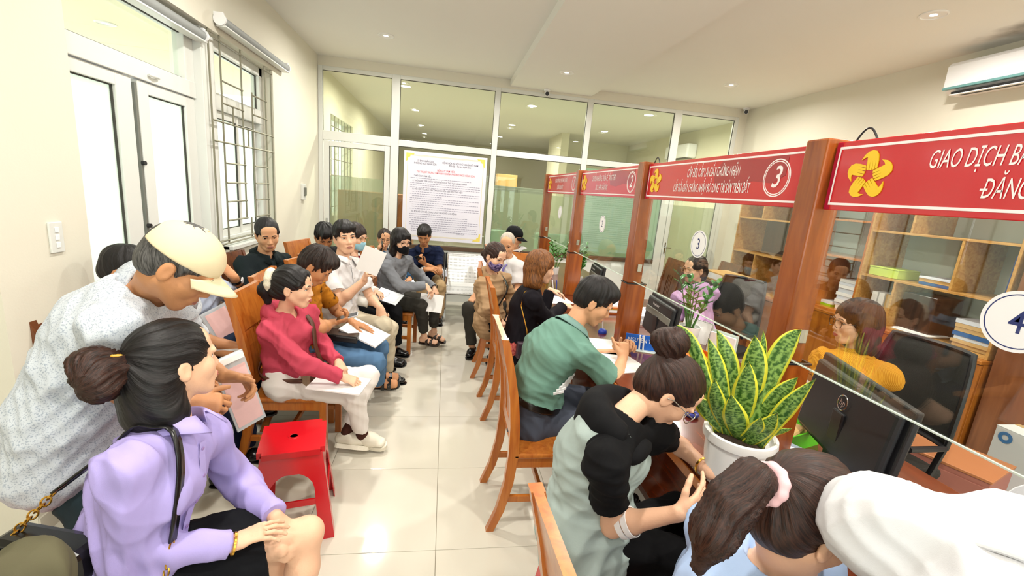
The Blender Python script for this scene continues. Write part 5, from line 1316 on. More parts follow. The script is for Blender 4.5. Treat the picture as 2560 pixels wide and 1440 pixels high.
i_ = ppl['I'] = P_('I', 'woman in a light blue mask and maroon top behind the man in white', s=.95, sex='f', skin='fair', seed=19, head=(115, 6, 0), top=dict(sleeve='long', mat=C_('maroon', '#7a1f30'), g=.014, short_by=.05), bottom=dict(kind='trousers', mat=M_blk, loose=1.12, flare=1.5, len=.9), shoes=SHOE_B)
i_.hair('bob', 'dark'); i_.glasses(M_frame_g); i_.mask(C_('blue_mask', '#9fd0e2', bump=.05))
i_.layer(dict(sleeve='long', mat=C_('white_cardigan', '#e9e6e0'), g=.024, name='cardigan', neck=.085))
j = ppl['J'] = P_('J', 'woman in a blue denim jacket holding a phone to her ear', s=.95, sex='f', skin='mid', seed=21, head=(163, 2, -6), top=dict(sleeve='long', mat=C_('denim_jacket', '#3f6285', var=.2, bump=.4), collar='shirt', g=.022), bottom=dict(kind='trousers', mat=M_jean), shoes=SHOE_B, rh=dict(dir=(.2, -.25, .9), palm=(.8, .3, 0), curl='hold'))
j.hair('tight', 'dark'); j.glasses(M_frame_d, .022, .017)
k = ppl['K'] = P_('K', 'woman in a grey hoodie, glasses and black mask sitting cross-legged', s=.95, sex='f', skin='fair', seed=23, head=(142, 8, 3), bow=.04,
    top=dict(sleeve='long', mat=C_('grey_hoodie', '#7d8086', var=.08), hood='down', g=.02, hip=.010, amp=.009), bottom=dict(kind='trousers', mat=C_('dark_olive_trousers', '#3a3833'), len=.82), shoes=SANDAL, rf=(.95, -.3, 0), lf=(.9, -.3, -.25),
    rh=dict(dir=(.6, -.3, -.7), palm=(-.5, .3, -.6), curl='relax'), lh=dict(dir=(.5, -.4, -.75), palm=(-.5, .3, -.6), curl='relax'))
k.hair('bob', 'black', extra=[((.03, .085, .075), (.05, .088, .045), .016, .010, .02), ((-.02, .088, .078), (-.03, .092, .045), .016, .010, .02)]); k.glasses(M_frame_d, .026, .019); k.mask(C_('black_mask', '#15161a', bump=.05))
l_ = ppl['L'] = P_('L', 'man in a navy polo with a white wristwatch looking down at his phone', s=1.0, sex='m', skin='tan', seed=25, head=(183, 28, 0), top=dict(sleeve='short', mat=M_navy_c, collar='polo', vneck=.03), bottom=dict(kind='trousers', mat=C_('khaki_trousers', '#b09670')), shoes=SHOE_B,
    lh=dict(dir=(-.55, -.5, .45), palm=(-.3, .2, .9), curl='hold'), rh=dict(dir=(.9, -.2, .1), palm=(0, .4, -.8), curl='relax'))
l_.hair('thick', 'black', amp=.004)
# counter side
m_ = ppl['M'] = P_('M', 'woman in a tan jacket and purple patterned mask beside the counter', s=.95, sex='f', skin='fair', seed=27, head=(140, 16, -6), top=dict(sleeve='long', mat=C_('tan_jacket', '#a98a68', var=.1), hood='down', g=.024, amp=.012, hip=.004), bottom=dict(kind='trousers', mat=M_blk, g=.0, amp=.003), shoes=SHOE_B, rh=dict(dir=(.6, -.5, -.4), palm=(0, 0, -1), curl='relax'))
m_.hair('tight', 'auburn', extra=[((0, -.10, -.01), (0, -.13, -.03), .035, .03, .03)]); m_.mask(cloth_pattern('purple_mask', '#3e3560', '#8d7ba8', 60, .5))
n = ppl['N'] = P_('N', 'bald elderly man in a white shirt seated behind the woman in tan', s=1.0, sex='m', skin='mid', seed=29, head=(198, 16, 0), top=dict(sleeve='short', mat=C_('white_shirt', '#eceaea'), collar='shirt', g=.02), bottom=dict(kind='trousers', mat=C_('dark_olive_trousers', '#3a3833')), shoes=SHOE_B, rh=dict(dir=(-.5, -.5, -.6), palm=(.1, .2, -1), curl='relax'))
n.hair('balding', 'grey', amp=.0008)
o_ = ppl['O'] = P_('O', 'person in a black cap and dark shirt at the far end by the counter', s=1.0, sex='m', skin='mid', seed=31, head=(105, 18, 0), top=dict(sleeve='short', mat=M_navy_c, collar='polo', cmat=C_('white_shirt', '#eceaea')), bottom=dict(kind='trousers', mat=M_blk), shoes=SHOE_B)
o_.hair('short', 'black'); o_.cap_hat(C_('black_cap', '#15171a'))
p = ppl['P'] = P_('P', 'woman with straight brown hair in a black jacket and coral skirt', s=.97, sex='f', skin='fair', seed=33, head=(90, 6, 0), top=dict(sleeve='long', mat=C_('black_jacket', '#17141a', var=.15), g=.022, amp=.009, hem=.02), bottom=dict(kind='skirt', mat=cloth_pattern('coral', '#b8484a', '#d9786e', 70, .5), len=.95), shoes=SHOE_B,
    rh=dict(dir=(.8, .1, -.1), palm=(0, .3, -1), curl='relax'), lh=dict(dir=(.9, -.1, -.1), palm=(0, 0, -1), curl='relax'))
p.hair('bob', 'brown', amp=.003)
q = ppl['Q'] = P_('Q', 'man in a green polo and slate trousers leaning on the counter, hands clasped', s=1.03, sex='m', vox=.0048, skin='mid', seed=35, head=(103, 26, 0), bow=.07, fat=1.05,
    top=dict(sleeve='short', frac=.80, mat=C_('green_polo', '#6d9486', var=.05, bump=.12), tuck=.15, collar='polo', cmat=C_('green_collar', '#7fa09a'), g=.018, amp=.008, vox=.0068), bottom=dict(kind='trousers', mat=C_('slate_trousers', '#4a4f5c', var=.08), belt=mat('belt_leather', '#17130f', .3)), shoes=SHOE_B,
    rh=dict(dir=(.15, .35, .9), palm=(-.3, .9, -.2), curl='fist'), lh=dict(dir=(.2, -.3, .9), palm=(-.2, -.9, -.1), curl='hold'))
q.hair('thick', 'black', amp=.0028)
r_ = ppl['R'] = P_('R', 'woman in a pale denim vest over a black tee using a phone at the counter', s=.97, sex='f', vox=.0048, skin='fair', seed=37, head=(104, 42, 0), bow=.06,
    top=dict(sleeve='short', frac=.62, mat=C_('black_tee', '#0f0f11', var=.1), g=.016, vox=.007), bottom=dict(kind='trousers', mat=C_('black_trousers', '#0d0d0f', var=.1), loose=1.1), shoes=SHOE_B,
    rh=dict(dir=(.85, .30, .25), palm=(-.35, .75, .1), curl=(14, 22, 14), spread=12, thumb=60), lh=dict(dir=(.90, -.35, .02), palm=(.05, -.1, 1), curl=(10, 14, 10), spread=4))
r_.hair('tight', 'auburn', amp=.0025)
r_.layer(dict(sleeve='none', mat=C_('pale_denim', '#a9b8b4', var=.20, bump=.2, vscale=9), g=.030, name='denim_vest', neck=.105, amp=.009, vox=.007, hem=.03, hip=.016))
r_.hood(C_('black_hood', '#141416', var=.1), 'down', 1.35)
r_.extra_hair('hair_bun', [r_.H(0, -.085, .075), r_.H(.005, -.115, .115), r_.H(.02, -.135, .10)], [.034, .046, .040], 'auburn', amp=.006)
r_.glasses(M_frame_s, .026, .021)
s_ = ppl['S'] = P_('S', 'woman with a brown ponytail and pink hair tie in a light blue shirt', s=.95, sex='f', vox=.005, skin='fair', seed=39, head=(88, 22, 0), bow=.05,
    top=dict(sleeve='long', mat=C_('sky_shirt', '#a9c2e8', var=.05), collar='shirt', g=.02, amp=.008, vox=.007), bottom=dict(kind='trousers', mat=M_navy_c), shoes=SHOE_B)
s_.hair('tight', 'auburn', amp=.002)
t_ = ppl['T'] = P_('T', 'person in a white shirt leaning over the counter at the lower right corner', s=1.0, sex='m', skin='mid', seed=41, head=(60, 25, 0), bow=.03, fat=1.1, face=False,
    top=dict(sleeve='short', mat=C_('white_shirt2', '#cdcdd0', var=.02, bump=.12), collar='shirt', g=.026, amp=.010, vox=.0065), bottom=dict(kind='trousers', mat=M_navy_c), shoes=SHOE_B)
t_.hair('short', 'black')
x_ = ppl['X'] = P_('X', 'seated person in olive trousers at the lower left corner, only a knee showing', s=1.0, sex='m', skin='mid', seed=43, head=(60, 0, 0), face=False, top=dict(sleeve='short', mat=C_('olive_shirt', '#5c5a45')), bottom=dict(kind='trousers', mat=C_('olive', '#5f5b46', var=.06)), shoes=SHOE_B)
x_.hair('short', 'black')
u = ppl['U'] = P_('U', 'smiling clerk in a lilac hoodie and glasses behind counter 3', s=.95, sex='f', skin='fair', seed=45, head=(262, 4, 0), lips='#c0524e', top=dict(sleeve='long', mat=C_('lilac', '#cba3d0', var=.06), hood='down', collar='shirt', g=.02), bottom=dict(kind='trousers', mat=M_blk), shoes=SHOE_B)
u.hair('tight', 'dark', extra=[((0, -.10, -.03), (.0, -.10, -.09), .04, .03, .03)]); u.glasses(M_frame_g, .024, .019)
w = ppl['V'] = P_('V', 'clerk in a mustard ribbed blouse and glasses behind the nearest counter', s=.95, sex='f', vox=.005, skin='fair', seed=47, head=(288, 4, 0), lips='#c0343c', top=dict(sleeve='short', frac=.8, mat=cloth_pattern('mustard_rib', '#b87a1c', '#cf9430', 45, .5, 'stripes'), collar='shirt', g=.02), bottom=dict(kind='trousers', mat=M_blk), shoes=SHOE_B, lh=dict(dir=(-.8, .3, -.2), palm=(0, 0, -1), curl='relax'))
w.hair('bob', 'auburn', amp=.003); w.glasses(M_frame_d, .025, .021)
# ------------------------------------------------------------------ fittings on walls and ceiling
def box_thing(name, label, cat, parts, loc, rz=0, group=None):
    """parts: (name, local box, material, bevel)"""
    t = thing(name, label, cat, loc, rz, group)
    for nm, b, m, bev in parts: MB().box(*b, bev).build(nm, m, t)
    return t
box_thing('switch_plate', 'white three-button light switch plate on the left pillar', 'switch', [('plate', (0, .010, -.036, .036, -.07, .07), M_white, .003)]+[('button', (.010, .014, -.010, .010, z-.012, z+.012), M_stick, .002) for z in (-.035, 0, .035)], (XL, .472, 1.355))
box_thing('breaker_box', 'small white breaker box with grey flap on the left wall', 'breaker box', [('case', (0, .03, -.05, .05, -.095, .095), M_white, .004), ('flap', (.03, .045, -.035, .04, -.045, .055), M_grey, .004)], (XL, 4.10, 1.525))
for nm, x, ya, yb, z, r in (('above the grille window', -1.765, 2.08, 3.47, 2.81, .034), ('above the glazed entrance door', -1.845, .74, 1.96, 2.655, .036)):
    t = thing('roller_blind', 'rolled-up grey roller blind '+nm, 'blind', (x, (ya+yb)/2, z), 0, 'roller blinds'); h = (yb-ya)/2
    MB().tube([(0, -h, 0), (0, h, 0)], r, 16).build('fabric_roll', mat('blind_fabric', '#9b9f9f', .6), t, True)
    MB().box(-r, r*1.1, -h, h, -r-.014, -r-.002, .003).build('bottom_bar', M_white, t)
    for sg in (-1, 1): MB().tube([(0, sg*h, 0), (0, sg*(h+.018), 0)], r+.010, 16).box(-.05, .02, sg*h-.004, sg*h+.02, .0, .05).build('bracket', M_stick, t, True)
t = thing('air_conditioner', 'white wall air conditioner with teal stripe at the upper right', 'air conditioner', (XR, 1.34, 2.93))
MB().prism([(-.20, .05), (-.205, .23), (-.18, .262), (0, .262), (0, 0), (-.12, 0)], (0, -.485, 0), (1, 0, 0), (0, 0, 1), (0, 1, 0), .97).build('body', M_stick, t)
MB().box(-.208, -.150, -.487, .487, .034, .056, .004).build('teal_stripe', mat('teal_trim', '#6fa0a0', .3), t)
MB().box(-.19, -.07, -.42, .42, -.004, .012, .003).build('air_outlet', M_dark, t); MB().obox((-.165, 0, -.010), [(1, 0, .15), (0, 1, 0), (-.15, 0, 1)], (.035, .42, .004), .002).build('louvre', M_stick, t)
# soot mark above the air conditioner is part of the ceiling finish
def camera_unit(loc, d, label):
    t = thing('security_camera', label, 'camera', loc, 0, 'ceiling security cameras'); d = nrm(d)
    MB().lathe([(.045, 0), (.045, -.018), (.03, -.028)], seg=20).build('mount', M_stick, t, True)
    c = np.array((0, 0, -.05)); a = np.cross(d, (0, 0, 1)); 
    MB().tube([c-d*.03, c+d*.055], .033, 18).build('housing', M_stick, t, True); MB().tube([c+d*.050, c+d*.062], .027, 18).build('lens', M_dark, t, True)
camera_unit((1.31, 4.74, 3.21), (-.1, -1, -.35), 'white bullet camera hanging from the beam at the partition')
camera_unit((4.44, 4.74, ZC), (-.5, -.9, -.3), 'white dome camera in the far right ceiling corner')
# notice on the partition glass
t = thing('notice_poster', 'large white notice with yellow corners and red heading on the partition glass', 'poster', (-.056, YB-.040, .935))
L = WLOC(t); M_post = mat('poster_paper', '#e8e7f4', .45); M_yel = mat('poster_yellow', '#f0dc6a', .5); M_ink = mat('poster_ink', '#4c4a66', .6); M_rink = mat('poster_red_ink', '#d8424a', .6); M_fine = mat('poster_fine_print', '#9d9bb0', .6)
MB().box(-.594, .594, -.003, .003, 0, 1.263).build('sheet', M_post, t)
PX0, PZ0 = -.65, .935
def pp(u, w): return (PX0+u, YB-.0436, PZ0+w)
for a in ((.05, 1.138, .05, .053), (.05, 1.138, 1.21, 1.213), (.05, .053, .05, 1.213), (1.135, 1.138, .05, 1.213), (.065, 1.123, .062, .064), (.065, 1.123, 1.199, 1.201)):
    q = pp(0, 0); MB().box(q[0]+a[0]-L.x, q[0]+a[1]-L.x, -.0045, -.003, a[2], a[3]).build('border_line', M_yel, t)
for cu_, cw, su, sw in ((.03, 1.233, 1, -1), (1.158, 1.233, -1, -1), (.03, .03, 1, 1), (1.158, .03, -1, 1)):
    pol = [(0, 0), (.12, 0), (.10, .02), (.06, .025), (.055, .05), (.028, .06), (.022, .10), (0, .12)]
    pol = [(cu_+su*a, cw+sw*b) for a, b in pol]
    if su*sw < 0: pol = pol[::-1]
    MB().prism(pol, (PX0-L.x, -.003, 0), (1, 0, 0), (0, 0, 1), (0, -1, 0), .002).build('corner_ornament', M_yel, t)
XA, ZA = (1, 0, 0), (0, 0, 1)
for s_, sz, u, w, m in (('ỦY BAN NHÂN DÂN', .036, .30, 1.135, M_ink), ('PHƯỜNG NGŨ HÀNH SƠN', .036, .30, 1.100, M_ink), ('CỘNG HÒA XÃ HỘI CHỦ NGHĨA VIỆT NAM', .036, .80, 1.135, M_ink), ('Độc lập - Tự do - Hạnh phúc', .036, .80, 1.100, M_ink), ('NỘI QUY LÀM VIỆC', .040, .60, 1.02, M_rink), ('TẠI TRỤ SỞ TRUNG TÂM HÀNH CHÍNH PHƯỜNG NGŨ HÀNH SƠN', .038, .60, .982, M_rink)):
    text_mesh(s_, sz, m, 'poster_heading', t, pp(u, w), XA, ZA, xs=.72, bold=.0004)
for s_, w in (('I. THỜI GIAN LÀM VIỆC', .925), ('II. THỜI GIAN TIẾP NHẬN VÀ TRẢ KẾT QUẢ THỦ TỤC HÀNH CHÍNH', .855), ('III. ĐỐI VỚI TỔ CHỨC VÀ CÔNG DÂN ĐẾN LIÊN HỆ CÔNG VIỆC', .735), ('IV. ĐỐI VỚI CÁN BỘ, CÔNG CHỨC VÀ NGƯỜI LAO ĐỘNG', .415)):
    text_mesh(s_, .032, M_ink, 'poster_heading', t, pp(.13, w), XA, ZA, xs=.78, bold=.0003, align='LEFT')
rng = random.Random(4); mb = MB()
for w in [.893, .823, .793, .763]+[.70-.0305*i for i in range(9)]+[.38-.0305*i for i in range(9)]:
    u = .10 if rng.random() < .6 else .13; end = rng.choice([.95, 1.10, 1.10, 1.10, .55])
    while u < end:
        lw = rng.uniform(.012, .04); mb.box(PX0+u-L.x, PX0+min(u+lw, 1.11)-L.x, -.0042, -.003, w-.004, w+.004); u += lw+.008
o = mb.build('fine_print', M_fine, t); o['kind'] = 'stuff'
text_mesh('CHỦ TỊCH', .026, M_ink, 'poster_heading', t, pp(.86, .12), XA, ZA, xs=.9)
# ------------------------------------------------------------------ staff side: shelving, cabinets, chairs
SXF = 4.06
M_back = mat('shelf_back', '#b9c2b6', .5); M_darkin = wood('dark_cabinet_wood', '#2c1c14', '#4a3022', .35, 'Z', 4)
def cabinet(y0, y1, z0, z1, label, m=W_cab, doors=2, xf=4.0):
    t = thing('base_cabinet', label, 'cabinet', ((xf+4.53)/2, (y0+y1)/2, z0), 0, 'wooden cabinets along the right wall'); L = WLOC(t)
    a = lambda b: (b[0]-L.x, b[1]-L.x, b[2]-L.y, b[3]-L.y, b[4]-L.z, b[5]-L.z)
    MB().box(*a((xf+.02, 4.53, y0, y1, z0+.06, z1-.03)), .003).build('carcass', m, t); MB().box(*a((xf-.015, 4.53, y0, y1, z1-.03, z1)), .005).build('top_board', m, t); MB().box(*a((xf-.005, 4.53, y0, y1, z0, z0+.07)), .003).build('plinth', m, t)
    w = (y1-y0)/doors
    for i in range(doors):
        d = MB().box(*a((xf, xf+.02, y0+i*w+.004, y0+(i+1)*w-.004, z0+.075, z1-.036)), .004).build('door', m, t)
        hy = y0+(i+.5)*w+(w*.4 if i % 2 == 0 else -w*.4); MB().tube([(xf-.02-L.x, hy-L.y, (z0+z1)/2+.05-L.z), (xf-.02-L.x, hy-L.y, (z0+z1)/2-.05-L.z)], .006, 8).build('handle', M_chrome, d, True)
    return t
cabinet(.70, 1.90, 0, .80, 'orange-brown base cabinet under the open shelves behind the mustard clerk')
cabinet(1.90, 2.75, 0, .80, 'wooden base cabinet under the paper stack on the right')
cabinet(2.85, 3.90, 0, .72, 'orange-brown base cabinet under the dark glazed bookcase')
cabinet(-.60, .68, 0, 2.05, 'tall brown cabinet at the right edge behind the number 4 sticker', wood('brown_cabinet_wood', '#6a3a1c', '#8a5430', .3, 'Z', 3), 3, 4.05)
def shelf_unit(y0, y1, z0, z1, shelves, divs, label, back, edge=W_pale, name='open_shelf'):
    t = thing(name, label, 'bookcase', ((SXF+4.53)/2, (y0+y1)/2, z0), 0, 'shelving along the right wall'); L = WLOC(t); th = .02
    a = lambda b: (b[0]-L.x, b[1]-L.x, b[2]-L.y, b[3]-L.y, b[4]-L.z, b[5]-L.z)
    MB().box(*a((4.50, 4.52, y0, y1, z0, z1))).build('back_panel', back, t)
    for y in (y0, y1-th): MB().box(*a((SXF, 4.50, y, y+th, z0, z1)), .002).build('upright', edge, t)
    for z in [z0, z1-th]+shelves: MB().box(*a((SXF, 4.50, y0+th, y1-th, z, z+th)), .002).build('shelf', edge, t)
    for y, za, zb in divs: MB().box(*a((SXF, 4.50, y, y+th, za+th, zb)), .002).build('divider', edge, t)
    return t
shelf_unit(.72, 1.90, .80, 2.08, [1.235, 1.665], [(1.53, .80, 1.235), (1.09, 1.235, 1.665), (1.51, 1.665, 2.06)], 'open wooden shelves with files behind the mustard clerk', M_back)
shelf_unit(1.90, 2.75, .80, 2.08, [1.36, 1.74], [(2.35, .80, 1.36)], 'open wooden shelves with a tall paper stack, seen past the post', M_back, W_chair)
sh3 = shelf_unit(2.85, 3.90, .72, 2.08, [1.205, 1.665], [(3.42, .72, 1.205), (3.42, 1.665, 2.06)], 'dark bookcase with pale edges behind the lilac clerk', M_darkin, W_pale, 'dark_bookcase')
def pile(x, y, z, n, w, d, h, label, cols, name='paper_stack', cat='papers', rz=0.0, jit=.012, seed=1):
    t = thing(name, label, cat, (x, y, z), rz); r = random.Random(seed); z0 = 0
    for i in range(n):
        hh = h*r.uniform(.7, 1.3); dx, dy = r.uniform(-jit, jit), r.uniform(-jit, jit)
        MB().box(-w/2+dx, w/2+dx, -d/2+dy, d/2+dy, z0, z0+hh*.94).build('sheaf', cols[i % len(cols)], t); z0 += hh
    return t
M_p2 = mat('bluish_paper', '#dfe4ee', .7, var=.02); M_kraft = mat('kraft_paper', '#c9a468', .7, var=.05); M_bfile = mat('blue_file', '#2f5f9a', .4); M_green = mat('lime_plastic', '#9ad21a', .35); M_yfile = mat('yellow_green_card', '#c5dc62', .6)
pile(4.25, 2.06, .82, 9, .22, .24, .036, 'tall stack of white papers on the right shelf beside the post', [M_paper, M_p2], seed=2)
pile(4.25, 2.32, .82, 2, .22, .20, .03, 'lime green folders lying beside the paper stack', [M_green, M_paper], name='folder_pile', cat='folders', seed=3)
box_thing('file_box', 'pale green file box on the upper shelf behind the clerk', 'box', [('carton', (-.12, .12, -.14, .14, 0, .075), M_yfile, .004), ('lid', (-.123, .123, -.143, .143, .075, .085), M_yfile, .003)], (4.22, 1.71, 1.257))
pile(4.24, 1.26, 1.257, 3, .24, .26, .024, 'bundle of blue files tied with string on the shelf', [M_bfile, M_kraft, M_p2], name='file_bundle', cat='files', seed=5)
pile(4.26, .90, .822, 7, .26, .26, .030, 'tall bundle of kraft folders and blue files tied with white tape', [M_kraft, M_kraft, M_p2, M_bfile], name='file_bundle', cat='files', seed=6)
pile(4.20, 1.33, .822, 3, .24, .30, .007, 'loose white papers lying on the lower shelf behind the clerk', [M_paper, M_p2], seed=7)
for i in range(3): props(MB().box(4.14, 4.40, 1.60+.07*i, 1.655+.07*i, .822, 1.10, .003).build('lever_file', [M_kraft, M_paper, M_paper][i], None), ['kraft coloured lever file left of the clerk on the lower shelf', 'white lever file next to the kraft file on the lower shelf', 'outer white lever file beside the shelf divider'][i], 'file', 'lever files')
props(MB().box(4.14, 4.42, 1.22, 1.50, .822, 1.16, .004).build('black_crate', M_darkin, None), 'dark brown box on the lower shelf right of the clerk', 'box')
props(MB().box(4.14, 4.40, .76, .80, 1.257, 1.60, .004).build('blue_binder', mat('navy_binder', '#28407e', .4), None), 'upright navy binder at the right end of the middle shelf', 'binder')
M_mesh = mat('black_mesh', '#22221f', .7, bump=.5, bscale=300); M_carton = mat('carton_white', '#cfd2d2', .6)
def office_chair(loc, rz, label):
    t = thing('office_chair', label, 'chair', (*loc, 0), rz, 'black office chairs')     # faces local +x
    MB().box(-.24, .24, -.25, .25, .43, .50, .03).build('seat', M_mesh, t)
    vs, fs, n, q = [], [], 11, 9
    for i in range(n):
        for j in range(q):
            u = -1+2*j/(q-1); z = .62+.50*i/(n-1); w = .235-.02*(i/(n-1))**3*2; vs.append((-.27-.06*(i/(n-1))**2+.05*u*u, w*u, z))
    for i in range(n-1):
        for j in range(q-1): fs.append((i*q+j, i*q+j+1, (i+1)*q+j+1, (i+1)*q+j))
    o = make_obj('backrest_mesh', np.array(vs), fs, M_mesh, t, True); md = o.modifiers.new('thick', 'SOLIDIFY'); md.thickness = .012
    rim = [vs[j] for j in range(q)]+[vs[i*q+q-1] for i in range(1, n)]+[vs[(n-1)*q+j] for j in range(q-2, -1, -1)]+[vs[i*q] for i in range(n-2, 0, -1)]
    MB().tube(rim, .014, 8, closed=True).build('backrest_frame', M_dark, t, True)
    MB().tube([(-.18, 0, .45), (-.30, 0, .52), (-.30, 0, .75)], .025, 8).build('back_bar', M_dark, t, True)
    MB().tube([(0, 0, .10), (0, 0, .44)], .03, 10).build('gas_lift', M_grey, t, True)
    for k in range(5):
        a = 2*math.pi*k/5; MB().tube([(0, 0, .11), (.28*math.cos(a), .28*math.sin(a), .075)], [.028, .018], 8).build('base_arm', M_dark, t, True)
        c = np.array((.28*math.cos(a), .28*math.sin(a), .03)); MB().tube([c-np.array((0, .02, 0)), c+np.array((0, .02, 0))], .03, 12).build('castor', M_dark, t, True)
    for sg in (-1, 1): MB().tube([(-.1, sg*.26, .46), (-.1, sg*.29, .66), (.14, sg*.29, .67)], .016, 8).build('armrest', M_dark, t, True)
office_chair((2.38, .08), math.radians(185), 'black mesh office chair behind the clerk in mustard')
office_chair((2.58, 1.80), math.radians(205), 'black office chair behind the clerk in lilac')
make_chair((2.55, 2.85), math.radians(175), 'dark wooden chair standing behind the lilac clerk on the left', W_dark)
make_chair((2.75, 3.55), math.radians(180), 'wooden chair with open slats by the back partition', W_dark)
make_chair((3.55, 3.55), math.radians(180), 'wooden slat chair farthest right by the back partition', W_dark)
t = cabinet(2.55, 3.15, 0, .92, 'low wooden cabinet carrying a kraft carton behind the lilac clerk', W_dark, 1, 3.05) if False else thing('side_cabinet', 'low wooden cabinet carrying a kraft carton behind the lilac clerk', 'cabinet', (3.32, 2.85, 0))
MB().box(-.22, .22, -.25, .25, .04, .90, .004).build('carcass', W_dark, t); MB().box(-.24, .24, -.27, .27, .90, .925, .004).build('top_board', W_dark, t); MB().box(-.235, -.22, -.24, .24, .06, .88, .003).build('door', W_dark, t)
box_thing('kraft_carton', 'flat kraft carton with white label behind the lilac clerk', 'box', [('carton', (-.16, .16, -.22, .22, 0, .10), M_kraft, .004), ('label', (-.162, -.160, -.15, .13, .02, .085), M_paper, 0)], (3.30, 2.85, .925))
M_salm = mat('salmon_laminate', '#a3685a', .5)
box_thing('drawer_unit', 'salmon laminate drawer pedestal beside the office chair', 'drawer unit', [('carcass', (-.18, .18, -.20, .20, 0, .50), M_salm, .004), ('top_board', (-.185, .185, -.205, .205, .50, .515), mat('orange_edge', '#b4754a', .45), .003), ('drawer', (-.186, -.18, -.18, .18, .06, .25), M_salm, .002), ('drawer', (-.186, -.18, -.18, .18, .27, .47), M_salm, .002)], (2.86, -.02, 0), .35)
M_cblue = mat('carton_blue', '#3a72a8', .5)
t = box_thing('water_carton', 'white and blue carton on the floor at the right edge', 'box', [('carton', (-.15, .15, -.20, .20, 0, .44), M_carton, .004), ('flap', (-.15, .0, -.20, .20, .44, .444), M_carton, 0), ('blue_panel', (-.152, -.150, -.19, -.06, .02, .30), M_cblue, 0), ('seam_tape', (-.02, .02, -.202, .202, .444, .446), mat('brown_tape', '#b79a6a', .4), 0)], (3.45, -.10, .18))
disc_ring(t, (3.297, .045, .57), .016, .034, M_cblue, 'carton_emblem')
box_thing('carton_stand', 'low wooden stand under the white and blue carton', 'stand', [('top', (-.17, .17, -.22, .22, .16, .18), W_cab, .003)]+[('leg', (sx*.15-.01, sx*.15+.01, sy*.20-.01, sy*.20+.01, 0, .16), W_cab, 0) for sx in (-1, 1) for sy in (-1, 1)], (3.45, -.10, 0))
# ------------------------------------------------------------------ things on the counter
def monitor(a, b, z0, z1, label, logo):
    """screen seen from behind: a far end, b near end (x,y)"""
    a = np.array((*a, 0)); b = np.array((*b, 0)); c = (a+b)/2; d = nrm(b-a); n = np.array((d[1], -d[0], 0)); n = n if n[0] < 0 else -n       # towards customers
    t = thing('monitor', label, 'monitor', (c[0], c[1], ZT)); w = np.linalg.norm(b-a)/2; up = np.array((0, 0, 1.)); tl = nrm(up-n*.10); L = np.array(WLOC(t))
    cc = c+up*(z0+z1)/2-L; h = (z1-z0)/2
    MB().obox(cc, [d, n, tl], (w, .012, h), .006).build('panel', M_dark, t); MB().obox(cc+n*.022, [d, n, tl], (w*.93, .016, h*.86), .012).build('rear_shell', mat('monitor_shell', '#1d2024', .45), t)
    MB().obox(cc-n*.0125, [d, n, tl], (w*.97, .001, h*.94)).build('screen', mat('screen_glass', '#2c3440', .1), t)
    MB().obox(cc+n*.035-up*(h*.6), [d, n, up], (.035, .012, h*.75), .006).build('neck', M_dark, t)
    base = c-L+n*.03; MB().obox(base+up*.008, [d, n, up], (.12, .085, .008), .006).build('foot', M_dark, t)
    P = cc+n*.0385
    if logo == 'hp':
        pts = [P+L+up*h*.35+(-d*math.cos(i/24*2*math.pi)+tl*math.sin(i/24*2*math.pi))*.028 for i in range(24)]
        MB().tube(pts, .002, 6, closed=True).build('logo_ring', M_chrome, t, world=True); text_mesh('hp', .034, M_chrome, 'logo', t, P+L+up*h*.35+n*.001, d, tl, shear=.2)
        MB().obox(cc+n*.039-d*w*-.55-up*h*.75, [d, n, tl], (.012, .001, .022)).build('white_tag', M_stick, t)
    else:
        text_mesh(logo, .026, M_stick, 'logo', t, P+L+up*h*.62-d*w*.15, d, tl, bold=.0004)
        MB().obox(cc+n*.036+up*h*.22, [d, n, tl], (w*.9, .004, .022), .003).build('grey_band', mat('monitor_band', '#77786f', .5), t)
        MB().obox(cc+n*.039+d*w*.62-up*h*.82, [d, n, tl], (.012, .001, .02)).build('white_tag', M_stick, t)
    return t
monitor((1.55, -.32), (1.37, -.84), .865, 1.20, 'large black monitor seen from behind in front of the mustard clerk', 'hp')
monitor((1.46, 1.05), (1.42, .60), .85, 1.13, 'black monitor with grey band seen from behind in front of the lilac clerk', 'ViewSonic')
monitor((1.50, 2.45), (1.46, 2.05), .85, 1.12, 'black monitor at the second counter behind the green potted plant', 'ViewSonic')
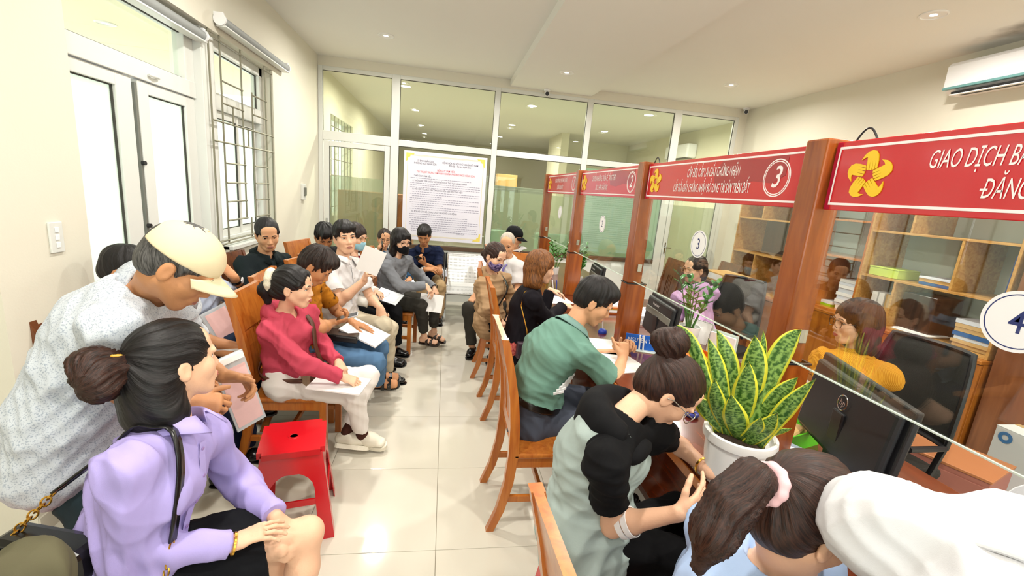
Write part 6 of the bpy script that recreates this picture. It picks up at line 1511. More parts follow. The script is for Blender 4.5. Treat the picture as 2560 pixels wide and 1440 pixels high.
# snake plant
def leaf_mat():
    m, nt, b = new_mat('snake_leaf')
    uv = nt.nodes.new('ShaderNodeUVMap'); uv.uv_map = 'UVMap'; sx = nt.nodes.new('ShaderNodeSeparateXYZ'); nt.links.new(uv.outputs[0], sx.inputs[0])
    n = nt.nodes.new('ShaderNodeTexNoise'); n.inputs['Scale'].default_value = 1; n.inputs['Detail'].default_value = 4
    mp = nt.nodes.new('ShaderNodeMapping'); mp.inputs['Scale'].default_value = (5, 26, 1); nt.links.new(uv.outputs[0], mp.inputs[0]); nt.links.new(mp.outputs[0], n.inputs['Vector'])
    cr = nt.nodes.new('ShaderNodeValToRGB'); cr.color_ramp.elements[0].position = .42; cr.color_ramp.elements[0].color = (*hexc('#2f5a1c'), 1); cr.color_ramp.elements[1].position = .58; cr.color_ramp.elements[1].color = (*hexc('#86ab55'), 1)
    nt.links.new(n.outputs[0], cr.inputs[0])
    s1 = nt.nodes.new('ShaderNodeMath'); s1.operation = 'SUBTRACT'; s1.inputs[1].default_value = .5; nt.links.new(sx.outputs[0], s1.inputs[0])
    s2 = nt.nodes.new('ShaderNodeMath'); s2.operation = 'ABSOLUTE'; nt.links.new(s1.outputs[0], s2.inputs[0])
    s3 = nt.nodes.new('ShaderNodeMath'); s3.operation = 'GREATER_THAN'; s3.inputs[1].default_value = .385; nt.links.new(s2.outputs[0], s3.inputs[0])
    mx = nt.nodes.new('ShaderNodeMix'); mx.data_type = 'RGBA'; mx.inputs[7].default_value = (*hexc('#d8d63c'), 1)
    nt.links.new(s3.outputs[0], mx.inputs[0]); nt.links.new(cr.outputs[0], mx.inputs[6]); nt.links.new(mx.outputs[2], b.inputs['Base Color']); b.inputs['Roughness'].default_value = .35
    return m
M_snake = leaf_mat()
def leaf(parent, base, mid, tip, width, side, m, cup=.25, nm='leaf'):
    base, mid, tip = [np.array(p, float) for p in (base, mid, tip)]; n, q = 13, 7; vs, fs, uv = [], [], []
    for i in range(n):
        u = i/(n-1); p = (1-u)**2*base+2*u*(1-u)*(2*mid-.5*base-.5*tip)+u*u*tip
        d = nrm(2*(1-u)*((2*mid-.5*base-.5*tip)-base)+2*u*(tip-(2*mid-.5*base-.5*tip)))
        s_ = nrm(np.array(side)-d*np.dot(side, d)); nn = np.cross(d, s_); w = width*(.42+.58*math.sin(min(1, u*1.25+.12)*math.pi*.5))*(1-max(0, (u-.55)/.45)**1.8)
        for j in range(q): t_ = -1+2*j/(q-1); vs.append(p+s_*w*t_+nn*w*cup*t_*t_); uv.append((j/(q-1), u))
    for i in range(n-1):
        for j in range(q-1): fs.append((i*q+j, i*q+j+1, (i+1)*q+j+1, (i+1)*q+j))
    o = make_obj(nm, np.array(vs), fs, m, parent, True, world=True)
    ul = o.data.uv_layers.new(name='UVMap'); 
    for lp in o.data.loops: ul.data[lp.index].uv = uv[lp.vertex_index]
    md = o.modifiers.new('thick', 'SOLIDIFY'); md.thickness = .003; return o
PC = np.array((1.005, -.605))
sp = thing('snake_plant', 'tall snake plant with yellow-edged leaves in a white pot on the counter', 'potted plant', (PC[0], PC[1], ZT))
M_pot = mat('white_pot', '#eeeeec', .3); M_soil = mat('soil', '#3a2c22', .95, bump=.8, bscale=90, var=.4, vscale=60)
MB().lathe([(.078, 0), (.090, .01), (.102, .10), (.106, .165), (.117, .168), (.119, .178), (.117, .197), (.108, .200), (.101, .195), (.098, .165), (.0, .163)], seg=40).build('pot', M_pot, sp, True)
MB().lathe([(.099, .158), (.06, .172), (.0, .175)], seg=24).build('soil', M_soil, sp, True)
LEAVES = [((0.813, -0.416, 1.315), (0.877, -0.478, 1.217), .026), ((0.889, -0.442, 1.257), (0.932, -0.498, 1.124), .026), ((0.904, -0.481, 1.291), (0.946, -0.528, 1.153), .030), ((0.938, -0.47, 1.319), (0.979, -0.528, 1.184), .034), ((0.991, -0.593, 1.343), (1.006, -0.606, 1.19), .042), ((1.059, -0.546, 1.345), (1.056, -0.575, 1.206), .016), ((1.106, -0.651, 1.385), (1.063, -0.627, 1.257), .036), ((0.971, -0.616, 1.26), (0.984, -0.615, 1.121), .040), ((1.1, -0.685, 1.237), (1.06, -0.651, 1.126), .030), ((1.106, -0.743, 1.258), (1.062, -0.69, 1.104), .028), ((0.916, -0.635, 1.152), (0.955, -0.636, 1.044), .042), ((1.021, -0.723, 1.132), (1.014, -0.686, 1.044), .030), ((0.983, -0.704, 1.107), (0.993, -0.677, 1.039), .024), ((1.098, -0.71, 1.07), (1.064, -0.673, 1.029), .013), ((0.892, -0.575, 1.178), (0.921, -0.58, 1.073), .030), ((0.891, -0.509, 1.077), (0.92, -0.533, 1.033), .032), ((1.097, -0.591, 1.204), (1.084, -0.608, 1.104), .028)]
rg = random.Random(3)
for i, (tip, mid, w) in enumerate(LEAVES):
    tv = np.array(tip[:2])-PC; bp = np.array((*(PC+tv*.22+np.array((rg.uniform(-.02, .02), rg.uniform(-.02, .02)))), .965)); bp[:2] = PC+(bp[:2]-PC)*min(1, .07/max(.001, np.linalg.norm(bp[:2]-PC)))
    leaf(sp, bp, mid, tip, w, (.76+.3*rg.uniform(-1, 1), -.65, rg.uniform(-.2, .2)), M_snake)
# smaller glossy plants
M_zz = mat('glossy_leaf', '#3f7d2c', .3, var=.35, vscale=14); M_stem = mat('green_stem', '#4e7a34', .5)
def zz_plant(loc, label, stems, seed, potr=.07, poth=.12):
    t = thing('potted_plant', label, 'potted plant', loc); L = np.array(loc); r = random.Random(seed)
    MB().lathe([(potr*.75, 0), (potr*.85, .01), (potr, poth), (potr*.93, poth), (potr*.9, poth-.02), (0, poth-.02)], seg=28).build('pot', M_pot, t, True); MB().lathe([(potr*.92, poth-.022), (0, poth-.012)], seg=20).build('soil', M_soil, t)
    for k in range(stems):
        a = 2*math.pi*k/stems+r.uniform(-.3, .3); ht = r.uniform(.18, .34); sp_ = r.uniform(.05, .17)
        b = L+np.array((.02*math.cos(a), .02*math.sin(a), poth-.02)); tp = L+np.array((sp_*math.cos(a), sp_*math.sin(a), poth+ht)); md = (b+tp)/2+np.array((0, 0, .03))
        pts = [(1-u)**2*b+2*u*(1-u)*md+u*u*tp for u in np.linspace(0, 1, 7)]
        st = MB().tube(pts, [.006, .005, .005, .004, .004, .003, .002], 6).build('stem', M_stem, t, True, world=True)
        for i in range(8):
            u = .32+.68*i/7; p = (1-u)**2*b+2*u*(1-u)*md+u*u*tp; d = nrm(tp-b); sd = np.array((-math.sin(a), math.cos(a), 0))*(1 if i % 2 else -1); out = nrm(sd*.8+d*.5+np.array((0, 0, r.uniform(-.2, .3))))
            ll = r.uniform(.055, .085); leaf(t, p, p+out*ll*.5+np.array((0, 0, .004)), p+out*ll, .017, np.cross(out, (0, 0, 1.)), M_zz, .2)
    return t
zz_plant((1.70, .90, ZT), 'leafy green plant in a white pot before the lilac clerk', 7, 5, .075, .13)
zz_plant((1.36, 2.52, ZT), 'bushy green plant in a white pot at the second post', 8, 8, .06, .14)
zz_plant((1.34, 3.35, ZT), 'small pale green plant beside the sunflower card', 5, 12, .045, .09)
# cards, pens, papers
def card(loc, rz, w, h, m, label, extra=()):
    t = thing('desk_card', label, 'card', loc, rz); MB().obox((0, 0, h/2), [(1, 0, 0), (0, 1, .12), (0, -.12, 1)], (w/2, .002, h/2), 0).build('card', m, t); MB().box(-w/2, w/2, -.03, .03, 0, .006, .002).build('stand', M_edge, t)
    return t
tc_ = card((1.02, 3.30, ZT), math.radians(-70), .15, .21, M_signred, 'red card with a gold emblem standing on the far counter'); L = np.array(WLOC(tc_))
tc2 = card((1.16, 3.08, ZT), math.radians(-70), .14, .17, mat('card_leaf_green', '#7c9a46', .5), 'card with a sunflower picture standing on the far counter')
for t_, R_, m1 in ((tc_, .032, M_gold), (tc2, .048, mat('sunflower_yellow', '#f2b713', .5))):
    z_ = .12 if t_ is tc_ else .10
    MB().prism([((R_ if i % 2 == 0 else R_*.6)*math.cos(i*math.pi/10+.3), (R_ if i % 2 == 0 else R_*.6)*math.sin(i*math.pi/10+.3)) for i in range(20)], (0, -.004-.0, z_), (1, 0, 0), (0, 0, 1), (0, -1, 0), .001).build('printed_flower', m1, t_)
    if t_ is tc2: MB().prism([(.02*math.cos(i*math.pi/8), .02*math.sin(i*math.pi/8)) for i in range(16)], (0, -.0052, z_), (1, 0, 0), (0, 0, 1), (0, -1, 0), .001).build('flower_centre', mat('sunflower_brown', '#5a3416', .6), t_)
M_penb = mat('pen_blue', '#1c3fae', .3); M_penw = mat('pen_white', '#eef0f4', .3)
def pen_stand(loc, label, s=1.0, pens=2):
    t = thing('pen_stand', label, 'pen stand', loc, 0, 'blue pen stands')
    MB().lathe([(.034*s, 0), (.036*s, .008), (.030*s, .024), (.016*s, .032), (0, .033)], seg=20).build('base', M_penb, t, True)
    for k in range(pens):
        dx = .012*(k*2-1)*s if pens > 1 else 0; MB().tube([(dx, 0, .02), (dx*1.5-.02, -.015, .14)], .0045, 8).build('pen', M_penw if k % 2 == 0 else M_penb, t, True)
pen_stand((1.13, 1.06, ZT), 'small blue pen stand beside the third counter post', .9, 1)
pen_stand((1.07, 2.26, ZT), 'blue pen stand beside the hand of the woman in the black jacket', 1.2, 2)
props(MB().tube([np.array((1.13, -.14, ZT+.012))+np.array((.022*math.cos(a), .022*math.sin(a), 0)) for a in np.linspace(0, 2*math.pi, 17)[:-1]], .010, 8, closed=True).build('tape_roll', mat('tape_blue', '#3b44a8', .3), None, True), 'small roll of blue and white tape on the counter', 'tape')
t = thing('name_plate', 'blue name plate with white lettering and two pens before the third post', 'name plate', (1.27, .72, ZT), math.radians(-18)); 
AX = np.array(Matrix.Rotation(math.radians(-18), 3, 'Z')).T
t.rotation_euler = (0, 0, 0); ex_ = nrm((.93, -.36, 0)); nn_ = nrm(np.cross(ex_, (0, 0, 1.))); nn_ = nn_ if nn_[1] < 0 else -nn_; up_ = nrm(np.array((0, 0, 1.))-nn_*.35); c0 = np.array((0, 0, .055))
MB().obox(c0, [ex_, nn_, np.cross(ex_, nn_)*-1 if np.cross(ex_, nn_)[2] < 0 else np.cross(ex_, nn_)], (.105, .004, .05), .002).build('plate', mat('plate_blue', '#1d62c4', .3), t)
W0 = np.array(WLOC(t))+c0
text_mesh('NGUYỄN THỊ', .040, M_stick, 'plate_lettering', t, W0+nn_*.0048+np.array((0, 0, .012)), ex_, (0, 0, 1), xs=.72, bold=.0012)
for k in (-1, 1): MB().tube([c0+nn_*.02+ex_*(.012*k)-np.array((0, 0, .045)), c0+nn_*.03+ex_*(.012*k-.006)+np.array((0, 0, .055))], .0055, 8).build('pen', M_penw, t, True)
MB().obox(np.array((0, 0, .004)), [ex_, nn_, (0, 0, 1)], (.10, .04, .004), .002).build('foot', M_edge, t)
def sheet(name, label, c, rz, w, d, m=M_paper, cat='paper', z=None, th=.003):
    o = MB().box(-w/2, w/2, -d/2, d/2, 0, th).build(name, m, None); o.location = c; o.rotation_euler = (0, 0, rz); return props(o, label, cat)
sheet('paper_sheet', 'white form lying on the counter under the clasped hands', (1.05, .50, ZT), .2, .21, .297)
sheet('paper_sheet', 'white form lying on the counter left of the clasped hands', (1.02, .78, ZT), -.2, .21, .297)
sheet('paper_sheet', 'white form on the counter beside the woman in the black jacket', (1.04, 2.02, ZT), .1, .21, .297)
pile(1.66, .12, ZT, 3, .30, .22, .006, 'loose white and pink papers on the desk before the mustard clerk', [M_paper, mat('pale_pink_paper', '#ecd8dc', .7), M_paper], rz=.3, seed=11)
pile(1.60, 1.45, ZT, 4, .22, .30, .02, 'stack of white papers on the desk at the third counter', [M_paper, M_p2], seed=12)
pile(1.42, 1.75, ZT, 5, .24, .30, .016, 'stack of yellow and orange folders behind the second counter', [mat('orange_card', '#e0752a', .6), M_paper, mat('yellow_card', '#e6cf57', .6)], name='folder_pile', cat='folders', seed=13)
box_thing('orange_tray', 'orange paper tray on the desk beneath the black monitor', 'tray', [('base', (-.10, .10, -.19, .19, 0, .012), mat('orange_plastic', '#e2711c', .4), .003), ('side', (-.10, -.095, -.19, .19, 0, .04), mat('orange_plastic', '#e2711c', .4), .001), ('side', (.095, .10, -.19, .19, 0, .04), mat('orange_plastic', '#e2711c', .4), .001)], (1.58, .62, ZT), .1)
t = thing('desk_calendar', 'white spiral desk calendar behind the plant of the lilac clerk', 'calendar', (1.82, .98, ZT), math.radians(-65))
MB().obox((0, -.03, .075), [(1, 0, 0), (0, 1, -.25), (0, .25, 1)], (.11, .002, .075)).build('page', M_paper, t); MB().obox((0, .03, .075), [(1, 0, 0), (0, 1, .25), (0, -.25, 1)], (.11, .002, .075)).build('back_page', M_paper, t)
for i in range(12): MB().tube([np.array((-.10+.0182*i, .008*math.cos(a), .150+.006*math.sin(a))) for a in np.linspace(0, 2*math.pi, 9)[:-1]], .0012, 5, closed=True).build('spiral_ring', M_grey, t)
box_thing('leaflet_holder', 'clear leaflet holder with white papers behind the snake plant', 'leaflet holder', [('back', (-.09, .09, .02, .023, 0, .16), M_edge, 0), ('front', (-.09, .09, -.02, -.018, 0, .07), M_edge, 0), ('leaflets', (-.085, .085, -.01, .01, .004, .145), M_paper, 0), ('foot', (-.09, .09, -.03, .03, 0, .004), M_edge, 0)], (1.80, .66, ZT), math.radians(-65))
t = thing('plastic_basket', 'lime green plastic basket on the counter below the black monitor', 'basket', (1.46, -.33, ZT), .3)
MB().prism([(-.10, .0), (-.12, .07), (-.115, .07), (-.096, .005), (.096, .005), (.115, .07), (.12, .07), (.10, 0)], (0, -.075, 0), (1, 0, 0), (0, 0, 1), (0, 1, 0), .15).build('tub', mat('green_plastic', '#58c21e', .35), t)
for sg in (-1, 1): MB().prism([(-.10, 0), (.10, 0), (.12, .07), (-.12, .07)], (0, sg*.075-.003, 0), (1, 0, 0), (0, 0, 1), (0, 1, 0), .006).build('end_wall', mat('green_plastic', '#58c21e', .35), t)
MB().obox((0, 0, .04), [(1, .2, 0), (-.2, 1, 0), (0, 0, 1)], (.07, .05, .02), .01).build('contents', M_kraft, t)
t = box_thing('blue_box', 'blue plastic box with clear lid beside the white plant pot', 'box', [('tub', (-.065, .065, -.10, .10, 0, .055), mat('blue_plastic', '#1c4fb0', .25), .006), ('lid', (-.066, .066, -.101, .101, .055, .062), sheer('clear_lid', '#cfdcf2', .45, .15), .003), ('slip', (-.03, .03, -.06, .04, .0625, .064), M_paper, 0)], (1.31, -.50, ZT), .5)
o = MB().tube([(1.42, -.52, ZT+.03), (1.36, -.50, ZT+.06), (1.30, -.46, ZT+.02), (1.34, -.38, ZT+.006), (1.42, -.25, ZT+.006)], .005, 6).build('monitor_cable', M_dark, None, True); props(o, 'black cable running from the large monitor across the counter', 'cable')
# box on a tall cabinet and brown cupboards behind the partition
cb = thing('back_room_cabinet', 'grey steel cabinet behind the partition carrying a carton', 'cabinet', (1.35, 7.2, 0)); MB().box(-.55, .55, -.22, .22, 0, 1.85, .006).build('carcass', mat('steel_cabinet', '#6e7668', .5), cb)
for sx in (-.28, .28): MB().box(sx-.265, sx+.265, -.23, -.22, .06, 1.80, .003).build('door', mat('steel_cabinet', '#6e7668', .5), cb)
props(MB().box(.95, 1.35, 7.05, 7.35, 1.85, 2.08, .004).build('cardboard_box', M_kraft, None), 'brown cardboard box on the cabinet behind the partition', 'box')
for i, x in enumerate((-1.45, -.85)):
    t = thing('back_room_wardrobe', ['brown wooden cupboard behind the left glass door', 'brown wooden cupboard behind the door post of the partition'][i], 'cupboard', (x, 5.9, 0), 0, 'brown cupboards behind the partition'); MB().box(-.29, .29, -.25, .25, 0, 1.55, .006).build('carcass', W_cab, t)
    for sx in (-.145, .145): MB().box(sx-.14, sx+.14, -.262, -.25, .06, 1.50, .004).build('door', W_cab, t)
for x, lab in ((.95, 'left sea-green seat back seen through the partition glass'), (1.75, 'right sea-green seat back seen through the partition glass')):
    gs = thing('green_seat', lab, 'seat', (x, 5.4, 0), 0, 'sea-green seats behind the glass'); mg = mat('sea_green_vinyl', '#8fd0b4', .5)
    MB().box(-.28, .28, -.05, .03, .45, 1.12, .03).build('backrest', mg, gs); MB().box(-.28, .28, -.05, .45, .38, .46, .03).build('seat', mg, gs)
    for sx in (-.25, .25):
        for sy in (-.02, .42): MB().tube([(sx, sy, 0), (sx, sy, .40)], .015, 8).build('leg', M_grey, gs)
t = thing('air_conditioner', 'white air conditioner in the room behind the right glass panel', 'air conditioner', (5.0, 7.4, 2.75)); MB().box(-.22, 0, -.48, .48, 0, .28, .03).build('body', M_stick, t); MB().box(-.20, -.06, -.42, .42, -.006, .01).build('air_outlet', M_dark, t)
# ------------------------------------------------------------------ things people hold and wear
def held(name, label, cat, c, ax, h, m, bev=.002, extra=()):
    t = thing(name, label, cat, tuple(float(x) for x in c)); MB().obox((0, 0, 0), ax, h, bev).build('body', m, t)
    for nm, cc, hh, mm in extra: MB().obox(np.array(cc)@np.array(ax), ax, hh, 0).build(nm, mm, t)
    return t
def frame3(d, n):
    d = nrm(d); n = np.array(n, float); n = nrm(n-d*np.dot(n, d)); return [d, np.cross(n, d), n]
M_phone = mat('phone_black', '#0e0f12', .15); M_scr = mat('phone_screen', '#5a7d80', .15); M_scrd = mat('phone_screen_dark', '#20242c', .1)
def phone(label, c, d, n, m=M_phone, scr=M_scrd): return held('mobile_phone', label, 'phone', c, frame3(d, n), (.074, .036, .0042), m, .003, [('screen', (0, 0, .0044), (.070, .033, .0003), scr)])
def hand_pt(k, side, along=.09, palm=.03):
    p = ppl[k]; J = p.J; hd = p.o.get(side+'h', {}); d = nrm(hd.get('dir', J[side+'wr']-J[side+'el'])); pl = np.array(hd.get('palm', (0, 0, -1.)), float); pl = nrm(pl-d*np.dot(pl, d))
    return J[side+'wr']+d*along+pl*palm, d, pl
c, d_, n_ = hand_pt('F', 'r', .10, .018); phone('light silver phone in the hands of the man in mustard', c, d_, n_, mat('phone_silver', '#c9ccd0', .3))
c, d_, n_ = hand_pt('G', 'l', .11, .03); phone('black phone in the lowered hand of the man in white', c, d_, np.cross(d_, n_))
c, d_, n_ = hand_pt('J', 'r', .07, .03); phone('black phone held to the ear of the woman in denim', c, d_, n_)
c, d_, n_ = hand_pt('L', 'l', .10, .02); phone('black phone held by the man in navy', c, d_, n_)
c, d_, n_ = hand_pt('R', 'l', .13, .022); phone('phone with a lit screen lying in the hand of the woman in the denim vest', np.array(c)+np.array((0, -.03, 0)), (.95, -.3, 0), (0, -.15, 1), M_phone, M_scr)
c, d_, n_ = hand_pt('G', 'r', .16, .02); held('paper_fan', 'folded white paper the man in white fans himself with', 'paper', c+np.array((.0, -.01, .03)), frame3((.35, 0, .9), (.25, -.9, .2)), (.10, .085, .0015), M_paper, 0)
J = ppl['E'].J; lap = (J['rkn']+J['rhip'])*.5; held('paper_stack', 'white papers on the lap of the woman in pink', 'papers', (float(J['rwr'][0])-.02, float(J['rwr'][1])+.02, .575), frame3((1, -.15, -.05), (0, 0, 1)), (.15, .105, .004), M_paper, 0)
J = ppl['F'].J; held('paper_folder', 'white folder on the knee of the man in jeans', 'papers', J['lwr']+np.array((.10, -.06, -.055)), frame3((.85, -.30, -.30), (.3, -.25, .9)), (.15, .105, .006), M_paper, 0)
held('black_pouch', 'black leather pouch on the lap of the man in jeans', 'bag', J['pelvis']+np.array((.22, -.04, .115)), frame3((1, 0, -.1), (0, 0, 1)), (.11, .08, .025), M_sblack, .012)
J = ppl['I'].J; c = J['lwr']+np.array((.12, -.06, -.02)); held('clear_folder', 'clear plastic folder with a phone inside held before the black trousers', 'folder', c, frame3((.9, -.3, -.2), (.35, -.5, .8)), (.12, .085, .003), sheer('clear_plastic', '#e4ebf0', .55, .2), 0, [('phone_inside', (-.04, .01, .004), (.035, .03, .003), M_phone), ('slip', (.03, -.01, .0035), (.06, .05, .0008), M_paper)])
J = ppl['K'].J; held('paper_sheet', 'white sheet hanging from the hands of the woman in grey', 'paper', (J['lwr']+J['rwr'])/2+np.array((.02, -.12, -.14)), frame3((.95, -.25, -.02), (.2, -.9, .35)), (.12, .09, .0012), M_paper, 0)
J = ppl['J'].J; held('cream_bag', 'cream shoulder bag on the lap of the woman in denim', 'bag', J['pelvis']+np.array((.02, -.26, .16)), frame3((1, 0, 0), (0, -.4, .9)), (.14, .07, .10), mat('cream_leather', '#d9cda8', .5), .03)
J = ppl['B'].J
c = (J['lwr']+J['rwr'])/2+np.array((.10, .0, -.15)); M_pink = mat('pink_document', '#eec4c2', .6, var=.06, vscale=40)
t = held('clear_folder', 'clear plastic sleeve with pink documents held by the bending man', 'folder', (-.84, -.02, .84), frame3((-.22, -.1, 1.0), (.75, -.65, .0)), (.165, .060, .004), sheer('clear_plastic', '#e4ebf0', .55, .2), 0, [('document', (-.02, 0, .0045), (.13, .052, .0008), M_pink), ('rolled_paper', (.15, .01, .01), (.012, .062, .012), M_paper)])
t = held('clear_folder', 'clear sleeve with a pink document before the light blue shirt', 'folder', ppl['C'].J['pelvis']+np.array((.26, -.04, .22)), frame3((0, 1, 0), (.9, 0, .45)), (.15, .11, .004), sheer('clear_plastic', '#e4ebf0', .55, .2), 0, [('document', (0, 0, .0045), (.12, .09, .0008), M_pink)])
c = ppl['C'].J; held('paper_folder', 'white folder on the lap of the man in dark jeans', 'papers', c['pelvis']+np.array((.34, -.12, .12)), frame3((1, 0, .0), (0, 0, 1)), (.13, .10, .006), M_paper, 0)
def band(k, side, at, r, m, name, w=.010, face=None, off=0):
    p = ppl[k]; a, b = p.J[side+'el'], p.J[side+'wr']; d = nrm(b-a); c = a+(b-a)*at; e1 = nrm(np.cross(d, (.3, .2, .9))); e2 = np.cross(d, e1); vs = []; n = 24
    for i in range(n):
        q = e1*math.cos(2*math.pi*i/n)+e2*math.sin(2*math.pi*i/n); vs += [c-d*w+q*r, c+d*w+q*r, c+d*w+q*(r+.003), c-d*w+q*(r+.003)]
    fs = [(i*4+j, i*4+(j+1) % 4, ((i+1) % n)*4+(j+1) % 4, ((i+1) % n)*4+j) for i in range(n) for j in range(4)]
    MB().add(vs, fs).build(name, m, p.e, True, world=True)
    if face is not None:
        f_ = nrm(np.array(face)-d*np.dot(face, d)); MB().obox(c+f_*(r+.006), [d, np.cross(f_, d), f_], (.017, .017, .005), .003).build('watch_face', mat('watch_white', '#e8e8ea', .2), p.e, world=True)
band('R', 'r', .30, .042, M_stick, 'bandage'); band('R', 'r', .20, .043, M_stick, 'bandage'); band('R', 'l', .86, .034, M_gold_m, 'bracelet', .004)
band('C', 'l', .86, .036, M_sblack, 'watch_strap', .012, (.5, -.5, .6)); band('C', 'l', .70, .040, M_sbrown, 'bracelet', .006); band('L', 'r', .88, .034, mat('white_strap', '#e6e6e6', .4), 'watch_strap', .010, (0, -.8, .5)); band('K', 'l', .99, .044, M_sblack, 'bracelet', .004); band('A', 'r', 1.02, .030, M_gold_m, 'bracelet', .003)
# straps and bags
A = ppl['A']; J = A.J; sh = J['rsh']*.45+J['neck']*.55
bag_c = np.array((-1.00, -.73, .69))
t = thing('shoulder_bag', 'black leather shoulder bag with gold disc and chain on the lavender woman', 'bag', tuple(bag_c)); AXB = [nrm((.95, -.25, 0)), nrm((.25, .95, 0)), (0, 0, 1)]
MB().obox((0, 0, 0), AXB, (.125, .045, .085), .02).build('body', M_sblack, t); MB().obox(np.array((0, -.047, .02))@np.array(AXB), AXB, (.122, .004, .055), .003).build('flap', M_sblack, t)
MB().lathe([(.026, 0), (.024, .006), (.012, .010), (0, .011)], np.array((.06, -.052, -.02))@np.array(AXB), 24, ax=[AXB[0], (0, 0, 1), -np.array(AXB[1])]).build('gold_disc', M_gold_m, t, True)
top = J['rsh']*.62+J['neck']*.38+A.t*.052
fr = top+A.fS*.10-A.t*.10; fr2 = J['rsh']*.5+J['neck']*.5+A.fS*.125-A.t*.24
bk = top-A.fS*.09-A.t*.08; e1 = bag_c+np.array((-.10, .02, .10))
pts = [fr2, fr, top+A.fS*.05, top, top-A.fS*.05-A.t*.01, bk, bk*.45+e1*.55]
def ribbon(parent, pts, w, side, m, nm):
    mb = MB(); pts = [np.array(p, float) for p in pts]
    P = []
    for i in range(len(pts)-1):
        for u in np.linspace(0, 1, 4)[:-1]:
            p0, p1, p2, p3 = pts[max(i-1, 0)], pts[i], pts[i+1], pts[min(i+2, len(pts)-1)]
            P.append(.5*((2*p1)+(-p0+p2)*u+(2*p0-5*p1+4*p2-p3)*u*u+(-p0+3*p1-3*p2+p3)*u**3))
    P.append(pts[-1]); vs = []; sd = nrm(side)
    for p in P: vs += [p-sd*w, p+sd*w]
    o = make_obj(nm, np.array(vs), [(2*i, 2*i+1, 2*i+3, 2*i+2) for i in range(len(P)-1)], m, parent, True, world=True); md = o.modifiers.new('thick', 'SOLIDIFY'); md.thickness = .005; md.offset = 0; return o
ribbon(t, pts, .014, A.lS, M_sblack, 'strap')
def chain(parent, a, b, n, m, r=.010):
    a, b = np.array(a), np.array(b); d = nrm(b-a); e1 = nrm(np.cross(d, (.2, .9, .1))); e2 = np.cross(d, e1); Ls = np.linalg.norm(b-a)/n
    for i in range(n):
        c = a+d*Ls*(i+.5); s_ = e1 if i % 2 else e2; MB().tube([c+d*Ls*.68*math.cos(q)+s_*r*math.sin(q) for q in np.linspace(0, 2*math.pi, 13)[:-1]], .0025, 6, closed=True).build('chain_link', m, parent, True, world=True)
chain(t, pts[-1], e1+np.array((0, 0, -.03)), 7, M_gold_m); chain(t, fr2, fr2-A.t*.09+A.fS*.01, 4, M_gold_m, .007)
P0 = ppl['P']; J = P0.J; s1 = J['rsh']*.55+J['neck']*.45+P0.t*.048
hb = np.array((.62, 1.20, .60)); t = thing('handbag', 'small dark purple handbag on a gold chain at the black jacket', 'bag', tuple(hb)); MB().obox((0, 0, 0), [(1, .1, 0), (-.1, 1, 0), (0, 0, 1)], (.085, .03, .065), .015).build('body', mat('dark_purple_leather', '#3a2c36', .4), t); MB().obox((0, -.032, .02), [(1, .1, 0), (-.1, 1, 0), (0, 0, 1)], (.083, .004, .042), .004).build('flap', mat('dark_purple_leather', '#3a2c36', .4), t)
r0 = -P0.lS; pts = [s1, s1+r0*.06-P0.t*.05-P0.fS*.06, J['rsh']*.5+P0.spine(.55)[0]*.5+r0*.10-P0.fS*.06, hb+np.array((-.02, -.01, .16)), hb+np.array((0, 0, .06))]
MB().tube(pts, .004, 6).build('chain_strap', M_gold_m, t, True, world=True)
E0 = ppl['E']; J = E0.J
eb = E0.spine(.12)[0]+E0.fS*.185+E0.lS*-.01
t = thing('crossbody_bag', 'brown and cream crossbody bag on the lap of the woman in pink', 'bag', tuple(float(x) for x in eb)); fx = [nrm((E0.lS[0], E0.lS[1], 0)), E0.fS, (0, 0, 1)]
MB().obox((0, 0, 0), fx, (.10, .035, .055), .02).build('body', mat('tan_cream_leather', '#a08a70', .5), t); MB().obox(np.array((0, .036, .015))@np.array(fx), fx, (.095, .004, .038), .004).build('flap', mat('brown_leather', '#5a3626', .45), t); MB().obox(np.array((0, .042, -.012))@np.array(fx), fx, (.016, .004, .012), .002).build('buckle', M_gold_m, t)
g1 = E0.spine(.80)[0]; br = mat('brown_leather', '#5a3626', .45)
ribbon(t, [eb-E0.lS*.09, E0.spine(.15)[0]-E0.lS*.165, E0.spine(.22)[0]-E0.lS*.13-E0.fS*.10, E0.spine(.35)[0]-E0.fS*.142], .013, E0.t, br, 'strap')
ribbon(t, [eb+E0.lS*.08+np.array((0, 0, .02)), E0.spine(.45)[0]+E0.fS*.16+E0.lS*.06, E0.spine(.78)[0]+E0.fS*.125+E0.lS*.085, J['neck']*.5+J['lsh']*.5+E0.t*.035+E0.fS*.01], .013, nrm(E0.lS+E0.fS*.3), br, 'strap')
M0 = ppl['M']; J = M0.J; ribbon(M0.e, [J['neck']*.5+J['lsh']*.5+M0.t*.045, M0.spine(.75)[0]+M0.fS*.165+M0.lS*.05, M0.spine(.45)[0]+M0.fS*.16-M0.lS*.06, M0.spine(.2)[0]+M0.fS*.12-M0.lS*.15], .013, M0.lS, M_sblack, 'bag_strap')
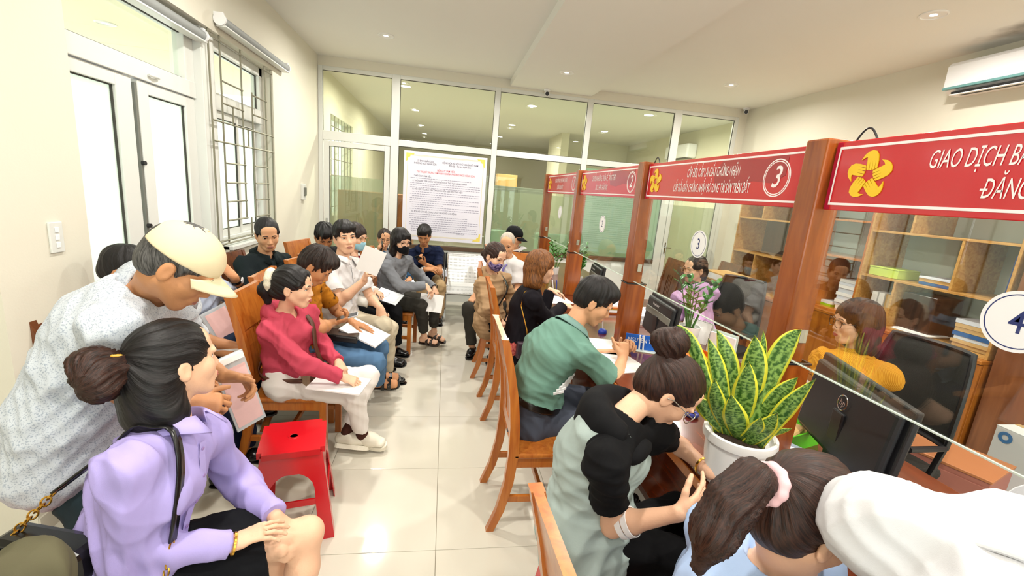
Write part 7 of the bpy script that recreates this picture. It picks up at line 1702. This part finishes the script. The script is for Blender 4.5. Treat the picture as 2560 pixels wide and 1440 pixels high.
N0 = ppl['N']; J = N0.J; ribbon(N0.e, [J['neck']*.6+J['lsh']*.4+N0.t*.035, N0.spine(.80)[0]+N0.fS*.135+N0.lS*.06, N0.spine(.55)[0]+N0.fS*.15+N0.lS*.055], .014, N0.lS, mat('purple_lanyard', '#6a5fa8', .5), 'lanyard')
# ponytail and tie
S0 = ppl['S']; tie = S0.H(0, -.118, .035)
b_ = S0.D(0, -1, 0)
S0.extra_hair('ponytail', [tie, tie+b_*.04+np.array((0, 0, -.006)), tie+b_*.075+np.array((-.01, -.01, -.06)), tie+b_*.10+np.array((-.02, -.02, -.12)), tie+b_*.11+np.array((-.03, -.02, -.20))], [.022, .032, .038, .036, .014], 'auburn', amp=.006)
v = Vol(.005)
for i in range(10):
    q = 2*math.pi*i/10; v.ell(S0.H(.030*math.cos(q), -.118, .035+.030*math.sin(q)), (.013, .013, .013), k=.008)
V, F = v.mesh(); make_obj('hair_tie', V, F, cloth('pink_tie', '#e6b9bd'), S0.e, True, world=True)
# stripes printed on the green polo
Q0 = ppl['Q']; qv = Vol(.01); Q0.torso(qv, .018)
for i in range(6):
    q_, r_v = Q0.spine(.36+.036*i); ang = math.radians(16+5*i); dr = -Q0.lS*math.cos(ang)+Q0.fS*math.sin(ang); ts = np.linspace(.32, 0, 161); k_ = int(np.argmax(qv.at(q_+dr*ts[:, None]) < 0)); tg = nrm(Q0.lS*math.sin(ang)+Q0.fS*math.cos(ang))
    MB().obox(q_+dr*(ts[k_]+.005), [nrm(tg+Q0.t*.35), dr, nrm(Q0.t-tg*.35)], (.034, .004, .0075), .002).build('printed_stripe', M_stick, Q0.e, world=True)
# yoke seam across the back of the white shirt
T0 = ppl['T']; tv = Vol(.01); T0.torso(tv, .026); pts = []
for u in np.linspace(-.95, .95, 15):
    q_ = T0.spine(.74)[0]+T0.lS*u*.15; ts = np.linspace(.3, 0, 121); d_ = tv.at(q_-T0.fS*ts[:, None]); i = int(np.argmax(d_ < 0)); pts.append(q_-T0.fS*(ts[i]+.002))
MB().tube(pts, .0035, 6).build('yoke_seam', MATS['cloth_white_shirt2'], T0.e, True, world=True)
